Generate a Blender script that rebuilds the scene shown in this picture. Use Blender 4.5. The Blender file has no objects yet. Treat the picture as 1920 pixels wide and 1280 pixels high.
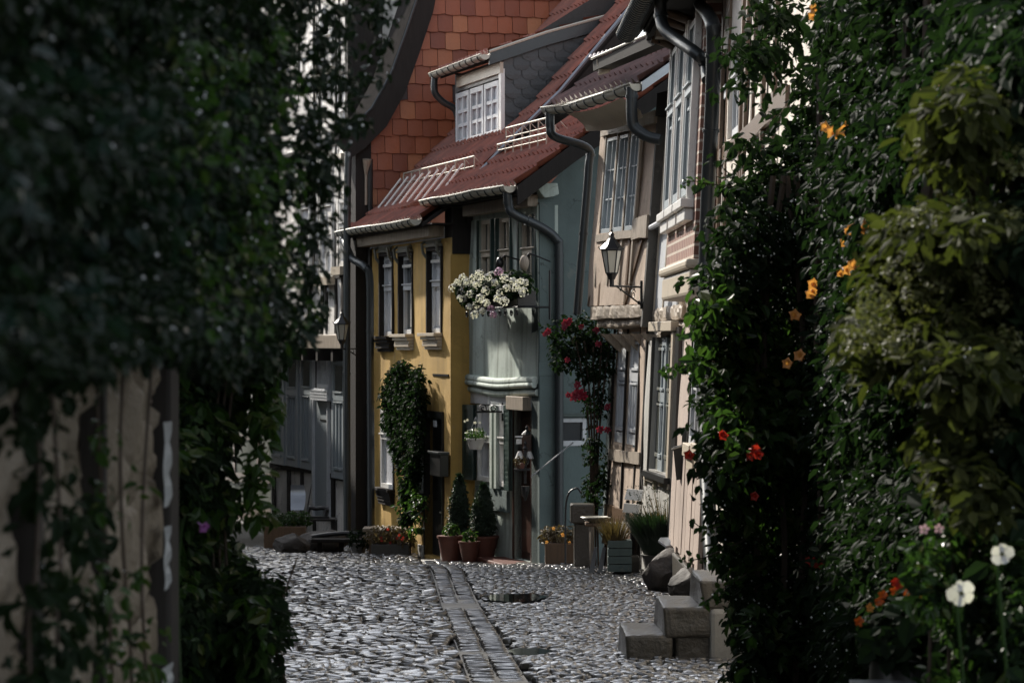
import bpy, math, random
import numpy as np
from mathutils import Vector, Matrix
random.seed(7)
R = math.radians
scene = bpy.context.scene
COL = scene.collection

# ------------------------------------------------------------------ camera, world, sun, exposure
F = 5333.0          # focal length in pixels of the 1920 px wide photograph (100 mm lens)
EZ = 1.76           # eye height
cam = bpy.data.cameras.new('camera'); camo = bpy.data.objects.new('camera', cam); COL.objects.link(camo)
camo.location = (0, 0, EZ); camo.rotation_euler = (R(90), 0, 0)
cam.sensor_width = 36; cam.lens = 100; cam.clip_start = 0.05; cam.clip_end = 3000
cam.dof.use_dof = True; cam.dof.focus_distance = 25; cam.dof.aperture_fstop = 8
scene.camera = camo
SUN_DIR = Vector((-0.46, 0.68, 0.56)).normalized()      # towards the sun
world = bpy.data.worlds.new("World"); scene.world = world; world.use_nodes = True
wn = world.node_tree.nodes; wl = world.node_tree.links
sky = wn.new('ShaderNodeTexSky'); sky.sky_type = 'NISHITA'; sky.sun_disc = False
sky.sun_elevation = math.asin(SUN_DIR.z); sky.sun_rotation = math.atan2(SUN_DIR.x, SUN_DIR.y)
hs = wn.new('ShaderNodeHueSaturation'); hs.inputs['Saturation'].default_value = 0.35
bg = wn['Background']; bg.inputs['Strength'].default_value = 0.15
wl.new(sky.outputs[0], hs.inputs['Color']); wl.new(hs.outputs[0], bg.inputs['Color'])
sl = bpy.data.lights.new('sun', 'SUN'); sl.energy = 3.5; sl.angle = R(1.5); sl.color = (1.0, 0.93, 0.83)
so = bpy.data.objects.new('sun', sl); COL.objects.link(so)
so.rotation_euler = (-SUN_DIR).to_track_quat('-Z', 'Y').to_euler()
scene.view_settings.view_transform = 'Standard'; scene.view_settings.look = 'None'
scene.view_settings.exposure = 0.98; scene.view_settings.gamma = 1
scene.render.engine = 'CYCLES'
scene.cycles.max_bounces = 6; scene.cycles.diffuse_bounces = 3; scene.cycles.transparent_max_bounces = 6
scene.cycles.use_denoising = True
scene.cycles.sample_clamp_indirect = 4; scene.cycles.caustics_reflective = False; scene.cycles.caustics_refractive = False

# ------------------------------------------------------------------ geometry helpers
def GV(y):
    y = np.clip(y, 12.0, 50.0); return EZ - 1.23 - 0.044 * y + 0.10 * np.exp(-((y - 31.0) / 3.5) ** 2)
def G(y):                                   # height of the street at distance y
    return float(GV(y))
def pt(px, py, d):
    return Vector(((px - 960) / F * d, d, EZ + (640 - py) / F * d))
def gd(py):                                 # distance at which the street is seen at picture row py
    d = 6560.0 / (py - 874.6)
    for _ in range(12): d = (1.0 - 0.5) * d + 0.5 * (EZ - float(GV(d))) * 5333.0 / (py - 640)
    return d
def gp(px, py=None, d=None, up=0.0):
    d = gd(py) if d is None else d
    return Vector(((px - 960) / F * d, d, G(d) + up))

def finish(o, label=None, cat=None, group=None, kind=None):
    if label: o['label'] = label
    if cat: o['category'] = cat
    if group: o['group'] = group
    if kind: o['kind'] = kind
    return o
def thing(name, label, cat, loc=(0, 0, 0), group=None):
    o = bpy.data.objects.new(name, None); COL.objects.link(o); o.location = loc
    o.empty_display_size = 0.1
    return finish(o, label, cat, group)
def origin(parent):
    v = Vector((0, 0, 0))
    while parent is not None:
        v += Vector(parent.location); parent = parent.parent
    return v
def link(me, name, mat, parent=None, **kw):
    o = bpy.data.objects.new(name, me); COL.objects.link(o)
    if mat is not None: me.materials.append(mat)
    if parent is not None: o.parent = parent
    return finish(o, **kw)

class MB:
    def __init__(s): s.v = []; s.f = []
    def add(s, vs, fs):
        b = len(s.v); s.v.extend(Vector(p) for p in vs); s.f.extend(tuple(b + i for i in f) for f in fs); return s
    def hexa(s, c):      # 8 corners: bottom loop 0-3, top loop 4-7
        return s.add(c, [(3, 2, 1, 0), (4, 5, 6, 7), (0, 1, 5, 4), (1, 2, 6, 5), (2, 3, 7, 6), (3, 0, 4, 7)])
    def box(s, c, size, rz=0, rx=0, ry=0):
        m = Matrix.Rotation(rz, 3, 'Z') @ Matrix.Rotation(rx, 3, 'X') @ Matrix.Rotation(ry, 3, 'Y')
        x, y, z = [k / 2 for k in size]; c = Vector(c)
        return s.hexa([c + m @ Vector(p) for p in [(-x, -y, -z), (x, -y, -z), (x, y, -z), (-x, y, -z), (-x, -y, z), (x, -y, z), (x, y, z), (-x, y, z)]])
    def tube(s, pts, r, n=8, close=True):
        pts = [Vector(p) for p in pts]; k = len(pts)
        rs = r if isinstance(r, (list, tuple)) else [r] * k
        b = len(s.v); up = None
        for i, p in enumerate(pts):
            t = (pts[min(i + 1, k - 1)] - pts[max(i - 1, 0)])
            if t.length < 1e-9: t = Vector((0, 0, 1))
            t.normalize()
            if up is None: up = t.orthogonal().normalized()
            up = (up - t * up.dot(t)); up = up.normalized() if up.length > 1e-6 else t.orthogonal().normalized()
            w = t.cross(up)
            for j in range(n):
                a = 2 * math.pi * j / n
                s.v.append(p + (up * math.cos(a) + w * math.sin(a)) * rs[i])
        for i in range(k - 1):
            for j in range(n):
                j2 = (j + 1) % n
                s.f.append((b + i * n + j, b + i * n + j2, b + (i + 1) * n + j2, b + (i + 1) * n + j))
        if close:
            s.f.append(tuple(b + j for j in reversed(range(n)))); s.f.append(tuple(b + (k - 1) * n + j for j in range(n)))
        return s
    def lathe(s, c, prof, n=20, phase=0.0):     # prof [(r, z)]
        c = Vector(c); b = len(s.v); k = len(prof)
        for r, z in prof:
            for j in range(n):
                a = phase + 2 * math.pi * j / n; s.v.append(c + Vector((r * math.cos(a), r * math.sin(a), z)))
        for i in range(k - 1):
            for j in range(n):
                j2 = (j + 1) % n; s.f.append((b + i * n + j, b + i * n + j2, b + (i + 1) * n + j2, b + (i + 1) * n + j))
        s.f.append(tuple(b + j for j in reversed(range(n)))); s.f.append(tuple(b + (k - 1) * n + j for j in range(n)))
        return s
    def fbox(s, fr, u0, u1, v0, v1, w0, w1):
        P = fr.P
        return s.hexa([P(u0, v0, w1), P(u1, v0, w1), P(u1, v0, w0), P(u0, v0, w0), P(u0, v1, w1), P(u1, v1, w1), P(u1, v1, w0), P(u0, v1, w0)])
    def fbeam(s, fr, a, b, width, w0, w1, wob=0.004):     # a crooked hewn beam from a to b (u, v) on a facade
        a = Vector(a); b = Vector(b); d = b - a; L = d.length; d /= L; q = Vector((-d.y, d.x)); n = max(2, int(L / 0.3))
        base = len(s.v); ph = random.random() * 9
        for i in range(n + 1):
            t = i / n; c = a + d * (L * t) + q * (wob * math.sin(ph + t * 5)); h = width / 2 * (1 + 0.06 * math.sin(ph * 2 + i * 1.7))
            for (k, w) in ((-h, w0), (h, w0), (h, w1), (-h, w1)):
                e = c + q * k; s.v.append(fr.P(e.x, e.y, w))
        for i in range(n):
            for j in range(4):
                j2 = (j + 1) % 4; s.f.append((base + i * 4 + j, base + i * 4 + j2, base + i * 4 + 4 + j2, base + i * 4 + 4 + j))
        s.f.append((base + 3, base + 2, base + 1, base)); e = base + n * 4; s.f.append((e, e + 1, e + 2, e + 3))
        return s
    def build(s, name, mat, parent=None, smooth=False, bevel=0, **kw):
        og = origin(parent)
        me = bpy.data.meshes.new(name); me.from_pydata([p - og for p in s.v], [], s.f); me.update()
        if smooth:
            me.polygons.foreach_set('use_smooth', [True] * len(me.polygons))
            if smooth != 'all': me.set_sharp_from_angle(angle=R(40))
        o = link(me, name, mat, parent, **kw)
        if bevel:
            m = o.modifiers.new('bevel', 'BEVEL'); m.width = bevel; m.segments = 2; m.limit_method = 'ANGLE'; m.angle_limit = R(40)
        return o

def roughen(o, cuts=7, amp=0.012, freq=4.0):
    import bmesh
    from mathutils import noise as mn_
    bm = bmesh.new(); bm.from_mesh(o.data); bmesh.ops.recalc_face_normals(bm, faces=bm.faces); bmesh.ops.subdivide_edges(bm, edges=bm.edges[:], cuts=cuts, use_grid_fill=True); bm.normal_update()
    for v in bm.verts:
        k = amp * (mn_.noise(v.co * freq + Vector((3, 1, 7))) + 0.5 * mn_.noise(v.co * freq * 3.1)) - (amp * 0.5 if any(e.is_manifold and e.calc_face_angle(0) > 0.8 for e in v.link_edges) else 0)
        v.co += v.normal * k
    bm.to_mesh(o.data); bm.free(); return o
def npmesh(name, V, Q, mat, parent=None, smooth=False, **kw):    # V (n,3), Q (m,k) faces of equal size
    og = np.array(origin(parent)); V = np.asarray(V, dtype=np.float64) - og
    me = bpy.data.meshes.new(name); m, k = Q.shape
    me.vertices.add(len(V)); me.vertices.foreach_set('co', V.astype(np.float32).ravel())
    me.loops.add(m * k); me.loops.foreach_set('vertex_index', Q.astype(np.int32).ravel())
    me.polygons.add(m); me.polygons.foreach_set('loop_start', np.arange(0, m * k, k, dtype=np.int32))
    me.polygons.foreach_set('loop_total', np.full(m, k, dtype=np.int32))
    me.update(calc_edges=True)
    me.polygons.foreach_set('use_smooth', np.full(m, bool(smooth)))
    me.validate()
    return link(me, name, mat, parent, **kw)

class Frame:      # a facade: u along it (to the right in the picture), v = height, w = out of the wall
    def __init__(s, pa, da, pb, db, lean=0.0, u=None):
        A = Vector(((pa - 960) / F * da, da, EZ)); B = Vector(((pb - 960) / F * db, db, EZ))
        s.U = (B - A).normalized(); s.len = (B - A).length
        nh = s.U.cross(Vector((0, 0, 1))); s.NH = nh
        s.V = Vector((0, 0, 1)) - nh * lean
        s.N = s.U.cross(s.V).normalized(); s.O = A - s.V * EZ
    def P(s, u, v, w=0.0): return s.O + s.U * u + s.V * v + s.N * w
    def uv(s, px, py, w=0.0):
        r = Vector(((px - 960) / F, 1, (640 - py) / F)); c = Vector((0, 0, EZ))
        t = (s.O + s.N * w - c).dot(s.N) / r.dot(s.N); p = c + r * t - s.O - s.N * w
        v = p.z - 0
        # solve in the (U, V) plane
        v = p.z / s.V.z; u = (p - s.V * v).dot(s.U)
        return u, v
    def rect(s, x0, y0, x1, y1, w=0.0):
        ym = (y0 + y1) / 2; xm = (x0 + x1) / 2
        return s.uv(x0, ym, w)[0], s.uv(x1, ym, w)[0], s.uv(xm, y1, w)[1], s.uv(xm, y0, w)[1]
    def ground(s, u, w=0.0):
        y = s.P(u, 0, w).y
        for _ in range(3): y = s.P(u, G(y), w).y
        return G(y)

def wallmesh(fr, u0, u1, v0, v1, holes=(), depth=0.12, w=0.0, bump=0.006, step=0.3, vtop=None, seed=0.0):
    """front sheet of a wall with real openings and their reveals"""
    mb = MB()
    def cuts(a, b, extra):
        c = sorted(set([a, b] + [e for e in extra if a < e < b])); out = [c[0]]
        for k in range(1, len(c)):
            n = max(1, int(math.ceil((c[k] - c[k - 1]) / step)))
            for i in range(1, n + 1): out.append(c[k - 1] + (c[k] - c[k - 1]) * i / n)
        return out
    us = cuts(u0, u1, [h[0] for h in holes] + [h[1] for h in holes]); vs = cuts(v0, v1, [h[2] for h in holes] + [h[3] for h in holes])
    def dw(u, v): return w + bump * (math.sin(u * 2.3 + seed) + math.sin(v * 1.9 + u + seed * 2) + 0.6 * math.sin(u * 5.1 - v * 4.3))
    b = len(mb.v)
    for v in vs:
        for u in us: mb.v.append(fr.P(u, v, dw(u, v)))
    nu = len(us)
    for j in range(len(vs) - 1):
        for i in range(nu - 1):
            cu = (us[i] + us[i + 1]) / 2; cv = (vs[j] + vs[j + 1]) / 2
            if any(h[0] < cu < h[1] and h[2] < cv < h[3] for h in holes): continue
            q = b + j * nu + i; mb.f.append((q, q + 1, q + 1 + nu, q + nu))
    for (a, c, d, e) in holes:
        for (p, q) in (((a, d), (c, d)), ((c, d), (c, e)), ((c, e), (a, e)), ((a, e), (a, d))):
            mb.add([fr.P(p[0], p[1], dw(*p)), fr.P(q[0], q[1], dw(*q)), fr.P(q[0], q[1], w - depth), fr.P(p[0], p[1], w - depth)], [(0, 3, 2, 1)])
    # thickness at the outline
    for (p, q) in (((u0, v0), (u1, v0)), ((u1, v0), (u1, v1)), ((u1, v1), (u0, v1)), ((u0, v1), (u0, v0))):
        mb.add([fr.P(p[0], p[1], dw(*p)), fr.P(q[0], q[1], dw(*q)), fr.P(q[0], q[1], w - 0.25), fr.P(p[0], p[1], w - 0.25)], [(0, 1, 2, 3)])
    return mb

# ------------------------------------------------------------------ materials
class NT:
    def __init__(s, name):
        s.m = bpy.data.materials.new(name); s.m.use_nodes = True; s.t = s.m.node_tree
        s.b = s.t.nodes['Principled BSDF']; s.out = s.t.nodes['Material Output']
        tc = s.t.nodes.new('ShaderNodeTexCoord'); s.co = tc.outputs['Object']
    def n(s, typ, **kw):
        x = s.t.nodes.new('ShaderNode' + typ)
        for k, v in kw.items():
            if k in x.inputs: x.inputs[k].default_value = v
            else: setattr(x, k, v)
        return x
    def l(s, a, b): s.t.links.new(a, b)
    def map(s, scale, rot=(0, 0, 0)):
        m = s.n('Mapping'); m.inputs['Scale'].default_value = scale; m.inputs['Rotation'].default_value = rot; s.l(s.co, m.inputs['Vector']); return m.outputs[0]
    def noise(s, scale, detail=4, vec=None, rough=0.55):
        x = s.n('TexNoise'); x.inputs['Scale'].default_value = scale; x.inputs['Detail'].default_value = detail; x.inputs['Roughness'].default_value = rough
        s.l(vec if vec is not None else s.co, x.inputs['Vector']); return x.outputs['Fac']
    def ramp(s, fac, stops):
        x = s.n('ValToRGB'); e = x.color_ramp.elements
        while len(e) < len(stops): e.new(0.5)
        for i, (p, c) in enumerate(stops):
            e[i].position = p; e[i].color = (*c, 1) if len(c) == 3 else c
        s.l(fac, x.inputs[0]); return x.outputs[0]
    def mix(s, fac, a, b, typ='MIX'):
        x = s.n('Mix'); x.data_type = 'RGBA'; x.blend_type = typ
        for k, v in ((0, fac), (6, a), (7, b)):
            if isinstance(v, (int, float)): x.inputs[k].default_value = v
            elif isinstance(v, tuple): x.inputs[k].default_value = (*v, 1)
            else: s.l(v, x.inputs[k])
        return x.outputs[2]
    def bump(s, h, strength=0.3, dist=0.01):
        x = s.n('Bump'); x.inputs['Strength'].default_value = strength; x.inputs['Distance'].default_value = dist
        s.l(h, x.inputs['Height']); s.l(x.outputs[0], s.b.inputs['Normal']); return x.outputs[0]
    def color(s, c):
        if isinstance(c, tuple): s.b.inputs['Base Color'].default_value = (*c, 1)
        else: s.l(c, s.b.inputs['Base Color'])
    def set(s, **kw):
        for k, v in kw.items(): s.b.inputs[k.replace('_', ' ')].default_value = v
def sc3(c, k): return tuple(min(1, x * k) for x in c)

def plaster(name, c, dirt=0.45, streak=0.35, rough=0.75, bump=0.35, dirtc=None):
    t = NT(name); dirtc = dirtc or sc3(c, 0.35)
    a = t.ramp(t.noise(1.7, 6), [(0.3, (0, 0, 0)), (0.72, (1, 1, 1))])
    col = t.mix(a, sc3(c, 0.78), sc3(c, 1.12))
    st = t.ramp(t.noise(1.0, 5, t.map((7, 7, 0.45))), [(0.5, (0, 0, 0)), (0.75, (1, 1, 1))])
    m = t.n('Math', operation='MULTIPLY'); t.l(st, m.inputs[0]); m.inputs[1].default_value = streak
    col = t.mix(m.outputs[0], col, dirtc)
    sp = t.ramp(t.noise(9, 6, rough=0.7), [(0.56, (0, 0, 0)), (0.7, (1, 1, 1))])
    m2 = t.n('Math', operation='MULTIPLY'); t.l(sp, m2.inputs[0]); m2.inputs[1].default_value = dirt * 0.6
    col = t.mix(m2.outputs[0], col, sc3(dirtc, 1.3))
    vo = t.n('TexVoronoi', feature='DISTANCE_TO_EDGE'); vo.inputs['Scale'].default_value = 1.1
    nz = t.n('TexNoise'); nz.inputs['Scale'].default_value = 3.5; nz.inputs['Detail'].default_value = 5; t.l(t.co, nz.inputs['Vector'])
    va = t.n('VectorMath', operation='MULTIPLY_ADD'); t.l(nz.outputs['Color'], va.inputs[0]); va.inputs[1].default_value = (0.5, 0.5, 0.5); t.l(t.co, va.inputs[2]); t.l(va.outputs[0], vo.inputs['Vector'])
    ck = t.ramp(vo.outputs['Distance'], [(0.0, (1, 1, 1)), (0.009, (0, 0, 0))]); gate = t.ramp(t.noise(0.9, 2), [(0.5, (0, 0, 0)), (0.62, (0.75, 0.75, 0.75))])
    mk = t.n('Math', operation='MULTIPLY'); t.l(ck, mk.inputs[0]); t.l(gate, mk.inputs[1]); col = t.mix(mk.outputs[0], col, sc3(dirtc, 0.6))
    pa = t.ramp(t.noise(2.6, 9, rough=0.72), [(0.60, (0, 0, 0)), (0.64, (0.45, 0.45, 0.45))]); col = t.mix(pa, col, t.mix(0.5, sc3(c, 1.0), (0.30, 0.27, 0.23)))
    t.color(col); t.set(Roughness=rough)
    h = t.mix(0.5, t.noise(45, 5), t.noise(6, 4)); h = t.mix(pa, h, (0.2, 0.2, 0.2)); t.bump(h, bump, 0.02)
    return t.m
def wood(name, c, rough=0.55, grain=(9, 9, 1.0), contrast=0.5, bump=0.3, spec=0.5):
    t = NT(name)
    g = t.noise(3.2, 7, t.map(grain), 0.65)
    t.color(t.mix(g, sc3(c, 1 - contrast), sc3(c, 1 + contrast))); t.set(Roughness=rough)
    t.b.inputs['Specular IOR Level'].default_value = spec
    t.bump(t.noise(7, 6, t.map((grain[0] * 1.5, grain[1] * 1.5, grain[2] * 0.8))), bump, 0.006)
    return t.m
def paint(name, c, rough=0.4, wear=0.25, wearc=(0.12, 0.10, 0.08), metallic=0.0):
    t = NT(name)
    w = t.ramp(t.noise(14, 7, rough=0.7), [(0.58, (0, 0, 0)), (0.66, (1, 1, 1))])
    m = t.n('Math', operation='MULTIPLY'); t.l(w, m.inputs[0]); m.inputs[1].default_value = wear
    c1 = t.mix(t.noise(3, 5), sc3(c, 0.82), sc3(c, 1.1))
    t.color(t.mix(m.outputs[0], c1, wearc)); t.set(Roughness=rough, Metallic=metallic); t.bump(t.noise(30, 4), 0.15, 0.004)
    return t.m
def stone(name, c, rough=0.6, scale=3.0, bump=0.7, wet=0.0):
    t = NT(name)
    n1 = t.noise(scale, 8, rough=0.65); n2 = t.noise(scale * 9, 6)
    t.color(t.mix(n2, t.mix(n1, sc3(c, 0.45), sc3(c, 1.35)), sc3(c, 0.9))); t.set(Roughness=rough)
    t.bump(t.mix(0.5, n1, n2), bump, 0.03); return t.m
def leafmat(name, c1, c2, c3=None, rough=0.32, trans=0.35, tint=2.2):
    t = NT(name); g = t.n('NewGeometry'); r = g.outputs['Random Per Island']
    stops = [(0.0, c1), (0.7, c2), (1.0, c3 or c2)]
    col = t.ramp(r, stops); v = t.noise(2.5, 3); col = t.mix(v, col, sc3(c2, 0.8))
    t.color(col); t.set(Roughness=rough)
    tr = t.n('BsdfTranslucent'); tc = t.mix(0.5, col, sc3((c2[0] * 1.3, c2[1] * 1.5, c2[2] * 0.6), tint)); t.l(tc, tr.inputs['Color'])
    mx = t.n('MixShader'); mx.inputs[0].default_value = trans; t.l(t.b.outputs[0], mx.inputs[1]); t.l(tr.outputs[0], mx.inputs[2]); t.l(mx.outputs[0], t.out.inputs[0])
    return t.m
def simple(name, c, rough=0.5, metallic=0.0, var=0.2, spec=0.5):
    t = NT(name); t.color(t.mix(t.noise(8, 4), sc3(c, 1 - var), sc3(c, 1 + var))); t.set(Roughness=rough, Metallic=metallic)
    t.b.inputs['Specular IOR Level'].default_value = spec; return t.m
def island(name, stops, rough=0.6, bumps=25, bstr=0.4, rvar=0.0, noise_amt=0.35):
    t = NT(name); g = t.n('NewGeometry'); col = t.ramp(g.outputs['Random Per Island'], stops)
    n = t.noise(bumps * 0.4, 6); col = t.mix(n, col, t.mix(0.5, col, (0.02, 0.015, 0.012)))
    x = t.mix(noise_amt, t.ramp(g.outputs['Random Per Island'], stops), col); t.color(x); t.set(Roughness=rough)
    if rvar:
        rr = t.n('MapRange'); t.l(t.noise(3, 3), rr.inputs[0]); rr.inputs[3].default_value = rough - rvar; rr.inputs[4].default_value = rough + rvar; t.l(rr.outputs[0], t.b.inputs['Roughness'])
    t.bump(t.noise(bumps, 5), bstr, 0.01); return t.m
def brickmat(name, c1, c2, mortar, scale, rot=(R(90), 0, 0), bw=0.24, rh=0.075):
    t = NT(name); sx = t.n('SeparateXYZ'); t.l(t.co, sx.inputs[0]); m = t.n('CombineXYZ'); t.l(sx.outputs[1], m.inputs[0]); t.l(sx.outputs[2], m.inputs[1])
    b = t.n('TexBrick'); t.l(m.outputs[0], b.inputs['Vector'])
    b.inputs['Color1'].default_value = (*c1, 1); b.inputs['Color2'].default_value = (*c2, 1); b.inputs['Mortar'].default_value = (*mortar, 1)
    b.inputs['Scale'].default_value = scale; b.inputs['Mortar Size'].default_value = 0.012; b.inputs['Brick Width'].default_value = bw; b.inputs['Row Height'].default_value = rh
    t.color(t.mix(t.noise(6, 5), b.outputs[0], t.mix(0.6, b.outputs[0], (0.05, 0.03, 0.02)))); t.set(Roughness=0.7)
    t.bump(b.outputs['Fac'], -0.5, 0.01); return t.m
def glassmat(name, c=(0.02, 0.024, 0.026), rough=0.06):
    t = NT(name); cur = t.ramp(t.noise(0.9, 2), [(0.35, c), (0.75, sc3(c, 2.6))]); t.color(cur); t.set(Roughness=rough); t.b.inputs['Specular IOR Level'].default_value = 0.7
    t.bump(t.noise(3, 2), 0.06, 0.02); return t.m

M = {}
M['yellow'] = plaster('ochre_plaster', (0.50, 0.315, 0.085), 0.45, 0.4, dirtc=(0.16, 0.11, 0.045))
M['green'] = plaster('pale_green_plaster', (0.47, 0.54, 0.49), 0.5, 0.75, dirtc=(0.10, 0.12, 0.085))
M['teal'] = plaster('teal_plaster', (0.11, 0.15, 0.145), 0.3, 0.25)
M['tan'] = plaster('tan_plaster', (0.50, 0.39, 0.30), 0.6, 0.45, dirtc=(0.12, 0.085, 0.06))
M['white'] = plaster('white_infill', (0.80, 0.77, 0.72), 0.4, 0.4, dirtc=(0.2, 0.18, 0.16), bump=0.6)
M['greywall'] = plaster('grey_plaster', (0.42, 0.41, 0.38), 0.5, 0.5)
M['pinkwall'] = plaster('pinkish_plaster', (0.44, 0.355, 0.30), 0.5, 0.4)
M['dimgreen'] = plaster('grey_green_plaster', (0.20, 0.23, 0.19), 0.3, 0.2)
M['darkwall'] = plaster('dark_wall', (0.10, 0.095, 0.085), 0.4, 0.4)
M['timber'] = wood('black_timber', (0.022, 0.019, 0.017), 0.75, contrast=0.5, spec=0.2)
M['oldwood'] = wood('weathered_pale_wood', (0.30, 0.25, 0.195), 0.6, contrast=0.75, bump=0.9)
M['brownwood'] = wood('brown_wood', (0.11, 0.065, 0.035), 0.4, contrast=0.5)
M['doorbrown'] = wood('dark_brown_door', (0.045, 0.018, 0.012), 0.35, contrast=0.4)
M['black'] = paint('black_paint', (0.012, 0.012, 0.012), 0.35, 0.1)
M['iron'] = paint('black_iron', (0.012, 0.012, 0.013), 0.4, 0.15, (0.08, 0.04, 0.02))
M['bluegrey'] = paint('blue_grey_paint', (0.30, 0.34, 0.36), 0.45, 0.3)
M['lightgrey'] = paint('light_grey_paint', (0.58, 0.60, 0.62), 0.4, 0.25)
M['whitepaint'] = paint('white_paint', (0.74, 0.73, 0.70), 0.35, 0.3)
M['paper'] = paint('torn_grey_paper', (0.26, 0.27, 0.27), 0.7, 0.3)
M['greenpaint'] = paint('dark_green_paint', (0.025, 0.05, 0.045), 0.35, 0.2)
M['creampaint'] = paint('worn_cream_paint', (0.55, 0.48, 0.38), 0.4, 0.4)
M['greygreen'] = paint('olive_grey_paint', (0.16, 0.165, 0.14), 0.4, 0.2)
M['zinc'] = paint('zinc_gutter', (0.46, 0.44, 0.37), 0.35, 0.15, metallic=0.15)
M['darkpipe'] = paint('dark_zinc_pipe', (0.045, 0.052, 0.055), 0.38, 0.25, (0.10, 0.09, 0.08), metallic=0.4)
M['lead'] = paint('lead_flashing', (0.28, 0.30, 0.33), 0.3, 0.2, metallic=0.6)
M['glass'] = glassmat('window_glass')
M['curtain'] = glassmat('glass_with_net_curtain', (0.34, 0.345, 0.36), 0.12)
M['panelglass'] = glassmat('lantern_glass', (0.36, 0.35, 0.30), 0.15)
M['slate'] = island('slate_shingles', [(0, (0.035, 0.038, 0.04)), (1, (0.065, 0.068, 0.07))], 0.45)
M['tile'] = island('gable_tiles', [(0, (0.21, 0.05, 0.022)), (0.25, (0.30, 0.08, 0.03)), (0.7, (0.38, 0.105, 0.04)), (0.93, (0.46, 0.17, 0.07)), (0.945, (0.035, 0.02, 0.018)), (1, (0.05, 0.03, 0.025))], 0.5)
def rooftile(name, c):
    t = NT(name); col = t.mix(t.ramp(t.noise(3.5, 7, rough=0.7), [(0.35, (0, 0, 0)), (0.7, (1, 1, 1))]), sc3(c, 0.55), sc3(c, 1.25)); sp = t.ramp(t.noise(40, 5), [(0.6, (0, 0, 0)), (0.7, (0.6, 0.6, 0.6))])
    t.color(t.mix(sp, col, (0.13, 0.11, 0.09))); t.set(Roughness=0.38); t.b.inputs['Specular IOR Level'].default_value = 0.5; t.bump(t.noise(30, 5), 0.3, 0.01); return t.m
M['roofred'] = rooftile('wet_red_pantiles', (0.25, 0.082, 0.050))
M['roofgrey'] = rooftile('weathered_pantiles', (0.14, 0.075, 0.065))
M['stone'] = stone('grey_sandstone', (0.10, 0.092, 0.078), 0.28)
M['boulder'] = stone('boulder_stone', (0.06, 0.052, 0.045), 0.75, 2.5)
M['stonewall'] = stone('rubble_stone', (0.17, 0.135, 0.095), 0.55, 5, 1.0)
M['cobble'] = island('wet_cobbles', [(0, (0.025, 0.024, 0.023)), (0.6, (0.06, 0.058, 0.055)), (1, (0.12, 0.115, 0.11))], 0.09, 60, 0.3, 0.05, 0.15)
M['cobble'].node_tree.nodes['Principled BSDF'].inputs['Specular IOR Level'].default_value = 1.0
M['cobble'].node_tree.nodes['Principled BSDF'].inputs['Coat Weight'].default_value = 0.8
M['cobble'].node_tree.nodes['Principled BSDF'].inputs['Coat Roughness'].default_value = 0.28
M['joint'] = stone('dark_joint_soil', (0.018, 0.016, 0.013), 0.5, 20)
M['brick'] = brickmat('bay_bricks', (0.20, 0.075, 0.05), (0.28, 0.13, 0.09), (0.62, 0.54, 0.45), 1.0, bw=0.22, rh=0.10)
M['terracotta'] = simple('terracotta', (0.12, 0.042, 0.028), 0.55, 0, 0.45)
M['soil'] = simple('soil', (0.03, 0.02, 0.014), 0.9)
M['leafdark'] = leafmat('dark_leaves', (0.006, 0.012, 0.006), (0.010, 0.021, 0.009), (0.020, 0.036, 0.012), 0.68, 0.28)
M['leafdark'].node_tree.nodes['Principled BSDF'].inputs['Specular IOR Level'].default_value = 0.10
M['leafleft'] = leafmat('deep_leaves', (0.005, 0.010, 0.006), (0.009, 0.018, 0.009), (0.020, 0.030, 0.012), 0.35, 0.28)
M['leaffresh'] = leafmat('fresh_leaves', (0.016, 0.036, 0.010), (0.030, 0.064, 0.016), (0.085, 0.075, 0.02))
M['leafhyd'] = leafmat('yellow_green_leaves', (0.016, 0.021, 0.007), (0.034, 0.040, 0.011), (0.09, 0.095, 0.03), 0.72)
M['leafhyd'].node_tree.nodes['Principled BSDF'].inputs['Specular IOR Level'].default_value = 0.15
M['cypress'] = leafmat('cypress_needles', (0.010, 0.022, 0.012), (0.018, 0.038, 0.018), (0.03, 0.05, 0.02), 0.5, 0.15)
M['straw'] = leafmat('dry_straw', (0.08, 0.055, 0.025), (0.13, 0.09, 0.04), (0.05, 0.05, 0.02), 0.6, 0.2, 1.2)
M['florets'] = leafmat('greenish_florets', (0.07, 0.08, 0.022), (0.12, 0.125, 0.045), (0.16, 0.14, 0.07), 0.6, 0.3, 1.0)
for k_, v_ in (('leafleft', 0.15), ('leaffresh', 0.2)): M[k_].node_tree.nodes['Principled BSDF'].inputs['Specular IOR Level'].default_value = v_
M['bark'] = wood('bark', (0.05, 0.035, 0.025), 0.8)
def petal(name, c): return leafmat(name, sc3(c, 0.75), c, sc3(c, 1.15), 0.5, 0.35, 1.0)
M['petalwhite'] = petal('white_petals', (0.75, 0.73, 0.76)); M['petalorange'] = petal('orange_petals', (0.75, 0.33, 0.10))
M['petalred'] = petal('red_petals', (0.45, 0.03, 0.02)); M['petalpink'] = petal('pink_red_petals', (0.26, 0.016, 0.04))
M['petalpurple'] = petal('purple_petals', (0.20, 0.06, 0.24)); M['petallilac'] = petal('lilac_petals', (0.5, 0.3, 0.5)); M['petalfire'] = petal('orange_red_petals', (0.60, 0.12, 0.02))
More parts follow.
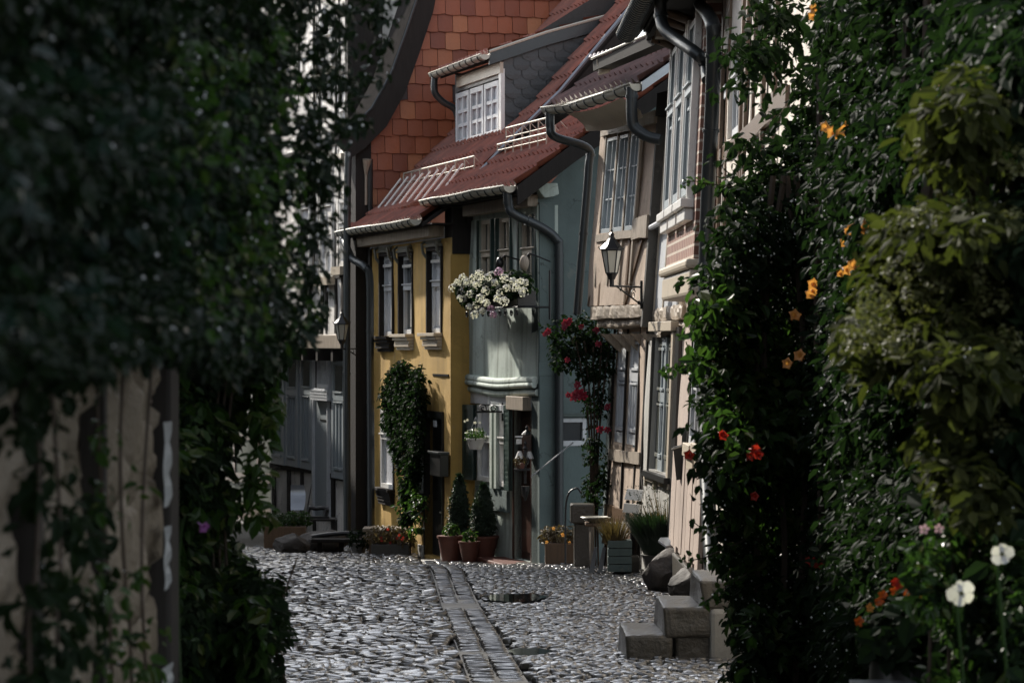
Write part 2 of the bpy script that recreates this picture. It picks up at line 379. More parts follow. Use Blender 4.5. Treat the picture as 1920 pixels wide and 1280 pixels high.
def drops():
    t = NT('water_drops'); t.color((0.95, 0.96, 1.0)); t.set(Roughness=0.12); tr = t.n('BsdfTranslucent'); tr.inputs[0].default_value = (1, 1, 1, 1)  # opaque white stands in for sun glinting through clear drops
    mx = t.n('MixShader'); mx.inputs[0].default_value = 0.5; t.l(t.b.outputs[0], mx.inputs[1]); t.l(tr.outputs[0], mx.inputs[2]); t.l(mx.outputs[0], t.out.inputs[0]); return t.m
M['drops'] = drops()
def watermat():
    t = NT('puddle_water'); t.color((0.012, 0.012, 0.011)); t.set(Roughness=0.02); t.bump(t.noise(9, 2), 0.05, 0.01); return t.m
M['water'] = watermat()

# ------------------------------------------------------------------ building parts
def window(fr, parent, r, nu=1, nv=2, w=-0.09, mat='whitepaint', glass='glass', th=0.045, vsplit=None, name='window', bar=0.022):
    u0, u1, v0, v1 = r; m = MB(); d = 0.05
    m.fbox(fr, u0, u0 + th, v0, v1, w, w + d); m.fbox(fr, u1 - th, u1, v0, v1, w, w + d)
    m.fbox(fr, u0 + th, u1 - th, v0, v0 + th * 1.3, w, w + d); m.fbox(fr, u0 + th, u1 - th, v1 - th, v1, w, w + d)
    a, b, c, e = u0 + th, u1 - th, v0 + th * 1.3, v1 - th
    if vsplit is not None:
        k = c + (e - c) * vsplit; m.fbox(fr, a, b, k - 0.035, k + 0.035, w, w + d + 0.015); m.fbox(fr, a - 0.01, b + 0.01, k + 0.036, k + 0.055, w, w + d + 0.04)
    for i in range(1, nu): x = a + (b - a) * i / nu; m.fbox(fr, x - bar / 2 - (0.012 if i % 2 == 0 and nu > 2 else 0), x + bar / 2 + (0.012 if i % 2 == 0 and nu > 2 else 0), c, e, w + 0.003, w + d - 0.008)
    for j in range(1, nv): y = c + (e - c) * j / nv; m.fbox(fr, a, b, y - bar / 2, y + bar / 2, w + 0.006, w + d - 0.014)
    o = m.build(name, M[mat], parent, bevel=0.003)
    g = MB(); g.fbox(fr, a - 0.01, b + 0.01, c - 0.01, e + 0.01, w - 0.02, w + 0.001); g.build('pane', M[glass], o)
    return o
def shutter(fr, parent, r, w=0.02, mat='bluegrey', split=0.62, bars=3):
    u0, u1, v0, v1 = r; m = MB(); m.fbox(fr, u0, u1, v0, v1, w, w + 0.03)
    t = (u1 - u0) * 0.16; k = v0 + (v1 - v0) * split; z = w + 0.03
    m.fbox(fr, u0, u0 + t, v0, v1, z, z + 0.018); m.fbox(fr, u1 - t, u1, v0, v1, z, z + 0.018)
    for (a, b) in ((v0, v0 + 0.12), (k - 0.05, k + 0.05), (v1 - 0.09, v1)): m.fbox(fr, u0 + t, u1 - t, a, b, z, z + 0.017)
    for (a, b) in ((v0 + 0.14, v0 + 0.18), (k - 0.09, k - 0.07), (k + 0.07, k + 0.10), (v1 - 0.14, v1 - 0.11)): m.fbox(fr, u0 + t * 1.2, u1 - t * 1.2, a, b, z, z + 0.035)
    for i in range(bars):
        c = u0 + t + (u1 - u0 - 2 * t) * (i + 1) / (bars + 1); m.fbox(fr, c - 0.012, c + 0.012, v0 + 0.2, k - 0.1, z, z + 0.022)
    return m.build('shutter', M[mat], parent, bevel=0.003)
def roof(name, fr, parent, u0, u1, prof, mat, verge0=None, verge1=None, pitch=0.2, course=0.34, amp=0.036, smooth=True, under=True):
    """pantiled roof; prof = [(run inward, z)], verge functions give the u limits per run"""
    pr = np.array(prof, float); seg = np.hypot(np.diff(pr[:, 0]), np.diff(pr[:, 1])); cl = np.concatenate([[0], np.cumsum(seg)]); L = cl[-1]
    nr = int(L / course); rows = []
    for i in range(nr):
        a, b = L * i / nr, L * (i + 1) / nr
        rows += [(a, 0.0, i), (a, 0.036, i), ((a + b) / 2, 0.018, i), (b - 1e-3, 0.002, i)]
    per = max(2, int(round((u1 - u0) / pitch))); nu = per * 8 + 1
    V = []; rng = np.random.RandomState(3)
    O = np.array(fr.O); U = np.array(fr.U); NH = np.array(fr.NH)
    jit = rng.normal(0, 0.004, (nr, per + 1))
    for (s, off, i) in rows:
        run = np.interp(s, cl, pr[:, 0]); z = np.interp(s, cl, pr[:, 1])
        r2 = np.interp(s + 0.05, cl, pr[:, 0]) - np.interp(s - 0.05, cl, pr[:, 0]); z2 = np.interp(s + 0.05, cl, pr[:, 1]) - np.interp(s - 0.05, cl, pr[:, 1]); q = math.hypot(r2, z2); nr_, nz_ = -z2 / q, r2 / q
        a = u0 if verge0 is None else verge0(run); b = u1 if verge1 is None else verge1(run)
        k = np.arange(nu); us = a + (b - a) * k / (nu - 1); ph = k / 8.0 * 2 * math.pi
        h = off + amp * (np.cos(ph) + 0.35 * np.cos(2 * ph)) + jit[i][np.minimum((k // 8), per)] * (off > 0)
        if off == 0.0: h = h - 0.02
        P = O + np.outer(us, U) - np.outer(np.full(nu, run) , NH) ; P = P + np.outer(h * nr_, -NH)
        P[:, 2] = z + h * nz_
        V.append(P)
    V = np.concatenate(V); nrw = len(rows)
    idx = np.arange(nrw * nu).reshape(nrw, nu)
    Q = np.stack([idx[:-1, :-1].ravel(), idx[:-1, 1:].ravel(), idx[1:, 1:].ravel(), idx[1:, :-1].ravel()], 1)
    o = npmesh(name, V, Q, mat, parent, smooth=False)
    if smooth:
        o.data.polygons.foreach_set('use_smooth', [True] * len(o.data.polygons)); o.data.set_sharp_from_angle(angle=R(50))
    if under:
        m = MB()
        for i in range(len(prof) - 1):
            (r0, z0), (r1, z1) = prof[i], prof[i + 1]; pts = []
            for (r_, z_, e) in ((r0, z0, 0), (r1, z1, 0)):
                a = u0 if verge0 is None else verge0(r_); b = u1 if verge1 is None else verge1(r_)
                for u in (a + 0.02, b - 0.02): pts.append(fr.O + fr.U * u - fr.NH * r_ + Vector((0, 0, z_ - fr.O.z)))
            lo = [p - Vector((0, 0, 0.10)) for p in pts]; hi = [p - Vector((0, 0, 0.045)) for p in pts]
            m.hexa([lo[0], lo[1], lo[3], lo[2], hi[0], hi[1], hi[3], hi[2]])
        m.build('roof_boarding', M['timber'], o)
    return o
def rp(fr, u, run, z): p = fr.O + fr.U * u - fr.NH * run; return Vector((p.x, p.y, z))
def smoothpath(pts, n=6):
    pts = [Vector(p) for p in pts]; out = []
    for i in range(len(pts) - 1):
        p0 = pts[max(i - 1, 0)]; p1 = pts[i]; p2 = pts[i + 1]; p3 = pts[min(i + 2, len(pts) - 1)]
        for k in range(n):
            t = k / n; out.append(0.5 * ((2 * p1) + (p2 - p0) * t + (2 * p0 - 5 * p1 + 4 * p2 - p3) * t * t + (3 * p1 - p0 - 3 * p2 + p3) * t ** 3))
    out.append(pts[-1]); return out
def gutter(parent, pts, r=0.075, mat='zinc', every=0.32, name='gutter'):
    pts = [Vector(p) for p in pts]; m = MB(); n = 10; d = (pts[-1] - pts[0]).normalized(); s = Vector((d.y, -d.x, 0)).normalized()
    base = []
    for p in pts:
        base.append([p + s * (r * math.cos(a)) + Vector((0, 0, -r * math.sin(a))) for a in [math.pi * j / n for j in range(n + 1)]])
    vs = [q for ring in base for q in ring]; inner = [p + (q - p) * 0.93 for p, ring in zip(pts, base) for q in ring]
    k = n + 1; N = len(vs); fs = []
    for i in range(len(pts) - 1):
        for j in range(n):
            fs.append((i * k + j, i * k + j + 1, (i + 1) * k + j + 1, (i + 1) * k + j)); fs.append((N + i * k + j, N + (i + 1) * k + j, N + (i + 1) * k + j + 1, N + i * k + j + 1))
        for j in (0, n): fs.append((i * k + j, (i + 1) * k + j, N + (i + 1) * k + j, N + i * k + j))
    for i in (0, len(pts) - 1): fs.append(tuple(i * k + j for j in range(k)))
    m.add(vs, fs)
    m.tube([p + s * r + Vector((0, 0, 0.004)) for p in pts], 0.012, 6); m.tube([p - s * r + Vector((0, 0, 0.004)) for p in pts], 0.012, 6)
    o = m.build(name, M[mat], parent, smooth=True)
    L = (pts[-1] - pts[0]).length; c = int(L / every)
    for i in range(c):
        t = (i + 0.5) / c; f = t * (len(pts) - 1); a = int(f); p = pts[a].lerp(pts[min(a + 1, len(pts) - 1)], f - a); b = MB()
        b.tube([p + s * ((r + 0.006) * math.cos(x)) + Vector((0, 0, -(r + 0.006) * math.sin(x))) for x in [math.pi * j / 8 for j in range(9)]], 0.009, 5)
        b.build('gutter_bracket', M['darkpipe'], o, smooth='all')
    return o
def downpipe(parent, pts, r=0.05, mat='darkpipe', collars=(), name='downpipe'):
    sp = smoothpath(pts, 8); m = MB(); m.tube(sp, r, 14)
    d = Vector((0, 0, 1))
    for i in collars:
        p = sp[i]; t = (sp[min(i + 1, len(sp) - 1)] - sp[max(i - 1, 0)]).normalized(); m.tube([p - t * 0.015, p + t * 0.015], r * 1.14, 14)
    return m.build(name, M[mat], parent, smooth=True)
def snowrail(parent, fr, u0, u1, run, z, h=0.22, n=7, mat='zinc', name='snow_guard'):
    m = MB(); a = rp(fr, u0, run, z); b = rp(fr, u1, run, z); up = Vector((0, 0, h)); back = -fr.NH * 0.0
    m.tube([a + up, b + up], 0.013, 6); m.tube([a + up * 0.45, b + up * 0.45], 0.008, 6)
    for i in range(n):
        p = a.lerp(b, i / (n - 1)); m.tube([p - Vector((0, 0, 0.03)), p + up], 0.010, 5); m.tube([p + up, p + fr.NH * -0.16 + Vector((0, 0, 0.06))], 0.006, 5)
    return m.build(name, M[mat], parent)
def scrollpts(c, ax, ay, r0, turns, a0=0.0, n=26, sgn=1):
    out = []
    for i in range(n):
        t = i / (n - 1); a = a0 + sgn * t * turns * 2 * math.pi; r = r0 * (1 - 0.8 * t); out.append(c + ax * (r * math.cos(a)) + ay * (r * math.sin(a)))
    return out
def lantern(name, label, top, s, wallp, group):
    """hexagonal street lantern on a scrolled iron bracket; top = lantern centre at glass mid, wallp = anchoring point at the wall"""
    t = thing(name, label, 'street lamp', wallp, group)
    c = Vector(top); g = MB(); g.lathe(c, [(0.085 * s, -0.20 * s), (0.15 * s, 0.14 * s)], 6); g.build('lantern_glass', M['panelglass'], t)
    f = MB()
    for j in range(6):
        a = 2 * math.pi * j / 6; d = Vector((math.cos(a), math.sin(a), 0)); f.tube([c + d * (0.088 * s) + Vector((0, 0, -0.205 * s)), c + d * (0.154 * s) + Vector((0, 0, 0.145 * s))], 0.010 * s, 5)
        b = 2 * math.pi * (j + 1) / 6; e = Vector((math.cos(b), math.sin(b), 0))
        for (r_, z) in ((0.088, -0.205), (0.154, 0.145)): f.tube([c + d * (r_ * s) + Vector((0, 0, z * s)), c + e * (r_ * s) + Vector((0, 0, z * s))], 0.011 * s, 5)
        f.tube([c + d * (0.175 * s) + Vector((0, 0, 0.155 * s)), c + d * (0.205 * s) + Vector((0, 0, 0.20 * s))], 0.009 * s, 5)
    f.lathe(c, [(0.05 * s, -0.30 * s), (0.06 * s, -0.27 * s), (0.09 * s, -0.21 * s)], 8); f.build('lantern_frame', M['iron'], t)
    r = MB(); r.lathe(c, [(0.19 * s, 0.15 * s), (0.185 * s, 0.17 * s), (0.10 * s, 0.26 * s), (0.05 * s, 0.33 * s), (0.035 * s, 0.37 * s), (0.045 * s, 0.385 * s), (0.012 * s, 0.42 * s), (0.02 * s, 0.44 * s), (0.004 * s, 0.48 * s)], 6); r.build('lantern_roof', M['black'], t)
    k = MB(); w = Vector(wallp); foot = c + Vector((0, 0, -0.30 * s)); ax = (w - foot); ax.z = 0; L = ax.length; ax.normalize(); z = Vector((0, 0, 1))
    k.tube([foot, foot + z * -0.10 * s], 0.035 * s, 8)
    b0 = foot + z * -0.10 * s; b1 = Vector((w.x, w.y, b0.z)); k.tube([b0 - ax * 0.05 * s, b1], 0.016 * s, 6)
    k.tube([b0 + ax * L * 0.15, b1 + z * -0.28 * s], 0.012 * s, 6); k.tube([b1 + z * 0.10 * s, b1 + z * -0.34 * s], 0.022 * s, 6)
    for (fx, fz, rr, a0, sg) in ((0.72, -0.10, 0.085, 0.5, 1), (0.48, -0.07, 0.055, 2.0, -1), (0.30, -0.04, 0.035, 0.2, 1), (0.9, -0.20, 0.04, 1.0, -1)):
        k.tube(scrollpts(b0 + ax * L * fx + z * fz * s * 1.2, ax, z, rr * s, 1.4, a0, sgn=sg), 0.007 * s, 5)
    k.build('lantern_bracket', M['iron'], t)
    return t

# ------------------------------------------------------------------ foliage
def inpoly(P, poly):
    x, y = P[:, 0], P[:, 1]; c = np.zeros(len(P), bool); n = len(poly); j = n - 1
    for i in range(n):
        xi, yi = poly[i]; xj, yj = poly[j]
        c ^= ((yi > y) != (yj > y)) & (x < (xj - xi) * (y - yi) / (yj - yi + 1e-9) + xi); j = i
    return c
def px2w(P, d): return np.stack([(P[:, 0] - 960) / F * d, d, EZ + (640 - P[:, 1]) / F * d], 1)
def cloud(rng, poly, nclump, per, dfun, rad, thick, weight=None):
    """leaf positions in clumps that fill an outlined volume"""
    poly = np.array(poly, float); lo, hi = poly.min(0), poly.max(0); out = []
    while sum(map(len, out)) < nclump:
        p = lo + rng.rand(nclump * 2, 2) * (hi - lo); p = p[inpoly(p, poly)]
        if weight is not None: p = p[rng.rand(len(p)) < weight(p)]
        out.append(p)
    C = np.concatenate(out)[:nclump]; d = dfun(C) + rng.uniform(-thick, thick, nclump); W = px2w(C, d)
    rr = rad * rng.uniform(0.6, 1.35, nclump); v = rng.normal(0, 1, (nclump, per, 3)); v /= np.linalg.norm(v, axis=2, keepdims=True)
    v *= rng.uniform(0.35, 1, (nclump, per, 1)) ** 0.6
    pos = W[:, None, :] + v * rr[:, None, None] * np.array([1, 1, 0.8])
    nrm = v * 0.8
    return pos.reshape(-1, 3), nrm.reshape(-1, 3)
def leafmesh(name, pos, nrm, size, mat, parent, rng, droop=0.5, wide=0.55, var=0.5, up=0.5, **kw):
    n = len(pos); nn = nrm + rng.normal(0, 0.45, (n, 3)) + np.array([0, -0.15, up]); nn /= np.linalg.norm(nn, axis=1, keepdims=True) + 1e-9
    d = rng.normal(0, 1, (n, 3)) + nrm * 0.8; d[:, 2] -= droop * 1.6; d -= nn * (d * nn).sum(1, keepdims=True); d /= np.linalg.norm(d, axis=1, keepdims=True) + 1e-9
    s = np.cross(d, nn); l = (size * rng.uniform(1 - var, 1 + var, n))[:, None]; w = l * wide * 0.5; fold = 0.22
    b = pos; tip = pos + d * l - nn * l * 0.12
    def side(t, k, sg): return pos + d * l * t + s * w * k * sg + nn * w * fold * k
    V = np.stack([b, side(0.28, 1, 1), side(0.68, 0.8, 1), tip, side(0.68, 0.8, -1), side(0.28, 1, -1)], 1).reshape(-1, 3)
    q = np.array([[0, 1, 2, 3], [0, 3, 4, 5]]); Q = (np.arange(n)[:, None, None] * 6 + q).reshape(-1, 4)
    return npmesh(name, V, Q, mat, parent, **kw)
def dropmesh(pos, r, parent, rng, name='water_drops'):
    n = len(pos); q = np.array([[1, 0, 0], [-1, 0, 0], [0, 1, 0], [0, -1, 0], [0, 0, 1], [0, 0, -1]], float)
    rr = r * rng.uniform(0.5, 1.4, n); V = (pos[:, None, :] + q[None] * rr[:, None, None]).reshape(-1, 3)
    f = np.array([[0, 2, 4], [2, 1, 4], [1, 3, 4], [3, 0, 4], [2, 0, 5], [1, 2, 5], [3, 1, 5], [0, 3, 5]]); Q = (np.arange(n)[:, None, None] * 6 + f).reshape(-1, 3)
    return npmesh(name, V, Q, M['drops'], parent, smooth=True, kind='stuff')
def flower(name, parent, c, r, mat, face=(0, -1, 0.2), petals=5, depth=0.5, rng=None, layers=1, wide=2.4, **kw):
    """petals round an axis, cupped; layers > 1 gives a full double bloom"""
    m = MB(); f = Vector(face).normalized(); a = f.orthogonal().normalized(); b = f.cross(a); c = Vector(c)
    for L in range(layers):
        k = 1 - 0.25 * L
        for i in range(petals):
            t = 2 * math.pi * (i + 0.4 * L) / petals + random.uniform(-.1, .1); d = a * math.cos(t) + b * math.sin(t); s = f.cross(d); rr = r * k * random.uniform(0.88, 1.1); wd = rr * wide / petals
            p0 = c + d * rr * 0.1 + f * (0.1 * L * r); p1 = c + d * rr * 0.6 + f * (rr * depth * 0.5 + 0.12 * L * r); p2 = c + d * rr * 1.0 + f * (rr * depth * 0.55 + 0.16 * L * r)
            m.add([p0, p1 + s * wd * 0.75, p2 + s * wd * 0.5, p2 + d * rr * 0.07, p2 - s * wd * 0.5, p1 - s * wd * 0.75, p1 - f * rr * 0.06], [(0, 1, 2, 6), (6, 2, 3), (6, 3, 4), (0, 6, 4, 5)])
    return m.build(name, mat, parent, smooth='all', **kw)
def trumpet(parent, c, s, mat, d):
    m = MB(); d = Vector(d).normalized(); a = d.orthogonal().normalized(); b = d.cross(a); c = Vector(c); prof = [(0.12, -1.0), (0.16, -0.6), (0.28, -0.15), (0.42, 0.1), (0.85, 0.25), (0.95, 0.18)]; n = 15; vs = []; fs = []
    for (r_, z) in prof:
        for j in range(n):
            t = 2 * math.pi * j / n; k = 1 + (0.22 * math.cos(5 * t) if r_ > 0.5 else 0); vs.append(c + d * z * s + (a * math.cos(t) + b * math.sin(t)) * r_ * s * 0.5 * k * 1.25)
    for i in range(len(prof) - 1):
        for j in range(n): j2 = (j + 1) % n; fs.append((i * n + j, i * n + j2, (i + 1) * n + j2, (i + 1) * n + j))
    m.add(vs, fs); return m.build('trumpet_flower', mat, parent, smooth='all')

# ------------------------------------------------------------------ ground, street, channel, puddles
def strip_sheet(name, mat, y0, y1, xl, xr, up, ny=60, nx=8, **kw):
    V = []; 
    for i in range(ny + 1):
        y = y0 + (y1 - y0) * i / ny
        for j in range(nx + 1): V.append((xl(y) + (xr(y) - xl(y)) * j / nx, y, G(y) + up))
    idx = np.arange((ny + 1) * (nx + 1)).reshape(ny + 1, nx + 1)
    Q = np.stack([idx[:-1, :-1].ravel(), idx[:-1, 1:].ravel(), idx[1:, 1:].ravel(), idx[1:, :-1].ravel()], 1)
    return npmesh(name, np.array(V), Q, mat, smooth=True, **kw)
strip_sheet('ground', M['joint'], -30, 12, lambda y: -200, lambda y: 200, -0.06, 4, 8, kind='structure')
bpy.data.objects['ground'].data.name = 'ground_near'
gm = MB(); ys = [-60, 12] + list(range(14, 51, 2)) + [900]
for i in range(len(ys) - 1):
    a, b = ys[i], ys[i + 1]; gm.add([(-400, a, G(a) - 0.06), (400, a, G(a) - 0.06), (400, b, G(b) - 0.06), (-400, b, G(b) - 0.06)], [(0, 1, 2, 3)])
old = bpy.data.objects['ground']; bpy.data.objects.remove(old)
gm.build('ground', M['joint'], kind='structure')

def chan_x(y): return np.interp(y, [10, 16.2, 26.7, 33, 38], [0.33, -0.067, -0.515, -0.80, -1.05])
puddles = [((965, 1120), 58, 0.42), ((993, 1222), 38, 0.26)]
pud = []
for (p, hw, hd) in puddles:
    c = gp(*p); pud.append((c.x, c.y, hw / F * c.y, hd))
def bumpy(x, y):                     # uneven lie of the paving
    z = 0.012 * np.sin(x * 2.1 + y * 0.7) + 0.010 * np.sin(y * 1.9 - x) + 0.006 * np.sin(x * 5 + y * 3.3)
    for (cx, cy, rx, ry) in pud: z = z - 0.05 * np.exp(-(((x - cx) / (rx * 1.1)) ** 2 + ((y - cy) / (ry * 1.1)) ** 2) ** 1.5)
    return z
def setts(rng, xs0, xs1, y0, y1, sx, sy, chan_side):
    C = []; y = y0; row = 0
    while y < y1:
        s = sy * rng.uniform(0.85, 1.15); x = xs0 + rng.uniform(0, sx)
        while x < xs1:
            w = sx * rng.uniform(0.72, 1.3); C.append((x + w / 2, y + s / 2 + 0.03 * math.sin(x * 2.2 + row * 0.05) + rng.normal(0, 0.012), w * 0.478, s * 0.478)); x += w
        y += s; row += 1
    C = np.array(C); k = chan_x(C[:, 1]); m = (C[:, 0] < k - 0.22) if chan_side < 0 else (C[:, 0] > k + 0.20)
    return C[m]
rng = np.random.RandomState(11)
CL = setts(rng, -5.0, 1.0, 14.5, 44, 0.135, 0.125, -1); CR = setts(rng, -2.0, 2.4, 14.5, 42, 0.09, 0.085, 1)
CC = []
y = 13.0
while y < 38:
    for sgn in (-1, 1): CC.append((chan_x(y) + sgn * 0.082, y, 0.079, 0.026))
    y += 0.058
CC = np.array(CC)
def sett_mesh(name, C, rng, h, tilt, dome, dz=0.0):
    n = len(C); x, y, a, b = C.T; Gy = GV(y)
    base = Gy + bumpy(x, y) + rng.normal(0, 0.0035, n) + dz; tx = rng.normal(0, tilt, n); ty = rng.normal(0, tilt, n); rot = rng.normal(0, 0.10, n)
    ring = []
    for (k, z) in ((1.0, -h), (0.985, -0.28 * h), (0.86, dome * 0.35), (0.4, dome * 0.8)):
        for j in range(8):
            t = math.pi / 8 + j * math.pi / 4; p = 0.27; cx = abs(math.cos(t)) ** p * np.sign(math.cos(t)); cy = abs(math.sin(t)) ** p * np.sign(math.sin(t))
            dx = a * k * cx * rng.uniform(0.93, 1.05, n); dy = b * k * cy * rng.uniform(0.93, 1.05, n); ring.append(np.stack([x + dx * np.cos(rot) - dy * np.sin(rot), y + dy * np.cos(rot) + dx * np.sin(rot), base + z + dx * tx + dy * ty - 0.044 * dy + rng.normal(0, 0.0012, n)], 1))
    V = np.stack(ring, 1).reshape(-1, 3); q = []
    for r_ in range(3):
        for j in range(8): j2 = (j + 1) % 8; q.append((r_ * 8 + j, r_ * 8 + j2, r_ * 8 + 8 + j2, r_ * 8 + 8 + j))
    q += [(24, 25, 26, 27), (24, 27, 28, 31), (28, 29, 30, 31)]
    Q = (np.arange(n)[:, None, None] * 32 + np.array(q)).reshape(-1, 4)
    return npmesh(name, V, Q, M['cobble'], smooth=True, kind='structure')
strip_sheet('street_bed', M['joint'], 9, 50, lambda y: -6, lambda y: 3.5, -0.036, 80, 10, kind='structure')
strip_sheet('channel_bed', M['greywall'], 13, 38, lambda y: float(chan_x(y)) - 0.17, lambda y: float(chan_x(y)) + 0.17, -0.012, 80, 2, kind='structure')
sett_mesh('street', np.concatenate([CL, CR]), rng, 0.035, 0.12, 0.010)
sett_mesh('drainage_channel', CC, rng, 0.03, 0.05, 0.003, 0.0)
for (cx, cy, rx, ry) in pud:
    m = MB(); n = 40; vs = [Vector((cx, cy, 0))]
    zw = G(cy) + 0.003
    for j in range(n):
        t = 2 * math.pi * j / n; k = 1 + 0.10 * math.sin(3 * t + cx) + 0.06 * math.sin(7 * t); vs.append(Vector((cx + rx * k * math.cos(t), cy + ry * k * math.sin(t), 0)))
    for v in vs: v.z = zw
    m.add(vs, [(0, 1 + j, 1 + (j + 1) % n) for j in range(n)]); m.build('puddle', M['water'], kind='structure')

# ------------------------------------------------------------------ yellow house
Y = Frame(697, 42.6, 845, 38.0); YL = Y.len
yh = thing('yellow_house', 'narrow ochre yellow plastered house with red pantile roof, dormer and snow guards', 'house', tuple(Y.P(YL / 2, G(40), 0)))
yo = [Y.rect(*r) for r in ((714, 480, 737, 630), (750, 480, 774, 626), (803, 470, 828, 624))]
yl = [Y.rect(716, 768, 739, 915), Y.rect(785, 783, 797, 925)]
yd = Y.rect(798, 784, 830, 1046); yd = (yd[0], yd[1], Y.ground(yd[0]) + 0.02, yd[3])
ytop = Y.uv(845, 445)[1]; yb = G(43) - 0.1
wallmesh(Y, -0.05, YL, yb, ytop, yo + yl + [yd], 0.14).build('wall', M['yellow'], yh)
YS = Frame(845, 38.0, 900, 38.108)
m = wallmesh(YS, 0.0, 0.9, yb, YS.uv(865, 478)[1]); m.build('side_wall', M['yellow'], yh)
p0 = MB(); p0.fbox(Y, 3.05, yd[0] - 0.02, yb, Y.uv(790, 1020)[1], 0.0, 0.035); p0.fbox(Y, yd[1] + 0.02, YL + 0.02, yb, Y.uv(840, 1030)[1], 0.0, 0.04); p0.build('plinth', M['greywall'], yh, bevel=0.01)
for i, r in enumerate(yo):
    wd = window(Y, yh, r, 1, 1, -0.10, 'lightgrey', 'curtain' if i != 1 else 'glass', 0.05, 0.60)
    u0, u1, v0, v1 = r; b = MB(); b.fbox(Y, (u0 + u1) / 2 + 0.05, (u0 + u1) / 2 + 0.085, v0 + 0.1, v0 + (v1 - v0) * 0.56, -0.09, -0.05); b.fbox(Y, u0 + 0.05, u1 - 0.05, v1 - 0.16, v1 - 0.12, -0.09, -0.02); b.build('glazing_bar', M['whitepaint'], wd)
    dk = M['timber']; s = MB()
    s.fbox(Y, u0 - 0.055, u0 + 0.002, v0, v1 + 0.0, -0.06, 0.025); s.fbox(Y, u1 - 0.002, u1 + 0.055, v0, v1, -0.06, 0.025); s.fbox(Y, u0 - 0.055, u1 + 0.055, v1, v1 + 0.05, -0.06, 0.027); s.build('window_surround', dk, wd, bevel=0.004)
    s = MB(); s.fbox(Y, u0 - 0.14, u1 + 0.07, v0 - 0.045, v0 - 0.002, -0.08, 0.13)
    for k in range(4): s.fbox(Y, u0 - 0.07 + 0.008 * k, u1 + 0.05 - 0.008 * k, v0 - 0.048 - 0.045 * (k + 1), v0 - 0.048 - 0.045 * k - 0.003, -0.01, 0.10 - 0.018 * (k % 2) - 0.012 * k)
    s.build('sill', dk if i == 0 else M['creampaint'], wd, bevel=0.004)
    h = MB()
    for e in (u0 - 0.02, u1 + 0.03): h.tube([Y.P(e, v1 + 0.14, 0.03), Y.P(e, v1 + 0.10, 0.09), Y.P(e, v1 - 0.02, 0.07), Y.P(e, v1 - 0.09, 0.02)], 0.022, 6)
    h.fbox(Y, u0 - 0.03, u1 + 0.04, v1 + 0.052, v1 + 0.085, 0.0, 0.06); h.fbox(Y, u0 + 0.02, u1 - 0.02, v1 + 0.09, v1 + 0.14, 0.0, 0.045); h.build('carved_lintel', M['greygreen'], wd, bevel=0.003)
for r in yl:
    wd = window(Y, yh, r, 1, 1, -0.03, 'whitepaint', 'curtain', 0.05, 0.66)
    u0, u1, v0, v1 = r; s = MB(); s.fbox(Y, u0 - 0.05, u0, v0, v1, -0.06, 0.02); s.fbox(Y, u1, u1 + 0.05, v0, v1, -0.06, 0.02); s.fbox(Y, u0 - 0.12, u1 + 0.07, v0 - 0.04, v0, -0.04, 0.12)
    for k in range(4): s.fbox(Y, u0 - 0.06 + 0.01 * k, u1 + 0.05 - 0.01 * k, v0 - 0.042 - 0.05 * (k + 1), v0 - 0.045 - 0.05 * k, 0.0, 0.09 - 0.013 * k)
    s.build('sill', M['timber'], wd, bevel=0.004)
u0, u1, v0, v1 = yd
dd = MB(); dd.fbox(Y, u0, u1, v0, v1, -0.13, -0.10)
for (a, b) in ((0.06, 0.40), (0.46, 0.70), (0.75, 0.95)): dd.fbox(Y, u0 + 0.14, u1 - 0.14, v0 + (v1 - v0) * a, v0 + (v1 - v0) * b, -0.10, -0.085)
dr = dd.build('door', M['black'], yh, bevel=0.004)
s = MB(); s.fbox(Y, u0 - 0.06, u0, v0, v1 + 0.1, -0.1, 0.02); s.fbox(Y, u1, u1 + 0.05, v0, v1 + 0.1, -0.1, 0.02); s.fbox(Y, u0, u1, v1, v1 + 0.1, -0.1, 0.03); s.build('door_frame', M['black'], yh)
s = MB(); p = Y.P(u1 - 0.12, v0 + 0.62, -0.08); s.tube([p, p + Y.N * 0.06, p + Y.N * 0.06 - Y.U * 0.10], 0.012, 6); s.lathe(p + Y.N * 0.02, [(0.02, -0.06), (0.02, 0.06)], 8); s.build('handle', M['zinc'], dr, smooth=True)
s = MB(); q = Y.rect(812, 788, 818, 800, 0.04); s.fbox(Y, q[0], q[1], q[2], q[3], 0.03, 0.04); s.build('house_number_plate', M['lightgrey'], yh)
s = MB(); q = Y.rect(813, 701, 842, 705); s.fbox(Y, *q, 0.0, 0.015); s.build('wall_anchor', M['iron'], yh)
s = MB(); a = Y.rect(676, 440, 822, 460, 0.2)
s.fbox(Y, -0.25, YL - 0.35, ytop + 0.02, ytop + 0.17, 0.0, 0.22); s.build('fascia', M['oldwood'], yh, bevel=0.01)
s = MB(); s.fbox(Y, -0.3, YL + 0.05, ytop + 0.172, 3.34, -0.1, 0.27); s.build('eave_box', M['timber'], yh)
ypr = [(-0.32, 3.40), (0.2, 3.80), (0.7, 4.32), (1.48, 5.07), (2.5, 6.27), (4.6, 8.9)]
roof('roof', Y, yh, -0.25, YL + 0.12, ypr, M['roofred'], pitch=0.19, verge1=lambda r: YL + 0.12 if r > 0.05 else YL - 0.25)
gy = gutter(yh, [rp(Y, -0.42 + (YL + 0.10) * i / 6, -0.40, 3.40 + 0.012 * math.sin(i)) for i in range(7)], 0.08)
s = MB()      # lead capped verge board on the near side
for i in range(1, len(ypr) - 1):
    a = rp(Y, YL + 0.12, ypr[i][0], ypr[i][1]); b = rp(Y, YL + 0.12, ypr[i + 1][0], ypr[i + 1][1]); s.tube([a + Vector((0, 0, 0.045)), b + Vector((0, 0, 0.045))], 0.03, 6)
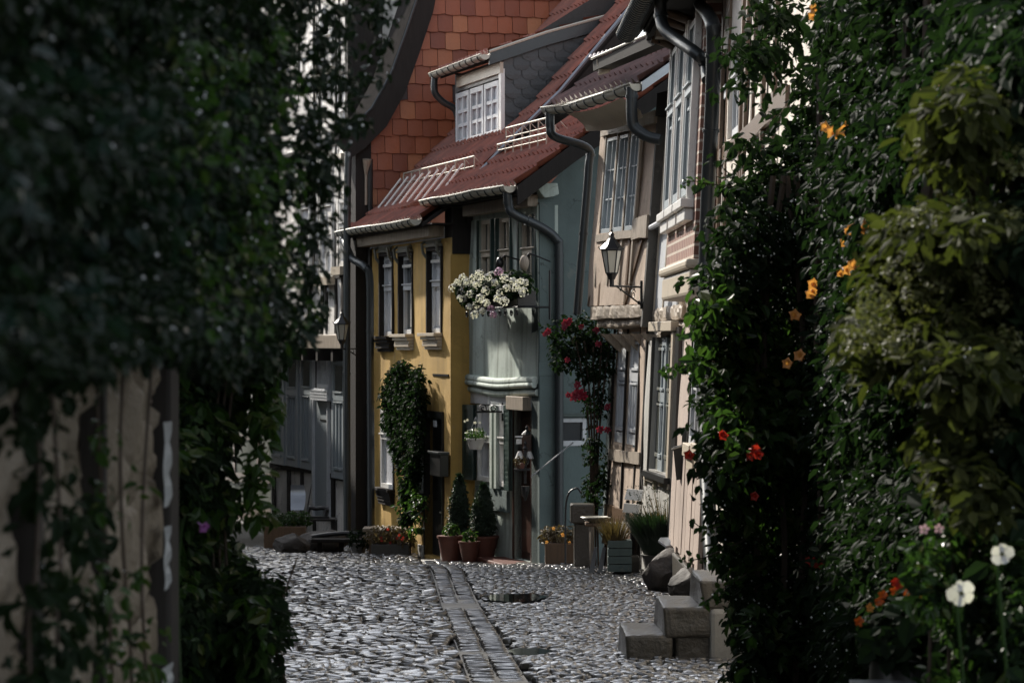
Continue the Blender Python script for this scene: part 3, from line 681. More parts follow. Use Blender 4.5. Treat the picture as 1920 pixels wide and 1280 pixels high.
s.build('verge_flashing', M['lead'], yh)
s = MB()
for i in range(1, len(ypr) - 1):
    a = rp(Y, YL + 0.10, ypr[i][0], ypr[i][1]); b = rp(Y, YL + 0.10, ypr[i + 1][0], ypr[i + 1][1]); z = Vector((0, 0, 1)); n = -Y.U * 0.04
    s.hexa([a - z * 0.5, b - z * 0.5, b - z * 0.5 + n, a - z * 0.5 + n, a, b, b + n, a + n])
s.build('verge_board', M['timber'], yh)
snowrail(yh, Y, 0.3, YL - 0.35, 0.42, 4.02, 0.24, 9)
for i in range(9):          # pale sloping snow stops
    u = 0.35 + i * 0.46; s = MB(); a = rp(Y, u, 0.02, 3.74); b = rp(Y, u + 0.02, 0.36, 4.18); s.tube([a, b], 0.017, 6); s.build('snow_stop', M['whitepaint'], yh)
c0 = rp(Y, -0.28, -0.40, 3.36)
P_ = lambda px, py, w: Y.P(*Y.uv(px, py, w), w)
downpipe(yh, [c0, P_(653, 470, 0.4), P_(662, 486, 0.38), P_(684, 500, 0.28), P_(693, 520, 0.22), P_(694, 620, 0.2), P_(695, 800, 0.2), P_(696, 985, 0.2)], 0.055, collars=(3, 26, 40, 46))
# dormer
ds = 1.0
DO = Y.O - Y.NH * 0  # dormer front is parallel to the facade, one metre behind it
class Sub:
    def __init__(s, fr, run): s.__dict__.update(fr.__dict__); s.O = fr.O - fr.NH * run
    P = Frame.P; uv = Frame.uv; rect = Frame.rect; ground = Frame.ground
D = Sub(Y, ds)
du0, du1, dv0, dv1 = D.rect(857, 140, 943, 292); 
dv0 = D.uv(942, 262)[1]; dv1 = D.uv(943, 140)[1]
dz = MB(); dz.fbox(D, du0 - 0.12, du1 + 0.02, dv0 - 0.25, dv0 + 0.03, -0.3, 0.0); dz.fbox(D, du0 - 0.12, du0 - 0.02, dv0, dv1 + 0.25, -0.2, 0.0); dz.fbox(D, du0 - 0.02, du1 + 0.02, dv1 - 0.03, dv1 + 0.22, -0.2, 0.0)
dm = dz.build('dormer', M['slate'], yh)
n3 = 3; gap = 0.03; wv = (du1 - du0 - 0.12) / n3
for i in range(n3):
    a = du0 + i * wv; window(D, dm, (a + gap, a + wv - gap, dv0 + 0.06, dv1 - 0.06), 2, 3, -0.02, 'lightgrey', 'curtain', 0.075, name='dormer_window', bar=0.05)
s = MB(); s.fbox(D, du1 - 0.10, du1 + 0.025, dv0 - 0.02, dv1 + 0.08, -0.02, 0.035)
s.build('corner_board', M['whitepaint'], dm)
s = MB(); s.fbox(D, du0 + 0.15, du1 + 0.03, dv1 + 0.02, dv1 + 0.17, 0.002, 0.05); s.build('dormer_fascia', M['creampaint'], dm)
# dormer roof slab, cheek
dpr = [(ds - 0.22, dv1 + 0.27), (ds + 0.6, dv1 + 0.56), (ds + 2.2, dv1 + 1.03)]
roof('dormer_roof', Y, dm, du0 - 0.15, du1 + 0.08, dpr, M['roofred'], pitch=0.2)
s = MB()
for i in range(2):
    a = rp(Y, du1 + 0.10, *dpr[i]); b = rp(Y, du1 + 0.10, *dpr[i + 1]); z = Vector((0, 0, 1)); n = -Y.U * 0.04
    s.hexa([a - z * 0.15, b - z * 0.15, b - z * 0.15 + n, a - z * 0.15 + n, a + z * 0.02, b + z * 0.02, b + z * 0.02 + n, a + z * 0.02 + n])
s.build('dormer_verge', M['darkpipe'], dm)
s = MB()
for i in range(2):
    a = rp(Y, du1 + 0.10, *dpr[i]); b = rp(Y, du1 + 0.10, *dpr[i + 1]); s.tube([a + Vector((0, 0, .03)), b + Vector((0, 0, .03))], 0.022, 6)
s.build('dormer_flashing', M['zinc'], dm)
gutter(dm, [rp(Y, du0 - 0.25 + (du1 - du0 + 0.42) * i / 4, ds - 0.30, dv1 + 0.25) for i in range(5)], 0.07)
q = rp(Y, du0 - 0.15, ds - 0.30, dv1 + 0.2)
downpipe(dm, [q, q + Vector((0.0, 0, -0.22)), q + Vector((0.12, 0.05, -0.36)), q + Vector((0.30, 0.10, -0.48)), q + Vector((0.36, 0.12, -0.75))], 0.05, 'greygreen' if False else 'darkpipe')
# cheek of scalloped slates on the side that faces up the street
cf = Frame(942, 39.27, 1000, 39.27); cf.U = (-Y.NH).copy(); cf.NH = cf.U.cross(Vector((0, 0, 1))); cf.N = cf.NH; cf.V = Vector((0, 0, 1)); cf.O = rp(Y, du1 + 0.015, ds, 0)
m = MB(); cz0 = lambda r: np.interp(r + ds, [p[0] for p in ypr], [p[1] for p in ypr]) - 0.05; cz1 = lambda r: np.interp(r + ds, [p[0] for p in dpr], [p[1] for p in dpr]) - 0.06
m.add([cf.P(0, cz0(0), 0), cf.P(1.2, cz0(1.2), 0), cf.P(2.2, cz0(2.2), 0), cf.P(2.2, cz1(2.2), 0), cf.P(1.2, cz1(1.2), 0), cf.P(0, cz1(0), 0)], [(0, 1, 2, 3, 4, 5)])
ck = m.build('dormer_cheek', M['slate'], dm)
m = MB(); row = 0; v = cz0(0) - 0.1
while v < cz1(2.2):
    u = -0.1 + (row % 2) * 0.12
    while u < 2.2:
        if cz0(u + 0.06) - 0.02 < v + 0.05 < cz1(u + 0.1) - 0.10 and u > -0.02:
            c = [cf.P(u + 0.006, v + 0.2, 0.006)] + [cf.P(u + 0.12 - 0.114 * math.cos(t), v + 0.07 - 0.07 * math.sin(t), 0.02) for t in [math.pi * k / 6 for k in range(7)]] + [cf.P(u + 0.234, v + 0.2, 0.006)]
            m.add(c, [tuple(range(9))])
        u += 0.24
    v += 0.13; row += 1
m.build('slate_shingle', M['slate'], ck)
m = MB(); q = pt(0, 0, 1)
mbx = thing('mailbox', 'black letterbox on the yellow wall beside the dark door', 'mailbox', tuple(Y.P(yd[1] + 0.1, Y.uv(832, 890)[1], 0.02)))
r_ = Y.rect(818, 850, 838, 892, 0.06); m = MB(); m.fbox(Y, r_[0], r_[1] - 0.02, r_[2], r_[3], 0.03, 0.15); m.build('box', M['black'], mbx, bevel=0.008)
m = MB(); m.fbox(Y, r_[0] - 0.02, r_[1], r_[3], r_[3] + 0.03, 0.02, 0.18); m.build('lid', M['darkpipe'], mbx, bevel=0.006)

# ------------------------------------------------------------------ tile hung gable behind
B = Frame(688, 42.75, 1050, 43.6)
bh = thing('tile_hung_house', 'tall gable hung with orange red clay tiles behind the yellow roof, black barge boards', 'house', tuple(B.P(1, G(43), 0)))
outl = [(692, 1010), (692, 240), (715, 200), (750, 140), (778, 70), (805, -20), (815, -110), (1180, -110), (1180, 200)]
bp = [B.uv(*p) for p in outl]
m = MB(); m.add([B.P(a, b, -0.02) for a, b in bp] + [B.P(a, b, -0.2) for a, b in bp], [tuple(range(9))] + [(i, (i + 1) % 9, 9 + (i + 1) % 9, 9 + i) for i in range(9)]); m.build('gable_wall', M['darkwall'], bh)
m = MB(); tw, te = 0.235, 0.265; row = 0; v = B.uv(800, 420)[1]
rngt = random.Random(5)
def left_limit(v):
    ys = sorted([(b, a) for a, b in bp[1:7]]); return np.interp(v, [q[0] for q in ys], [q[1] for q in ys])
while v < B.uv(800, -60)[1]:
    u = -0.2 + (row % 2) * tw * 0.5
    while u < B.uv(1150, 100)[0]:
        if u + tw * 0.5 > left_limit(v + 0.1):
            a = max(u, left_limit(v + te * 0.5)); tl = rngt.gauss(0, 0.006); dr_ = rngt.gauss(0, 0.006); o1 = 0.040 + rngt.uniform(0, 0.012); c = []
            for (uu, vv, ww) in ((a + 0.004, v + dr_ + tl, o1), (u + tw / 2, v - 0.012 + dr_, o1 + 0.006), (u + tw - 0.004, v + dr_ - tl, o1), (u + tw - 0.004, v + te * 1.12, 0.012), (a + 0.004, v + te * 1.12, 0.012)):
                c.append(B.P(uu, vv, ww)); 
            for (uu, vv, ww) in ((a + 0.004, v + dr_ + tl, o1 - 0.022), (u + tw / 2, v - 0.012 + dr_, o1 - 0.016), (u + tw - 0.004, v + dr_ - tl, o1 - 0.022), (u + tw - 0.004, v + te * 1.12, -0.008), (a + 0.004, v + te * 1.12, -0.008)):
                c.append(B.P(uu, vv, ww))
            m.add(c, [(0, 1, 2, 3, 4), (1, 0, 5, 6), (2, 1, 6, 7), (0, 4, 9, 5), (3, 2, 7, 8)])
        u += tw
    v += te; row += 1
m.build('hung_tile', M['tile'], bh)
bl = [B.uv(*p, 0.25) for p in ((648, 262), (672, 245), (712, 205), (748, 140), (775, 65), (800, -10), (815, -90))]
m = MB()
for i in range(len(bl) - 1):
    (a, b), (c, d) = bl[i], bl[i + 1]; e = 0.23
    m.hexa([B.P(a + 0.10, b - 0.26, 0.0), B.P(c + 0.10, d - 0.26, 0.0), B.P(c + 0.10, d - 0.26, 0.26), B.P(a + 0.10, b - 0.26, 0.26), B.P(a - 0.12, b, 0.0), B.P(c - 0.12, d, 0.0), B.P(c - 0.12, d, 0.26), B.P(a - 0.12, b, 0.26)])
m.build('barge_board', M['timber'], bh)
m = MB()
m.tube([B.P(a - 0.12, b + 0.02, 0.26) for a, b in bl], 0.02, 6); m.build('barge_flashing', M['darkpipe'], bh)
m = MB()      # roof slope on the far side of the barge board
for i in range(len(bl) - 1):
    (a, b), (c, d) = bl[i], bl[i + 1]
    m.hexa([B.P(a - 0.12, b - 0.05, -0.9), B.P(c - 0.12, d - 0.05, -0.9), B.P(c - 0.12, d - 0.05, 0.2), B.P(a - 0.12, b - 0.05, 0.2), B.P(a - 0.14, b, -0.9), B.P(c - 0.14, d, -0.9), B.P(c - 0.14, d, 0.2), B.P(a - 0.14, b, 0.2)])
m.build('roof', simple('dark_matt_roof', (0.03, 0.028, 0.027), 0.95, 0, 0.4, 0.0), bh)  # one even, very dark matt colour for the whole slope
m = MB(); a0 = B.uv(664, 500)[0]; a1 = B.uv(693, 500)[0]
m.fbox(B, a0, a1, G(43) - 0.1, B.uv(680, 262)[1], -0.3, 0.1); m.build('corner_post', M['timber'], bh)
m = MB(); m.tube([B.P(B.uv(688, 1000)[0] + 0.02, B.uv(688, 1000)[1], 0.14)] + [B.P(B.uv(690, y_)[0], B.uv(690, y_)[1], 0.14) for y_ in (800, 300)], 0.04, 8)
m.build('iron_pipe', M['iron'], bh)
m = MB(); k0 = B.uv(683, 312)[0]; m.tube([B.P(k0, B.uv(683, 385)[1], 0.12), B.P(k0, B.uv(683, 330)[1], 0.12), B.P(k0 - 0.0, B.uv(683, 300)[1], 0.18)], [0.02, 0.022, 0.07], 8); m.build('carved_corbel', M['oldwood'], bh)
downpipe(bh, [B.P(*B.uv(653, 285, 0.5), 0.5), B.P(*B.uv(651, 400, 0.5), 0.5), B.P(*B.uv(650, 700, 0.5), 0.5), B.P(*B.uv(651, 1000, 0.5), 0.5)], 0.055, collars=(8, 16))

# ------------------------------------------------------------------ pale green house
Gr = Frame(882, 38.07, 1010, 35.1); GL = Gr.len
gh = thing('green_house', 'pale green plastered house with white flower box under its upper windows', 'house', tuple(Gr.P(GL / 2, G(36.5), 0)))
go = [Gr.rect(*r) for r in ((898, 412, 921, 560), (932, 408, 957, 560), (974, 402, 1004, 560))]
glw = [Gr.rect(893, 760, 919, 902), Gr.rect(934, 758, 950, 912)]
gdo = Gr.rect(958, 768, 990, 1046); gdo = (gdo[0], gdo[1], Gr.ground(gdo[0]) + 0.05, gdo[3])
gb = G(38.2) - 0.1; gtop = Gr.uv(960, 392)[1]; gbelt = Gr.uv(950, 722)[1]
wallmesh(Gr, -0.02, GL, gbelt, gtop, go, 0.14, 0.0, 0.012, seed=2).build('wall', M['green'], gh)
wallmesh(Gr, -0.02, GL, gb, gbelt, glw + [gdo], 0.14, -0.05, 0.012, seed=5).build('lower_wall', M['green'], gh)
for i, r in enumerate(go): window(Gr, gh, r, 2, 1, -0.08, 'creampaint', 'glass', 0.055, 0.56, bar=0.035)
for i, r in enumerate(go):
    s = MB(); u0, u1, v0, v1 = r; s.fbox(Gr, u0 - 0.05, u0 - 0.003, v0, v1, -0.06, 0.022); s.build('window_surround', M['greenpaint'], gh); s = MB(); s.fbox(Gr, u1 + 0.003, u1 + 0.05, v0, v1, -0.06, 0.022); s.build('window_surround', M['greenpaint'], gh)
s = MB(); s.fbox(Gr, 0.1, GL - 0.02, gtop - 0.02, gtop + 0.13, 0.002, 0.14); s.build('fascia', M['oldwood'], gh, bevel=0.01)
s = MB(); s.fbox(Gr, -0.9, GL + 0.02, gtop + 0.132, 3.6, -0.2, 0.28); s.build('eave_box', M['timber'], gh)
s = MB(); s.fbox(YS, 0.02, 0.55, YS.uv(865, 476)[1], 3.55, -0.4, 0.02); s.build('eave_return', M['timber'], gh)
# rounded belt moulding
m = MB()
for (vv, ww, rr) in ((0.06, 0.03, 0.05), (0.0, 0.05, 0.035), (-0.09, 0.0, 0.045)):
    m.tube([Gr.P(GL * i / 12 - 0.02, gbelt + vv + 0.02 * math.sin(i * 0.5 + 2), ww) for i in range(13)], rr, 10)
m.build('belt_moulding', M['green'], gh, smooth=True)
m = MB()
for k, (a, b, y0_, y1_) in enumerate(((0.0, GL * 0.28, 738, 760), (GL * 0.3, GL * 0.72, 736, 757), (GL * 0.3, GL * 0.5, 759, 775), (0.78 * GL, GL - 0.03, 740, 760))):
    v_ = Gr.uv(940, y1_)[1]; m.fbox(Gr, a, b, v_, Gr.uv(940, y0_)[1], -0.06, 0.0 - 0.008 * (k % 2))
m.build('lintel_board', M['lightgrey'], gh, bevel=0.006)
for i, r in enumerate(glw): window(Gr, gh, r, 1, 1, -0.06, 'whitepaint', 'curtain', 0.05, 0.55)
def openshutter(fr, parent, u, v0, v1, ang, wid, mat):
    m = MB(); d = (fr.U * math.cos(ang) + fr.N * math.sin(ang)).normalized(); q = d.cross(Vector((0, 0, 1))); o = fr.P(u, 0, 0.02)
    def bx(a, b, z0, z1, t0, t1):
        m.hexa([o + d * x + q * t + Vector((0, 0, z)) for z in (z0, z1) for (x, t) in ((a, t0), (b, t0), (b, t1), (a, t1))])
    bx(0, wid, v0, v1, -0.014, 0.014)
    for (a, b, z0, z1) in ((0, 0.05, v0, v1), (wid - 0.05, wid, v0, v1), (0.05, wid - 0.05, v0, v0 + 0.07), (0.05, wid - 0.05, v1 - 0.07, v1), (0.05, wid - 0.05, (v0 + v1) / 2 - 0.03, (v0 + v1) / 2 + 0.03)): bx(a, b, z0, z1, -0.024, 0.024)
    n = int((v1 - v0) / 0.07)
    for i in range(n): z = v0 + 0.07 + (v1 - v0 - 0.14) * i / n; bx(0.05, wid - 0.05, z, z + 0.03, -0.019, 0.019)
    return m.build('shutter', mat, parent)
r = glw[0]; openshutter(Gr, gh, r[0] - 0.01, r[2], r[3], R(163), 0.27, M['greenpaint'])
r = glw[1]; openshutter(Gr, gh, r[1] + 0.01, r[2] - 0.02, r[3], R(7), 0.40, M['greenpaint'])
s = MB()
for px in (922, 930): q = Gr.rect(px, 760, px + 4, 915); s = MB(); s.fbox(Gr, *q, -0.04, 0.03); s.build('timber_post', M['green'], gh)
s = MB(); q = Gr.rect(890, 915, 948, 955); s.fbox(Gr, *q, -0.06, -0.012); s.build('lower_panel', M['teal'], gh)
u0, u1, v0, v1 = gdo; dd = MB(); dd.fbox(Gr, u0, u1, v0, v1, -0.17, -0.14); dd.fbox(Gr, u0 + 0.1, u1 - 0.1, v0 + 0.1, v0 + 0.9, -0.14, -0.12); dd.fbox(Gr, u0 + 0.1, u1 - 0.1, v0 + 1.0, v1 - 0.1, -0.14, -0.12)
dr = dd.build('door', M['doorbrown'], gh, bevel=0.004)
s = MB(); s.fbox(Gr, u0 - 0.05, u0, v0, v1, -0.14, -0.03); s.fbox(Gr, u1, u1 + 0.04, v0, v1, -0.14, -0.03); s.build('door_frame', M['doorbrown'], gh)
s = MB(); s.fbox(Gr, u0 + 0.1, u1 + 0.1, v1 - 0.0, v1 + 0.17, -0.05, 0.10); s.build('door_hood', M['oldwood'], gh, bevel=0.006)
s = MB(); s.fbox(Gr, u0 - 0.5, u1 + 0.02, v0 - 0.13, v0 - 0.01, -0.14, 0.32); s.build('doorstep', M['terracotta'], gh, bevel=0.012)
s = MB(); s.fbox(Gr, u1 + 0.05, GL + 0.3, v0 - 0.16, v0 + 0.02, -0.02, 0.18); s.build('plinth_stone', M['stone'], gh, bevel=0.015)
GS = Frame(1010, 35.1, 1154, 35.39)
gside = thing  # side wall facing the camera
sw = GS.rect(1043, 784, 1101, 836); gs_top = [(0.0, GS.uv(1012, 372)[1]), (0.62, GS.uv(1100, 268)[1]), (2.4, GS.uv(1100, 268)[1] + 1.45)]
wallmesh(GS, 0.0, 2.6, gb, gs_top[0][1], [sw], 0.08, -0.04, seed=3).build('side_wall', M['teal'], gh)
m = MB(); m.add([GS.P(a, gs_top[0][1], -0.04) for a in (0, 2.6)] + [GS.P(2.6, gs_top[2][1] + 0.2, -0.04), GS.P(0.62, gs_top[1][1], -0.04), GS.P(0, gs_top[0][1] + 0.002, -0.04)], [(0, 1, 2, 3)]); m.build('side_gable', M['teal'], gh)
m = MB(); m.fbox(GS, 0.0, 0.20, gb, gs_top[0][1] - 0.05, -0.3, 0.035); m.fbox(GS, -0.01, 0.21, GS.uv(1020, 705)[1], GS.uv(1020, 680)[1], 0.03, 0.042); m.build('pilaster', M['teal'], gh, bevel=0.012)
wd = window(GS, gh, sw, 1, 1, -0.08, 'lightgrey', 'glass', 0.05); s = MB(); s.fbox(GS, sw[0] - 0.05, sw[1] + 0.3, sw[3] + 0.02, sw[3] + 0.06, -0.03, 0.02); s.build('window_hood', M['greenpaint'], wd)
cap = MB(); a = GS.rect(1003, 345, 1045, 372, 0.08)
cap.add([GS.P(u_, v_, w_) for w_ in (0.16, -0.1) for (u_, v_) in ((a[0], a[3] - 0.04), (a[0] + 0.03, a[3]), (a[1] - 0.02, a[3] + 0.01), (a[1], a[2] + 0.05), (a[1] - 0.07, a[2] + 0.02), (a[0] + 0.10, a[2]), (a[0] + 0.05, a[2] + 0.06))], [tuple(range(6, -1, -1)), tuple(range(7, 14))] + [(i, (i + 1) % 7, 7 + (i + 1) % 7, 7 + i) for i in range(7)]); cap.build('stone_kneeler', M['green'], gh, bevel=0.01)
gpr = [(-0.36, 3.66), (0.4, 4.22), (1.2, 4.74), (2.6, 5.75)]
roof('roof', Gr, gh, -0.75, GL + 0.28, gpr, M['roofred'], pitch=0.19, verge0=lambda r: -0.75 if r < 0.4 else -0.3)
snowrail(gh, Gr, 0.0, 2.2, 0.5, 4.40, 0.22, 7)
snowrail(gh, Gr, 0.1, 2.3, 0.35, 4.25, 0.14, 7)
def verge(fr, parent, u, prof, depth, mat, th=0.05):
    s = MB(); z = Vector((0, 0, 1))
    for i in range(len(prof) - 1):
        a = rp(fr, u, *prof[i]); b = rp(fr, u, *prof[i + 1]); n = -fr.U * th; s.hexa([a - z * depth, b - z * depth, b - z * depth + n, a - z * depth + n, a, b, b + n, a + n])
    return s.build('verge_board', mat, parent)
verge(Gr, gh, GL + 0.30, gpr, 0.24, M['timber'])
verge(Gr, gh, -0.73, gpr[:2], 0.10, M['lead'])
gutter(gh, [rp(Gr, -0.72 + (GL + 0.95) * i / 6, -0.44, 3.66 + 0.008 * math.sin(i * 2)) for i in range(7)], 0.08)
PG = lambda px, py, w: Gr.P(*Gr.uv(px, py, w), w)
downpipe(gh, [rp(Gr, GL + 0.12, -0.44, 3.62), rp(Gr, GL + 0.12, -0.42, 3.42), rp(Gr, GL + 0.14, -0.36, 3.32), GS.P(0.02, GS.uv(1012, 428)[1], 0.10), GS.P(0.20, GS.uv(1038, 450)[1], 0.10), GS.P(0.235, GS.uv(1044, 480)[1], 0.09), GS.P(0.235, GS.uv(1044, 700)[1], 0.09), GS.P(0.235, GS.uv(1044, 1010)[1], 0.09)], 0.055, collars=(6, 20, 40, 48))

# ------------------------------------------------------------------ half timbered house at the end of the street
H = Frame(515, 51.8, 690, 45.0)
hh = thing('timber_house', 'white half timbered house with grey shutters at the end of the street', 'house', tuple(H.P(3.5, G(48), 0)))
HL = H.len
hd = H.rect(594, 750, 620, 972)
wallmesh(H, -0.3, HL + 0.3, G(50) - 0.3, H.uv(600, 655)[1], [], 0.1, 0, 0.01).build('wall', M['white'], hh)
m = MB()
for (px, y0_, y1_) in ((512, 870, 1010), (540, 870, 1010), (565, 870, 1010), (589, 660, 1010), (623, 660, 1010), (651, 870, 1010), (656, 665, 890), (684, 660, 1010), (660, 890, 1010)):
    q = H.rect(px, y0_, px + 5.5, y1_); m.fbeam(H, ((q[0] + q[1]) / 2, q[2]), ((q[0] + q[1]) / 2, q[3]), (q[1] - q[0]), 0.0, 0.025, 0.01)
for (a, b) in (((508, 872), (590, 882)), ((622, 893), (690, 903)), ((622, 760), (690, 768))):
    p, q = H.uv(*a), H.uv(*b); m.fbeam(H, p, q, 0.10, 0.0, 0.03)
p, q = H.uv(572, 985), H.uv(588, 900); m.fbeam(H, p, q, 0.05, 0.0, 0.02)
m.build('timber_frame', M['timber'], hh)
for r_ in ((512, 671, 537, 870), (540, 664, 563, 874), (567, 660, 589, 879), (626, 667, 652, 897), (661, 674, 682, 901)):
    q = H.rect(*r_, 0.03); s_ = shutter(H, hh, q, 0.03, 'bluegrey', 0.66, 2)
    g = MB(); t = (q[1] - q[0]) * 0.24; g.fbox(H, q[0] + t, q[1] - t, q[2] + (q[3] - q[2]) * 0.70, q[3] - 0.16, 0.06, 0.068); g.build('pane', M['glass'], s_)
dm_ = MB(); dm_.fbox(H, hd[0], hd[1], hd[2], hd[3], 0.0, 0.03); dr = dm_.build('door', M['bluegrey'], hh)
s = MB(); q = H.rect(601, 786, 613, 789, 0.03); s.fbox(H, *q, 0.03, 0.04); s.build('letter_slot', M['black'], dr)
s = MB(); s.fbox(H, hd[0] - 0.10, hd[0], hd[2], H.uv(600, 655)[1], 0.0, 0.07); s.fbox(H, hd[1], hd[1] + 0.05, hd[2], H.uv(600, 655)[1], 0.0, 0.07)
q = H.rect(591, 728, 622, 750, 0.05); s.fbox(H, q[0], q[1], q[2], q[3], 0.0, 0.12)
for k in range(4): s.fbox(H, q[0] - 0.02, q[1] + 0.02, q[2] + 0.05 * k, q[2] + 0.05 * k + 0.025, 0.12, 0.14)
s.build('door_frame', M['lightgrey'], hh)
window(H, hh, H.rect(598, 668, 620, 727, 0.04), 5, 2, 0.03, 'lightgrey', 'glass', 0.05, name='transom_window')
HU = Sub(H, -0.35)
vj = HU.uv(600, 628)[1]
HTOP = EZ + 6.4
uw = [HU.rect(*r) for r in ((603, 292, 628, 520), (566, 300, 585, 520), (641, 372, 653, 500), (603, 20, 628, 130), (641, 200, 655, 290))]
wallmesh(HU, -2.6, HL + 0.2, vj, HTOP, [], 0.1, 0, 0.015, 0.5).build('upper_wall', M['white'], hh)
m = MB()
for px in (555, 580, 603, 612, 629, 641):
    q = HU.rect(px, 520, px + 3.5, 625); m.fbeam(HU, ((q[0] + q[1]) / 2, q[2]), ((q[0] + q[1]) / 2 + 0.02, q[3]), q[1] - q[0], 0.0, 0.022, 0.012)
for px in (560, 588, 598, 629, 636):
    q = HU.rect(px, 0, px + 3.5, 520); m.fbeam(HU, ((q[0] + q[1]) / 2, q[2]), ((q[0] + q[1]) / 2, HTOP), 0.09, 0.0, 0.022, 0.012)
for y_ in (520, 275, 150): v_ = HU.uv(610, y_)[1]; m.fbeam(HU, (-2.5, v_), (HL + 0.1, v_ + 0.02), 0.10, 0.0, 0.026)
m.build('upper_timber_frame', M['timber'], hh)
m = MB(); m.fbox(HU, -2.6, HL + 0.2, vj - 0.22, vj, -0.3, 0.05); m.build('jetty_beam', M['oldwood'], hh, bevel=0.01)
for i in range(6):
    m = MB(); u = 0.6 + i * 1.1; m.fbox(HU, u, u + 0.14, vj - 0.42, vj - 0.222, -0.35, 0.02); m.build('beam_end', M['timber'], hh)
for i, r in enumerate(uw):
    wd = window(HU, hh, r, 2 if i in (0, 3) else 1, 3, 0.0, 'whitepaint', 'curtain', 0.07, 0.6); s = MB(); s.fbox(HU, r[0] - 0.1, r[1] + 0.1, r[2] - 0.13, r[2], 0.02, 0.16); s.build('sill', M['creampaint'], wd)
m = MB(); m.fbox(HU, HL + 0.16, HL + 0.34, G(45), HTOP, -0.5, 0.06); m.build('corner_post', M['timber'], hh)
# roof seen end-on left of the tall storey, and grey gable wall behind
m = MB(); gw = Frame(640, 48, 760, 48); m.fbox(gw, 0.0, 3.0, G(48), EZ + 6.2, -0.4, 0); hb = m.build('gable_house', M['greywall'], None, label='grey plastered gable wall seen between the timbered house and the black barge board', cat='house')
s = MB()
for (a, b) in (((650, -20), (650, 300)), ((668, -20), (664, 300)), ((655, 148), (740, 150)), ((700, 0), (668, 140))):
    s.fbeam(gw, gw.uv(*a), gw.uv(*b), 0.14, 0.0, 0.03)
s.build('timber_frame', M['timber'], hb)
hr = Frame(470, 62, 562, 62); m = MB(); a = hr.uv(562, 60); b = hr.uv(530, 260); c = hr.uv(500, 330)
rf = MB()
for i in range(24):
    t = i / 24; p = Vector(a).lerp(Vector(b), t); rf.hexa([hr.P(p.x - 1.5, p.y - 0.9, 0.5), hr.P(p.x, p.y - 0.03, 0.5), hr.P(p.x, p.y - 0.03, -3), hr.P(p.x - 1.5, p.y - 0.9, -3), hr.P(p.x - 1.5, p.y - 0.82, 0.45), hr.P(p.x + 0.03, p.y + 0.05, 0.45), hr.P(p.x + 0.03, p.y + 0.05, -3), hr.P(p.x - 1.5, p.y - 0.82, -3)])
rb = rf.build('gabled_house', M['roofgrey'], None, label='tiled roof edge behind the leaves left of the timbered house', cat='house')
m = MB(); m.fbox(hr, -3, hr.uv(548, 300)[0], G(50), hr.uv(548, 270)[1], -3, 0.2); m.build('wall', M['greywall'], rb)

# small grey green house far left
L = Frame(420, 57, 514, 54.5)
lh = thing('small_house', 'small grey green house with brown timbers glimpsed through the left vines', 'house', tuple(L.P(0.6, G(56), 0)))
lw = L.rect(450, 740, 476, 806)
wallmesh(L, -5, L.len + 0.15, G(56) - 0.3, EZ + 4.6, [lw], 0.1).build('wall', M['dimgreen'], lh)
m = MB(); m.add([L.P(-5, EZ + 4.5, 0.3), L.P(L.len + 0.3, EZ + 4.5, 0.3), L.P(L.len + 0.3, EZ + 7.0, -2.6), L.P(-5, EZ + 7.0, -2.6), L.P(-5, EZ + 4.4, 0.3), L.P(L.len + 0.3, EZ + 4.4, 0.3), L.P(L.len + 0.3, EZ + 6.9, -2.6), L.P(-5, EZ + 6.9, -2.6)], [(0, 1, 2, 3), (7, 6, 5, 4), (0, 4, 5, 1), (1, 5, 6, 2), (2, 6, 7, 3), (3, 7, 4, 0)]); m.build('roof', M['roofgrey'], lh)  # unseen roof over a raised wall, added to shade the timbered house
m = MB()
for (a, b, w_) in (((484, 700), (484, 905), 0.13), ((440, 700), (440, 905), 0.13), ((420, 893), (512, 897), 0.18), ((440, 818), (484, 820), 0.1)): m.fbeam(L, L.uv(*a), L.uv(*b), w_, 0.0, 0.02)
m.build('timber_frame', M['brownwood'], lh)
window(L, lh, lw, 2, 2, -0.06, 'whitepaint', 'glass', 0.06)
m = MB(); m.fbox(L, -1, L.len + 0.2, G(56) - 0.3, L.uv(460, 945)[1], 0.0, 0.05); m.build('plinth', M['pinkwall'], lh)

# ------------------------------------------------------------------ crooked tan house
T = Frame(1098, 33.0, 1203, 31.0, 0.082); TL = T.len
th_ = thing('tan_house', 'crooked tan plastered house leaning back with grey casements above a jetty', 'house', tuple(T.P(1, G(30), -0.28)))
tb = G(31.5) - 0.1; tj = T.uv(1150, 572)[1]; tt = T.uv(1170, 232)[1]
to = [T.rect(*r) for r in ((1135, 258, 1154, 436), (1158, 252, 1176, 434), (1180, 248, 1197, 430))]
to = [(a, b, T.uv(1150, 436)[1], T.uv(1160, 256)[1]) for (a, b, c, d) in to]
wallmesh(T, 0, TL, tj, tt, to, 0.1, 0.0, 0.014, seed=1).build('wall', M['tan'], th_)
m = MB(); m.fbox(T, TL - 0.02, TL + 0.03, tj - 0.25, tt + 0.1, -0.4, 0.02); m.fbox(TD_ := Frame(1153, 33.15, 1214, 31.2, 0.045), TD_.len, TD_.len + 0.04, tb, tj - 0.25, -0.3, 0.0); m.build('side_wall', M['darkwall'], th_)  # near end of the tan house coloured dark to stand for its shade
for r in to:
    window(T, th_, r, 2, 3, -0.03, 'bluegrey', 'curtain', 0.04, None, bar=0.018)
m = MB()
gaps = [to[0][0] - 0.035, (to[0][1] + to[1][0]) / 2, (to[1][1] + to[2][0]) / 2, to[2][1] + 0.035]
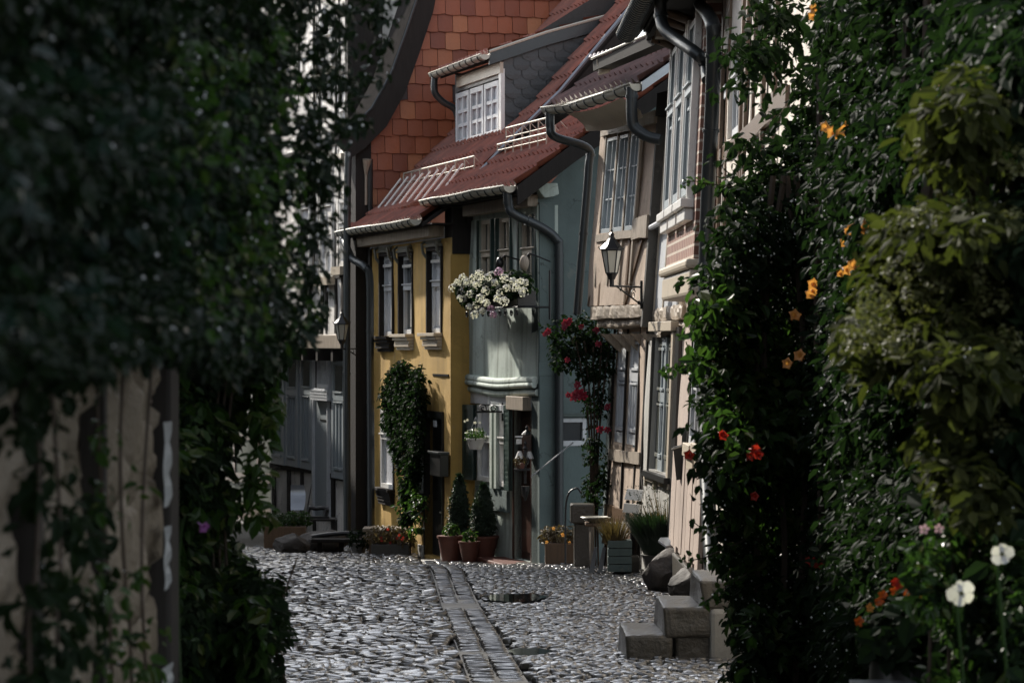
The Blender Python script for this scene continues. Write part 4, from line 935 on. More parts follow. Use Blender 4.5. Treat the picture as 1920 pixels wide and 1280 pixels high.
for g_ in gaps: m.fbeam(T, (g_, to[0][2] - 0.6), (g_ - 0.01, tt), 0.045, 0.0, 0.03, 0.008)
m.build('timber_post', M['oldwood'], th_)
vs_ = to[0][2]
def beams(fr, parent, name, mat, items, wob=0.004):
    for (p_, q_, wd_, w1_) in items:
        m = MB(); m.fbeam(fr, p_, q_, wd_, 0.0, w1_, wob); m.build(name, mat, parent)
beams(T, th_, 'brace', M['brownwood'], [((0, vs_ - 0.03), (to[0][0] - 0.05, vs_ - 0.03), 0.16, 0.02), ((0.02, tj), (0.28, vs_ - 0.1), 0.06, 0.014), ((TL - 0.25, vs_ - 0.1), (TL - 0.7, tj), 0.07, 0.014), ((0.42, tj), (0.42, vs_ - 0.1), 0.06, 0.015), ((0.95, tj), (0.95, vs_ - 0.1), 0.06, 0.016), ((1.4, tj), (1.4, vs_ - 0.1), 0.06, 0.017)])
beams(T, th_, 'weathered_rail', M['oldwood'], [((to[2][1] + 0.05, vs_), (TL, vs_ + 0.02), 0.24, 0.05), ((to[0][0] - 0.06, vs_ - 0.05), (to[2][1] + 0.045, vs_ - 0.05), 0.085, 0.05), ((0.1, tt - 0.04), (TL, tt - 0.02), 0.14, 0.05)], 0.006)
# jetty: rough bressummer and beam ends
for (a, z, h_, w0) in ((0.15, tj - 0.09, 0.15, 0.025), (0.30, tj - 0.20, 0.10, -0.02)):
    m = MB(); m.fbeam(T, (a, z), (TL + 0.02, z + 0.02), h_, -0.3, w0, 0.004); roughen(m.build('jetty_beam', M['oldwood'], th_), 3, 0.018, 7)
for i in range(5):
    m = MB(); u = 0.5 + i * 0.36; m.add([T.P(u, tj - 0.32, 0.0), T.P(u + 0.07, tj - 0.32, 0.0), T.P(u + 0.07, tj - 0.32, -0.3), T.P(u, tj - 0.32, -0.3), T.P(u + 0.02, tj - 0.52, -0.26), T.P(u + 0.05, tj - 0.52, -0.26)], [(0, 1, 2, 3), (0, 4, 5, 1), (1, 5, 2), (0, 3, 4), (3, 2, 5, 4)]); m.build('beam_bracket', M['oldwood'], th_)
TD = Frame(1153, 33.15, 1214, 31.2, 0.045)
tg = [TD.rect(1155, 640, 1174, 832), TD.rect(1178, 640, 1199, 834)]; tg = [(a, b, TD.uv(1170, 836)[1], TD.uv(1176, 622)[1]) for (a, b, c, d) in tg]
wallmesh(TD, -0.0, TD.len, tb, tj - 0.2, tg, 0.08, 0, 0.01, seed=4).build('lower_wall', M['tan'], th_)
for r in tg: shutter(TD, th_, (r[0] + 0.01, r[1] - 0.01, r[2] + 0.03, r[3]), -0.05, 'lightgrey', 0.60, 2)
m = MB(); m.fbeam(TD, (tg[0][0] - 0.1, tg[0][2] - 0.12), (TD.len, tg[0][2] - 0.1), 0.13, 0, 0.04, 0.004); m.build('sill_beam', M['oldwood'], th_)
m = MB()
for px, w_ in ((1151, .05), (1176, .035), (1200, .04), (1212, .05)):
    a = TD.uv(px, 700)[0]; m.fbeam(TD, (a, tb), (a, tj - 0.2), w_, 0, 0.022, 0.008)
a = TD.uv(1200, 850); b = TD.uv(1212, 950); m.fbeam(TD, b, a, 0.05, 0, 0.02)
m.build('timber_frame', M['timber'], th_)
m = MB(); q = TD.rect(1140, 925, 1170, 985); m.fbeam(TD, (0.0, q[2] + 0.1), (TD.len - .02, q[2] + 0.1), 0.22, 0, 0.04, 0.01); m.fbeam(TD, (0.0, q[2] - 0.14), (TD.len - .02, q[2] - 0.13), 0.2, 0, 0.05, 0.01); m.build('ground_sill', M['brownwood'], th_)
m = MB()
for i in range(2): m.fbox(TD, -0.30 + 0.14 * i, -0.17 + 0.14 * i, tb + 0.3, TD.uv(1140, 690)[1], -0.04, 0.0 + 0.01 * i)
m.build('teal_corner_board', M['teal'], th_)
# roof of the tan house
te = T.uv(1060, 203, 0.4)
tz = EZ + 2.70
k0 = T.O.copy()
off = -(T.V.z * 0)
def trun(r, z): return r
tpr = [(-0.22, tz + 0.02), (0.5, tz + 0.52), (1.6, tz + 1.32), (3.2, tz + 2.5)]
roof('roof', T, th_, -0.05, 3.15, tpr, M['roofgrey'], pitch=0.19)
verge(T, th_, -0.04, tpr, 0.22, M['timber']); verge(T, th_, 3.2, tpr, 0.1, M['lead'])
gutter(th_, [rp(T, -0.08 + 3.25 * i / 8, -0.30 + 0.03 * math.sin(i), tz + 0.0 - 0.05 * math.sin(math.pi * i / 8)) for i in range(9)], 0.075)
m = MB()     # curved plaster cove under the eave
cv = [(-0.16, tz - 0.06), (-0.02, tz - 0.13), (0.06, tz - 0.20), (0.09, tz - 0.27)]
pts = []; n = 9
for i in range(n):
    sag = 0.05 * math.sin(math.pi * i / (n - 1))
    for (r_, z_) in cv: pts.append(rp(T, 0.1 + 2.1 * i / (n - 1), r_ + 0.03, z_ - sag))
m.add(pts, [(i * 4 + j, i * 4 + j + 1, (i + 1) * 4 + j + 1, (i + 1) * 4 + j) for i in range(n - 1) for j in range(3)])
m.build('eave_cove', M['creampaint'], th_, smooth='all')
m = MB(); m.fbox(T, 2.1, 3.0, tt - 0.02, tz + 0.0, -0.45, 0.05); m.build('eave_box', M['timber'], th_)
snowrail(th_, T, 1.5, 2.9, 0.75, tz + 0.76, 0.24, 6, 'lightgrey')
m = MB(); a = rp(T, 1.1, 0.62, tz + 0.70); b = rp(T, 2.9, 0.62, tz + 0.70); u_ = T.NH * -0.2 + Vector((0, 0, 0.14)); m.hexa([a, b, b + u_, a + u_, a + Vector((0, 0, 0.05)), b + Vector((0, 0, 0.05)), b + u_ + Vector((0, 0, 0.05)), a + u_ + Vector((0, 0, 0.05))]); m.build('lead_apron', M['darkpipe'], th_)
q = rp(T, 0.05, -0.30, tz - 0.02)
PT = lambda px, py, w: T.P(*T.uv(px, py, w), w)
downpipe(th_, [q, q + Vector((0.0, 0, -0.20)), q + Vector((0.06, 0.02, -0.32)), T.P(-0.12, T.uv(1100, 285)[1], 0.12), T.P(-0.12, T.uv(1104, 320)[1], 0.09), T.P(-0.12, T.uv(1104, 440)[1], 0.09), T.P(-0.12, T.uv(1104, 590)[1], 0.09)], 0.05, collars=(3, 28, 40))
q = rp(T, 3.10, -0.30, tz - 0.03)
downpipe(th_, [q, q + Vector((0, 0, -0.30)), q + Vector((0.03, 0.0, -0.42)), q + Vector((0.16, -0.05, -0.52)), q + Vector((0.30, -0.1, -0.56))], 0.06, collars=(3,))
# projecting purlin end with small tiles left of the higher gutter
m = MB(); pa = pt(1112, 116, 30.5); pb = pt(1235, 62, 28.0); n_ = Vector((0.02, -0.05, 0)); z_ = Vector((0, 0, 0.10)); m.hexa([pa - z_, pb - z_, pb - z_ + Vector((.15, .1, 0)), pa - z_ + Vector((.15, .1, 0)), pa + z_ * .1, pb + z_ * .1, pb + z_ * .1 + Vector((.15, .1, 0)), pa + z_ * .1 + Vector((.15, .1, 0))])
K = Frame(1278, 28.3, 1338, 24.5, 0.05)
kh = thing('brick_bay_house', 'pinkish house with projecting brick bay, high curved gutter and dark soffit', 'house', tuple(K.P(1.4, G(26), 0)))
m.build('verge_rafter', M['timber'], kh)
m = MB(); m.tube([pa + Vector((-.02, 0, .03)), pb + Vector((0, 0, .03))], 0.014, 6); m.build('verge_flashing', M['zinc'], kh)
m = MB(); c = pt(1128, 122, 30.4); m.hexa([c + Vector(p) for p in ((-.03, -.1, -.10), (.09, -.1, -.07), (.09, .15, -.07), (-.03, .15, -.10), (-.06, -.1, .05), (.12, -.1, .09), (.12, .15, .09), (-.06, .15, .05))]); m.build('purlin_end', M['oldwood'], kh, bevel=0.008)
for i in range(6):
    m = MB(); p = pt(1106 + i * 7.5, 110 - i * 2.2, 30.5 - i * 0.02); m.tube([p, p + Vector((0.02, 0.3, 0.06))], 0.018, 7); m.build('verge_tile', M['roofgrey'], kh)

# ------------------------------------------------------------------ grey fronted bay between tan house and brick bay
Q = Frame(1226, 31.0, 1282, 28.5, 0.07); QL = Q.len
qh = thing('narrow_house', 'narrow house with tall olive window and weathered carved jetty, right of the crooked tan house', 'house', tuple(Q.P(1, G(28), 0)))
qj = Q.uv(1250, 585)[1]; qt = Q.uv(1262, 180)[1]
qo = [Q.rect(1237, 330, 1258, 420)]; qo = [(qo[0][0], qo[0][1] + 0.12, Q.uv(1250, 422)[1], Q.uv(1258, 215)[1])]
wallmesh(Q, 0, QL + 0.05, qj, qt, qo, 0.12, 0, 0.01).build('wall', M['whitepaint'], qh)
window(Q, qh, qo[0], 2, 2, -0.10, 'greygreen', 'glass', 0.08, 0.55, bar=0.06)
m = MB()
for u in (0.02, qo[0][0] - 0.05, qo[0][1] + 0.05, QL - 0.15, QL - 0.30): m.fbeam(Q, (u, qj), (u, qt), 0.045, 0, 0.035, 0.006)
m.build('timber_post', M['creampaint'], qh)
m = MB(); m.fbox(Q, qo[0][1] + 0.12, QL - 0.35, qj + 0.9, qt, 0, 0.03); m.build('window_panel', M['greygreen'], qh)
m = MB(); v_ = qo[0][2]; m.tube([Q.P(-0.05, v_ - 0.02, 0.12), Q.P(QL, v_ + 0.05, 0.12)], 0.03, 8); m.tube([Q.P(-0.05, v_ - 0.02, 0.0), Q.P(-0.05, v_ - 0.02, 0.12)], 0.02, 6); m.build('window_rail', M['lightgrey'], qh)
m = MB()
for i in range(5): m.fbox(Q, 0.05 + i * 0.37, 0.05 + i * 0.37 + 0.34, qj + 0.02, v_ - 0.1, 0, 0.02 + 0.006 * (i % 2))
m.build('boarding', M['lightgrey'], qh, bevel=0.005)
for (z, h_, w_) in ((qj - 0.04, 0.16, 0.04), (qj - 0.20, 0.15, 0.0)):
    m = MB(); m.fbeam(Q, (0.0, z), (QL, z + 0.03), h_, -0.2, w_, 0.006); roughen(m.build('jetty_beam', M['oldwood'], qh), 3, 0.02, 7)
for i in range(4):
    m = MB(); u = 0.15 + i * 0.5; m.fbox(Q, u, u + 0.11, qj - 0.52, qj - 0.33, -0.3, -0.02); m.build('beam_end', M['oldwood'], qh, bevel=0.01)
QD = Frame(1216, 31.1, 1277, 28.55, 0.04)
qb = G(29) - 0.1
ql = [(QD.uv(1226, 750)[0], QD.uv(1262, 750)[0], QD.uv(1240, 885)[1], QD.uv(1250, 632)[1])]
wallmesh(QD, -0.1, QL + 0.1, qb, qj - 0.3, ql, 0.15, 0, 0.01).build('lower_wall', M['greywall'], qh)
u0, u1, v0, v1 = ql[0]; n_ = 4
for i in range(n_):
    a = u0 + (u1 - u0) * i / n_; shutter(QD, qh, (a + 0.012, a + (u1 - u0) / n_ - 0.012, v0, v1), -0.08 + 0.02 * (i % 2), 'greygreen' if i % 2 == 0 else 'bluegrey', 0.55, 1)
m = MB(); m.fbox(QD, u1 + 0.02, u1 + 0.16, v0 - 0.05, v1 + 0.05, 0, 0.05); m.fbox(QD, u0 - 0.1, u1 + 0.2, v1 + 0.06, v1 + 0.16, 0, 0.08); m.build('window_frame', M['creampaint'], qh, bevel=0.006)
m = MB(); m.fbox(QD, u0 - 0.08, u0 - 0.02, v0 - 0.1, v1, 0, 0.04); m.fbox(QD, u0 - 0.1, u1 + 0.2, v0 - 0.08, v0 - 0.02, 0, 0.09); m.fbox(QD, u1 + 0.2, QL + 0.1, qb, v1 + 0.1, 0, 0.03); m.build('black_trim', M['black'], qh)
for x0 in (1216, 1243):
    q = QD.rect(x0, 895, x0 + 18, 902); m = MB(); m.fbox(QD, q[0], q[1], q[2], q[3], 0, 0.06); m.fbox(QD, q[0], q[0] + 0.05, q[2] - 0.07, q[2], 0, 0.05); m.fbox(QD, q[1] - 0.05, q[1], q[2] - 0.07, q[2], 0, 0.05); m.build('air_brick_hood', M['creampaint'], qh, bevel=0.004)
mb2 = thing('letterbox', 'black pentagonal letterbox with raised lid hung on the grey front near the red trumpet flower', 'mailbox', tuple(QD.P(u1 + 0.3, G(27.5) + 1.1, 0)))
KP = Sub(K, 0)
m = MB(); q = [pt(x, y, 26.9) for (x, y) in ((1262, 838), (1302, 828), (1302, 894), (1268, 900))]; b_ = Vector((0.02, 0.18, 0)); m.hexa([q[3], q[2], q[2] + b_, q[3] + b_, q[0], q[1], q[1] + b_, q[0] + b_]); m.build('box', M['black'], mb2, bevel=0.006)
m = MB(); q = [pt(x, y, 26.88) for (x, y) in ((1279, 802), (1300, 794), (1302, 829), (1278, 836))]; m.hexa([q[3], q[2], q[2] + b_ * .15, q[3] + b_ * .15, q[0], q[1], q[1] + b_ * .15, q[0] + b_ * .15]); m.build('raised_lid', M['darkpipe'], mb2)
m = MB(); m.tube([pt(1259, 842, 26.8), pt(1304, 828, 26.8), pt(1304, 828, 27.0), pt(1259, 842, 27.0)], 0.008, 5); m.tube([pt(1279, 803, 26.86), pt(1300, 794, 26.86)], 0.006, 5); m.build('lid_rim', M['zinc'], mb2)

# ------------------------------------------------------------------ brick bay house
kb = G(27) - 0.1; kt = EZ + 3.0
kz = K.uv(1300, 560)[1]
wallmesh(K, 0, K.len, kb, kt, [], 0.1, -0.02, 0.012).build('wall', M['pinkwall'], kh)
bu0 = 0.12; bu1 = K.len - 0.12; bw = 0.20
by0 = K.uv(1290, 488, bw)[1]; by1 = kt
m = MB(); m.fbox(K, bu0, bu1, by0, by1, -0.2, bw); bay = m.build('brick_bay', M['brick'], kh)
m = MB(); m.fbox(K, bu0 - 0.03, bu1 + 0.03, by0 - 0.09, by0, -0.2, bw + 0.07)
m.fbox(K, bu0 - 0.01, bu1 + 0.01, by0 - 0.32, by0 - 0.092, -0.2, bw + 0.03); mo = m.build('bay_moulding', M['creampaint'], bay, bevel=0.03)
bv0 = K.uv(1290, 370, bw)[1]
for i in range(3):
    a = bu0 + 0.10 + i * (bu1 - bu0 - 0.1) / 3; b = a + (bu1 - bu0) / 3 - 0.36
    wd = window(K, bay, (a, b, bv0, kt - 0.15), 2, 2, bw + 0.005, 'bluegrey', 'glass', 0.06, 0.6, bar=0.03)
    s = MB(); s.fbox(K, a - 0.06, a - 0.01, bv0 - 0.05, kt - 0.1, bw, bw + 0.07); s.fbox(K, b + 0.01, b + 0.06, bv0 - 0.05, kt - 0.1, bw, bw + 0.07); s.fbox(K, a - 0.1, b + 0.1, bv0 - 0.13, bv0 - 0.05, bw, bw + 0.12); s.fbox(K, a - 0.06, b + 0.06, bv0 - 0.24, bv0 - 0.132, bw, bw + 0.08); s.build('window_surround', M['whitepaint'], wd, bevel=0.01)
m = MB(); rngk = random.Random(3); n = 11
for i in range(n):
    a = 0.02 + (K.len - 0.04) * i / n; b = 0.02 + (K.len - 0.04) * (i + 1) / n
    m.fbox(K, a + 0.012, b - 0.012, K.uv(1310, 1060)[1] - 0.1 * (i % 3) / 3, K.uv(1310, 868)[1], 0, 0.03 + rngk.random() * 0.012)
m.build('plank_cladding', M['pinkwall'], kh, bevel=0.004)
m = MB(); m.fbox(K, 0, K.len + 0.1, kb, K.uv(1310, 1062)[1] - 0.06, 0, 0.06); m.build('plinth', M['stone'], kh, bevel=0.02)
for (x0, x1) in ((1306, 1316), (1322, 1332)):
    r = K.rect(x0, 630, x1, 835); wd = window(K, kh, r, 1, 2, 0.0, 'lightgrey', 'glass', 0.05, 0.6); s = MB(); s.fbox(K, r[0] - 0.08, r[1] + 0.08, r[2] - 0.12, r[2], 0, 0.1); s.fbox(K, r[0] - 0.08, r[1] + 0.08, r[2] - 0.24, r[2] - 0.122, 0, 0.06); s.build('sill', M['creampaint'], wd, bevel=0.008)
m = MB()
for px in (1300, 1320, 1336): a = K.uv(px, 700)[0]; m.fbeam(K, (a, K.uv(1310, 868)[1]), (a, kz), 0.06, 0, 0.03)
m.build('timber_frame', M['timber'], kh)
# soffit, roof and gutter of the brick bay house
kr = [(-0.40, kt + 0.10), (0.3, kt + 0.85), (2.5, kt + 2.9)]
roof('roof', K, kh, -0.15, K.len + 1.2, kr, M['roofgrey'], pitch=0.2)
m = MB(); m.fbox(K, -0.12, K.len + 1.2, kt - 0.02, kt + 0.06, -0.3, 0.50); m.build('soffit', M['timber'], kh)
m = MB(); m.fbox(K, -0.14, K.len + 1.2, kt + 0.062, kt + 0.16, 0.3, 0.53); m.build('eave_board', M['timber'], kh)
gutter(kh, [rp(K, -0.1 + (K.len + 1.0) * i / 6, -0.46, kt + 0.02 + 0.05) for i in range(7)], 0.09, every=0.15)
for i in range(5):
    m = MB(); u = 0.25 + i * 0.55; m.tube([K.P(u, kt - 0.04, 0.02), K.P(u, kt - 0.12, 0.18), K.P(u, kt - 0.07, 0.34), K.P(u, kt - 0.03, 0.46)], 0.045, 8); m.build('carved_corbel', M['brownwood'], kh, smooth='all')
m = MB(); q = K.P(0.6, kt - 0.10, 0.2); m.fbox(K, 0.75, 1.0, kt - 0.10, kt - 0.03, -0.1, 0.46); m.build('beam_end', M['oldwood'], kh)

# ------------------------------------------------------------------ large near right house
W = Frame(1342, 24.3, 1480, 17.9, 0.03)
W2 = W
wh = thing('white_house', 'large whitewashed timber framed house mostly hidden behind the flowering creeper', 'house', tuple(W.P(3, G(20), 0)))
wb = G(24) - 0.1; WT = EZ + 5.2; WLn = 16.0
ww = [W.rect(1352, 150, 1366, 285), W.rect(1372, 60, 1392, 245), W.rect(1418, -60, 1446, 70)]
ww = [(a, b, W.uv(1370, 262)[1] if i < 2 else c, W.uv(1380, 75)[1] if i < 2 else d) for i, (a, b, c, d) in enumerate(ww)]
wallmesh(W, 0, WLn, wb, WT, ww, 0.1, 0, 0.012, 0.6).build('wall', plaster('limewash', (0.72, 0.66, 0.58), 0.4, 0.3, dirtc=(0.25, 0.2, 0.15)), wh)
m = MB(); m.fbox(W, -0.03, 0.0, wb, WT, -0.5, 0.02); m.build('side_wall', M['darkwall'], wh)
for r in ww: window(W, wh, r, 3, 2, -0.06, 'lightgrey', 'glass', 0.06, 0.55, bar=0.04)
m = MB()
for u in (0.06, ww[0][1] + 0.1, ww[1][1] + 0.12, 2.6, 3.3, 4.1, 5.0): m.fbeam(W, (u, wb), (u, WT), 0.14 if u < 2 else 0.12, 0, 0.03, 0.01)
for v_ in (ww[0][2] - 0.1, W.uv(1380, 560)[1]): m.fbeam(W, (0, v_), (6, v_ + 0.02), 0.13, 0, 0.034, 0.01)
m.fbeam(W, (1.5, W.uv(1380, 560)[1]), (2.5, ww[0][2] - 0.15), 0.1, 0, 0.026)
m.build('timber_frame', M['brownwood'], wh)
PW = lambda px, py, w=0.1: W.P(*W.uv(px, py, w), w)
k1 = rp(K, K.len + 0.75, -0.60, kt + 0.08)
k0_ = rp(K, 1.2, -0.60, kt + 0.0)
downpipe(wh, [PW(1296, -60, 0.16), PW(1310, 0, 0.16), PW(1334, 40, 0.16), PW(1338, 80, 0.14), PW(1335, 200, 0.12), PW(1326, 400, 0.12), PW(1322, 600, 0.12), PW(1324, 850, 0.14), PW(1336, 1085, 0.14)], 0.062, collars=(26, 34, 44, 56))
downpipe(wh, [pt(1238, -6, 25.2), pt(1239, 30, 25.2), pt(1246, 55, 25.1), pt(1270, 75, 24.9), pt(1305, 100, 24.5), PW(1322, 118, 0.14), PW(1327, 150, 0.12)], 0.055, collars=(8, 40))
m = MB(); m.tube([PW(1318, 150, 0.1), PW(1312, 500, 0.1)], 0.016, 6); m.tube([PW(1307, 130, 0.12), PW(1300, 480, 0.12)], 0.010, 6); m.build('cable', M['lightgrey'], wh)
m = MB(); m.fbox(W, 0, 0.7, G(24) - 0.1, W.uv(1340, 1080)[1], 0.0, 0.07); m.build('plinth', M['greywall'], wh)
m = MB(); m.fbox(W, -0.2, WLn, WT - 0.1, WT + 0.1, -4, 0.55); m.build('roof', M['timber'], wh)

# ------------------------------------------------------------------ houses on the left side of the street (they shade it)
def leftfr(y0_, y1_, x0, x1):
    f = Frame(960 + x0 / y0_ * F, y0_, 960 + x1 / y1_ * F, y1_); return f
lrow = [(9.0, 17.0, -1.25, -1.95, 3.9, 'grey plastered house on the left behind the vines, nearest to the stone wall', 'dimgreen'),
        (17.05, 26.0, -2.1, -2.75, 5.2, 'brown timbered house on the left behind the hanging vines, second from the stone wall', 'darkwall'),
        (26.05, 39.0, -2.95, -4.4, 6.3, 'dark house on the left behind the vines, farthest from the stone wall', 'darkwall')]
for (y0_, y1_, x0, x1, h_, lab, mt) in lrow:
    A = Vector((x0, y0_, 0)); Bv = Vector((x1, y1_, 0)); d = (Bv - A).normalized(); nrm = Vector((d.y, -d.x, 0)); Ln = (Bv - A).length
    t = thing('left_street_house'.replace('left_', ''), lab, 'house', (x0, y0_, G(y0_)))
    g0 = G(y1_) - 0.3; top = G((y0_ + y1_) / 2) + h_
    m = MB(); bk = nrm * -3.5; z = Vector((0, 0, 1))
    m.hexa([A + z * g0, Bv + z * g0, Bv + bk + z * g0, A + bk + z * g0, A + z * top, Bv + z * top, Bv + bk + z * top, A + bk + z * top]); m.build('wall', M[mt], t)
    m = MB(); ov = nrm * 0.3; r1 = nrm * -1.7
    m.hexa([A + ov + z * (top - 0.2), Bv + ov + z * (top - 0.2), Bv + r1 + z * (top + 1.5), A + r1 + z * (top + 1.5), A + ov + z * (top - 0.05), Bv + ov + z * (top - 0.05), Bv + r1 + z * (top + 1.65), A + r1 + z * (top + 1.65)])
    m.hexa([A + bk + z * (top - 0.2), A + r1 + z * (top + 1.5), Bv + r1 + z * (top + 1.5), Bv + bk + z * (top - 0.2), A + bk + z * (top - 0.05), A + r1 + z * (top + 1.65), Bv + r1 + z * (top + 1.65), Bv + bk + z * (top - 0.05)])
    m.build('roof', M['roofgrey'], t)
    for k in range(3):
        for (zb, zt) in ((0.9, 2.2), (3.3, 4.5)):
            c = A + d * (Ln * (k + 0.5) / 3); m = MB(); hz = d * 0.4; o = nrm * 0.03; gz = G(c.y)
            m.hexa([c - hz + z * (gz + zb) - o, c + hz + z * (gz + zb) - o, c + hz + z * (gz + zb) + o, c - hz + z * (gz + zb) + o, c - hz + z * (gz + zt) - o, c + hz + z * (gz + zt) - o, c + hz + z * (gz + zt) + o, c - hz + z * (gz + zt) + o]); wn_ = m.build('window', M['lightgrey'], t)
            m = MB(); hz = d * 0.33; o2 = nrm * 0.036
            m.hexa([c - hz + z * (gz + zb + .07) + o, c + hz + z * (gz + zb + .07) + o, c + hz + z * (gz + zb + .07) + o2, c - hz + z * (gz + zb + .07) + o2, c - hz + z * (gz + zt - .07) + o, c + hz + z * (gz + zt - .07) + o, c + hz + z * (gz + zt - .07) + o2, c - hz + z * (gz + zt - .07) + o2]); m.build('pane', M['glass'], wn_)
# unseen house added behind the left end to shade the timbered and yellow houses
sh = thing('shading_house', 'tall dark house added unseen behind the left foliage to shade the street end', 'house', (-6.4, 43, -2))
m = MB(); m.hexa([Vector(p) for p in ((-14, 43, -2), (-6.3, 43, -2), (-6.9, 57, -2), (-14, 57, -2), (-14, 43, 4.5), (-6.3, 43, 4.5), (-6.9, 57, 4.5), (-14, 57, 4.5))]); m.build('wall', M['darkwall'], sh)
m = MB(); m.hexa([Vector(p) for p in ((-14.2, 42.8, 4.45), (-6.1, 42.8, 4.45), (-6.7, 57.2, 4.45), (-14.2, 57.2, 4.45), (-10.1, 42.8, 6.4), (-10, 42.8, 6.4), (-10, 57.2, 6.4), (-10.1, 57.2, 6.4))]); m.build('roof', M['roofgrey'], sh)

# ------------------------------------------------------------------ stone wall in the left foreground
S = Frame(-60, 4.3, 286, 7.0); SL = S.len
st = thing('stone_house', 'rubble stone wall with black timbers in the left foreground', 'wall', tuple(S.P(1, 0, 0)))
m = MB(); rs = np.random.RandomState(4); nu_, nv_ = 120, 110; v0 = -0.05; v1 = 2.9
from mathutils import noise as mn
uu = [-1.8 + (SL + 1.8) * i / nu_ for i in range(nu_ + 1)]; vv = [v0 + (v1 - v0) * j / nv_ for j in range(nv_ + 1)]
V = []
for v in vv:
    for u in uu:
        c = mn.cell_vector(Vector((0, 0, 0))); dd_ = mn.voronoi(Vector((u * 3.2, v * 5.0, 0.3)), distance_metric='DISTANCE')[0]; e = dd_[1] - dd_[0]
        V.append(tuple(S.P(u, v, -0.03 + 0.045 * min(1, e * 5) + 0.03 * mn.noise(Vector((u * 6, v * 6, 1))) + 0.008 * mn.noise(Vector((u * 25, v * 25, 2))))))
idx = np.arange((nu_ + 1) * (nv_ + 1)).reshape(nv_ + 1, nu_ + 1)
npmesh('stone_face', np.array(V), np.stack([idx[:-1, :-1].ravel(), idx[:-1, 1:].ravel(), idx[1:, 1:].ravel(), idx[1:, :-1].ravel()], 1), M['stonewall'], st, smooth=True)
m = MB(); m.fbox(S, -1.8, SL, -0.1, 5.2, -2.5, -0.06); m.build('wall_core', M['stonewall'], st)
m = MB(); m.fbox(S, -2.0, SL + 0.1, 5.2, 5.35, -3, 0.35); m.build('roof_edge', M['timber'], st)
for (px, w_) in ((45, 0.07), (172, 0.06)):
    m = MB(); a = S.uv(px, 900)[0]; m.fbeam(S, (a, -0.05), (a + 0.01, 2.95), w_, -0.02, 0.028, 0.006); m.build('timber_post', M['timber'], st)
m = MB(); a = S.uv(300, 900)[0]; m.fbox(S, SL - 0.005, SL + 0.22, -0.05, 5.2, -0.45, 0.045); m.build('corner_post', M['timber'], st, bevel=0.01)
for (y0_, y1_, w_) in ((790, 950, 0.032), (985, 1105, 0.022), (1245, 1320, 0.06)):
    a = S.uv(311, (y0_ + y1_) / 2, 0.05); b0, b1 = S.uv(311, y1_, 0.05)[1], S.uv(311, y0_, 0.05)[1]; m = MB(); n = 8; vs = []
    for i in range(n + 1):
        v = b0 + (b1 - b0) * i / n; vs += [S.P(a[0] - w_ * 1.4 + 0.02 * math.sin(i * 1.3), v, 0.05), S.P(a[0] + w_ * 1.4 + 0.015 * math.sin(i * 2.1), v, 0.052 + 0.01 * abs(math.sin(i)))]
    m.add(vs, [(2 * i, 2 * i + 1, 2 * i + 3, 2 * i + 2) for i in range(n)]); m.build('paper_strip', M['paper'], st)

# ------------------------------------------------------------------ props along the houses
def post(mb, x, y, z0, z1, w): mb.box((x, y, (z0 + z1) / 2), (w, w, z1 - z0))
# iron wall lanterns
lantern('wall_lantern', 'black hexagonal street lantern on a scrolled bracket fixed to the crooked tan house', pt(1147, 487, 30.4), 0.70, tuple(T.P(TL, T.uv(1200, 540)[1], 0.05)), 'street lanterns on wall brackets')
lantern('wall_lantern', 'black hexagonal street lantern beside the dark drainpipes left of the yellow house', pt(641, 620, 42.0), 0.66, tuple(pt(684, 640, 43.0)), 'street lanterns on wall brackets')
# hanging lantern box by the brown door
c = pt(988, 836, 35.35)
t = thing('house_sign_box', 'dark wooden box lantern with white bells hanging right of the brown door', 'lantern', tuple(c))
m = MB(); m.box(c, (0.11, 0.16, 0.27)); m.build('box', M['doorbrown'], t, bevel=0.006)
m = MB(); m.lathe(c, [(0.02, 0.14), (0.07, 0.145), (0.05, 0.17), (0.015, 0.20), (0.02, 0.23), (0.003, 0.26)], 10); m.build('finial', M['iron'], t)
for dx in (-0.09, 0.03):
    m = MB(); m.lathe(c + Vector((dx, -0.10, -0.12)), [(0.02, 0.06), (0.035, 0.03), (0.055, -0.02), (0.06, -0.03)], 10); m.build('bell', M['whitepaint'], t, smooth=True)
m = MB(); m.box(c + Vector((-0.10, -0.10, 0.12)), (0.09, 0.02, 0.02)); m.box(c + Vector((-0.10, -0.10, 0.06)), (0.07, 0.02, 0.06)); m.build('white_plate', M['whitepaint'], t)
# hanging basket
w0 = PG(924, 742, 0.0)
t = thing('hanging_basket', 'white hanging flower basket on a scrolled iron bracket in front of the green house window', 'hanging basket', tuple(w0), None)
ax = Gr.N; z = Vector((0, 0, 1)); e0 = Gr.P(*Gr.uv(924, 768, 0.0), 0.0)
m = MB(); arm = Gr.P(*Gr.uv(892, 772, 0.35), 0.35); root = arm - Gr.N * 0.36; m.tube([root, arm], 0.013, 6); m.tube([root + z * 0.12, root - z * 0.12], 0.014, 6)
m.tube(scrollpts(root + Gr.N * 0.26 + z * 0.045, Gr.N, z, 0.055, 1.3, 0.4), 0.009, 5); m.tube(scrollpts(root + Gr.N * 0.12 + z * 0.04, Gr.N, z, 0.05, 1.3, 2.8, sgn=-1), 0.009, 5); m.build('bracket', M['iron'], t)
bc = arm + Vector((0, 0, -0.36)); m = MB(); m.lathe(bc, [(0.075, -0.12), (0.08, -0.11), (0.115, 0.0), (0.125, 0.005), (0.125, 0.02), (0.11, 0.02)], 16); m.build('pot', M['whitepaint'], t, smooth=True)
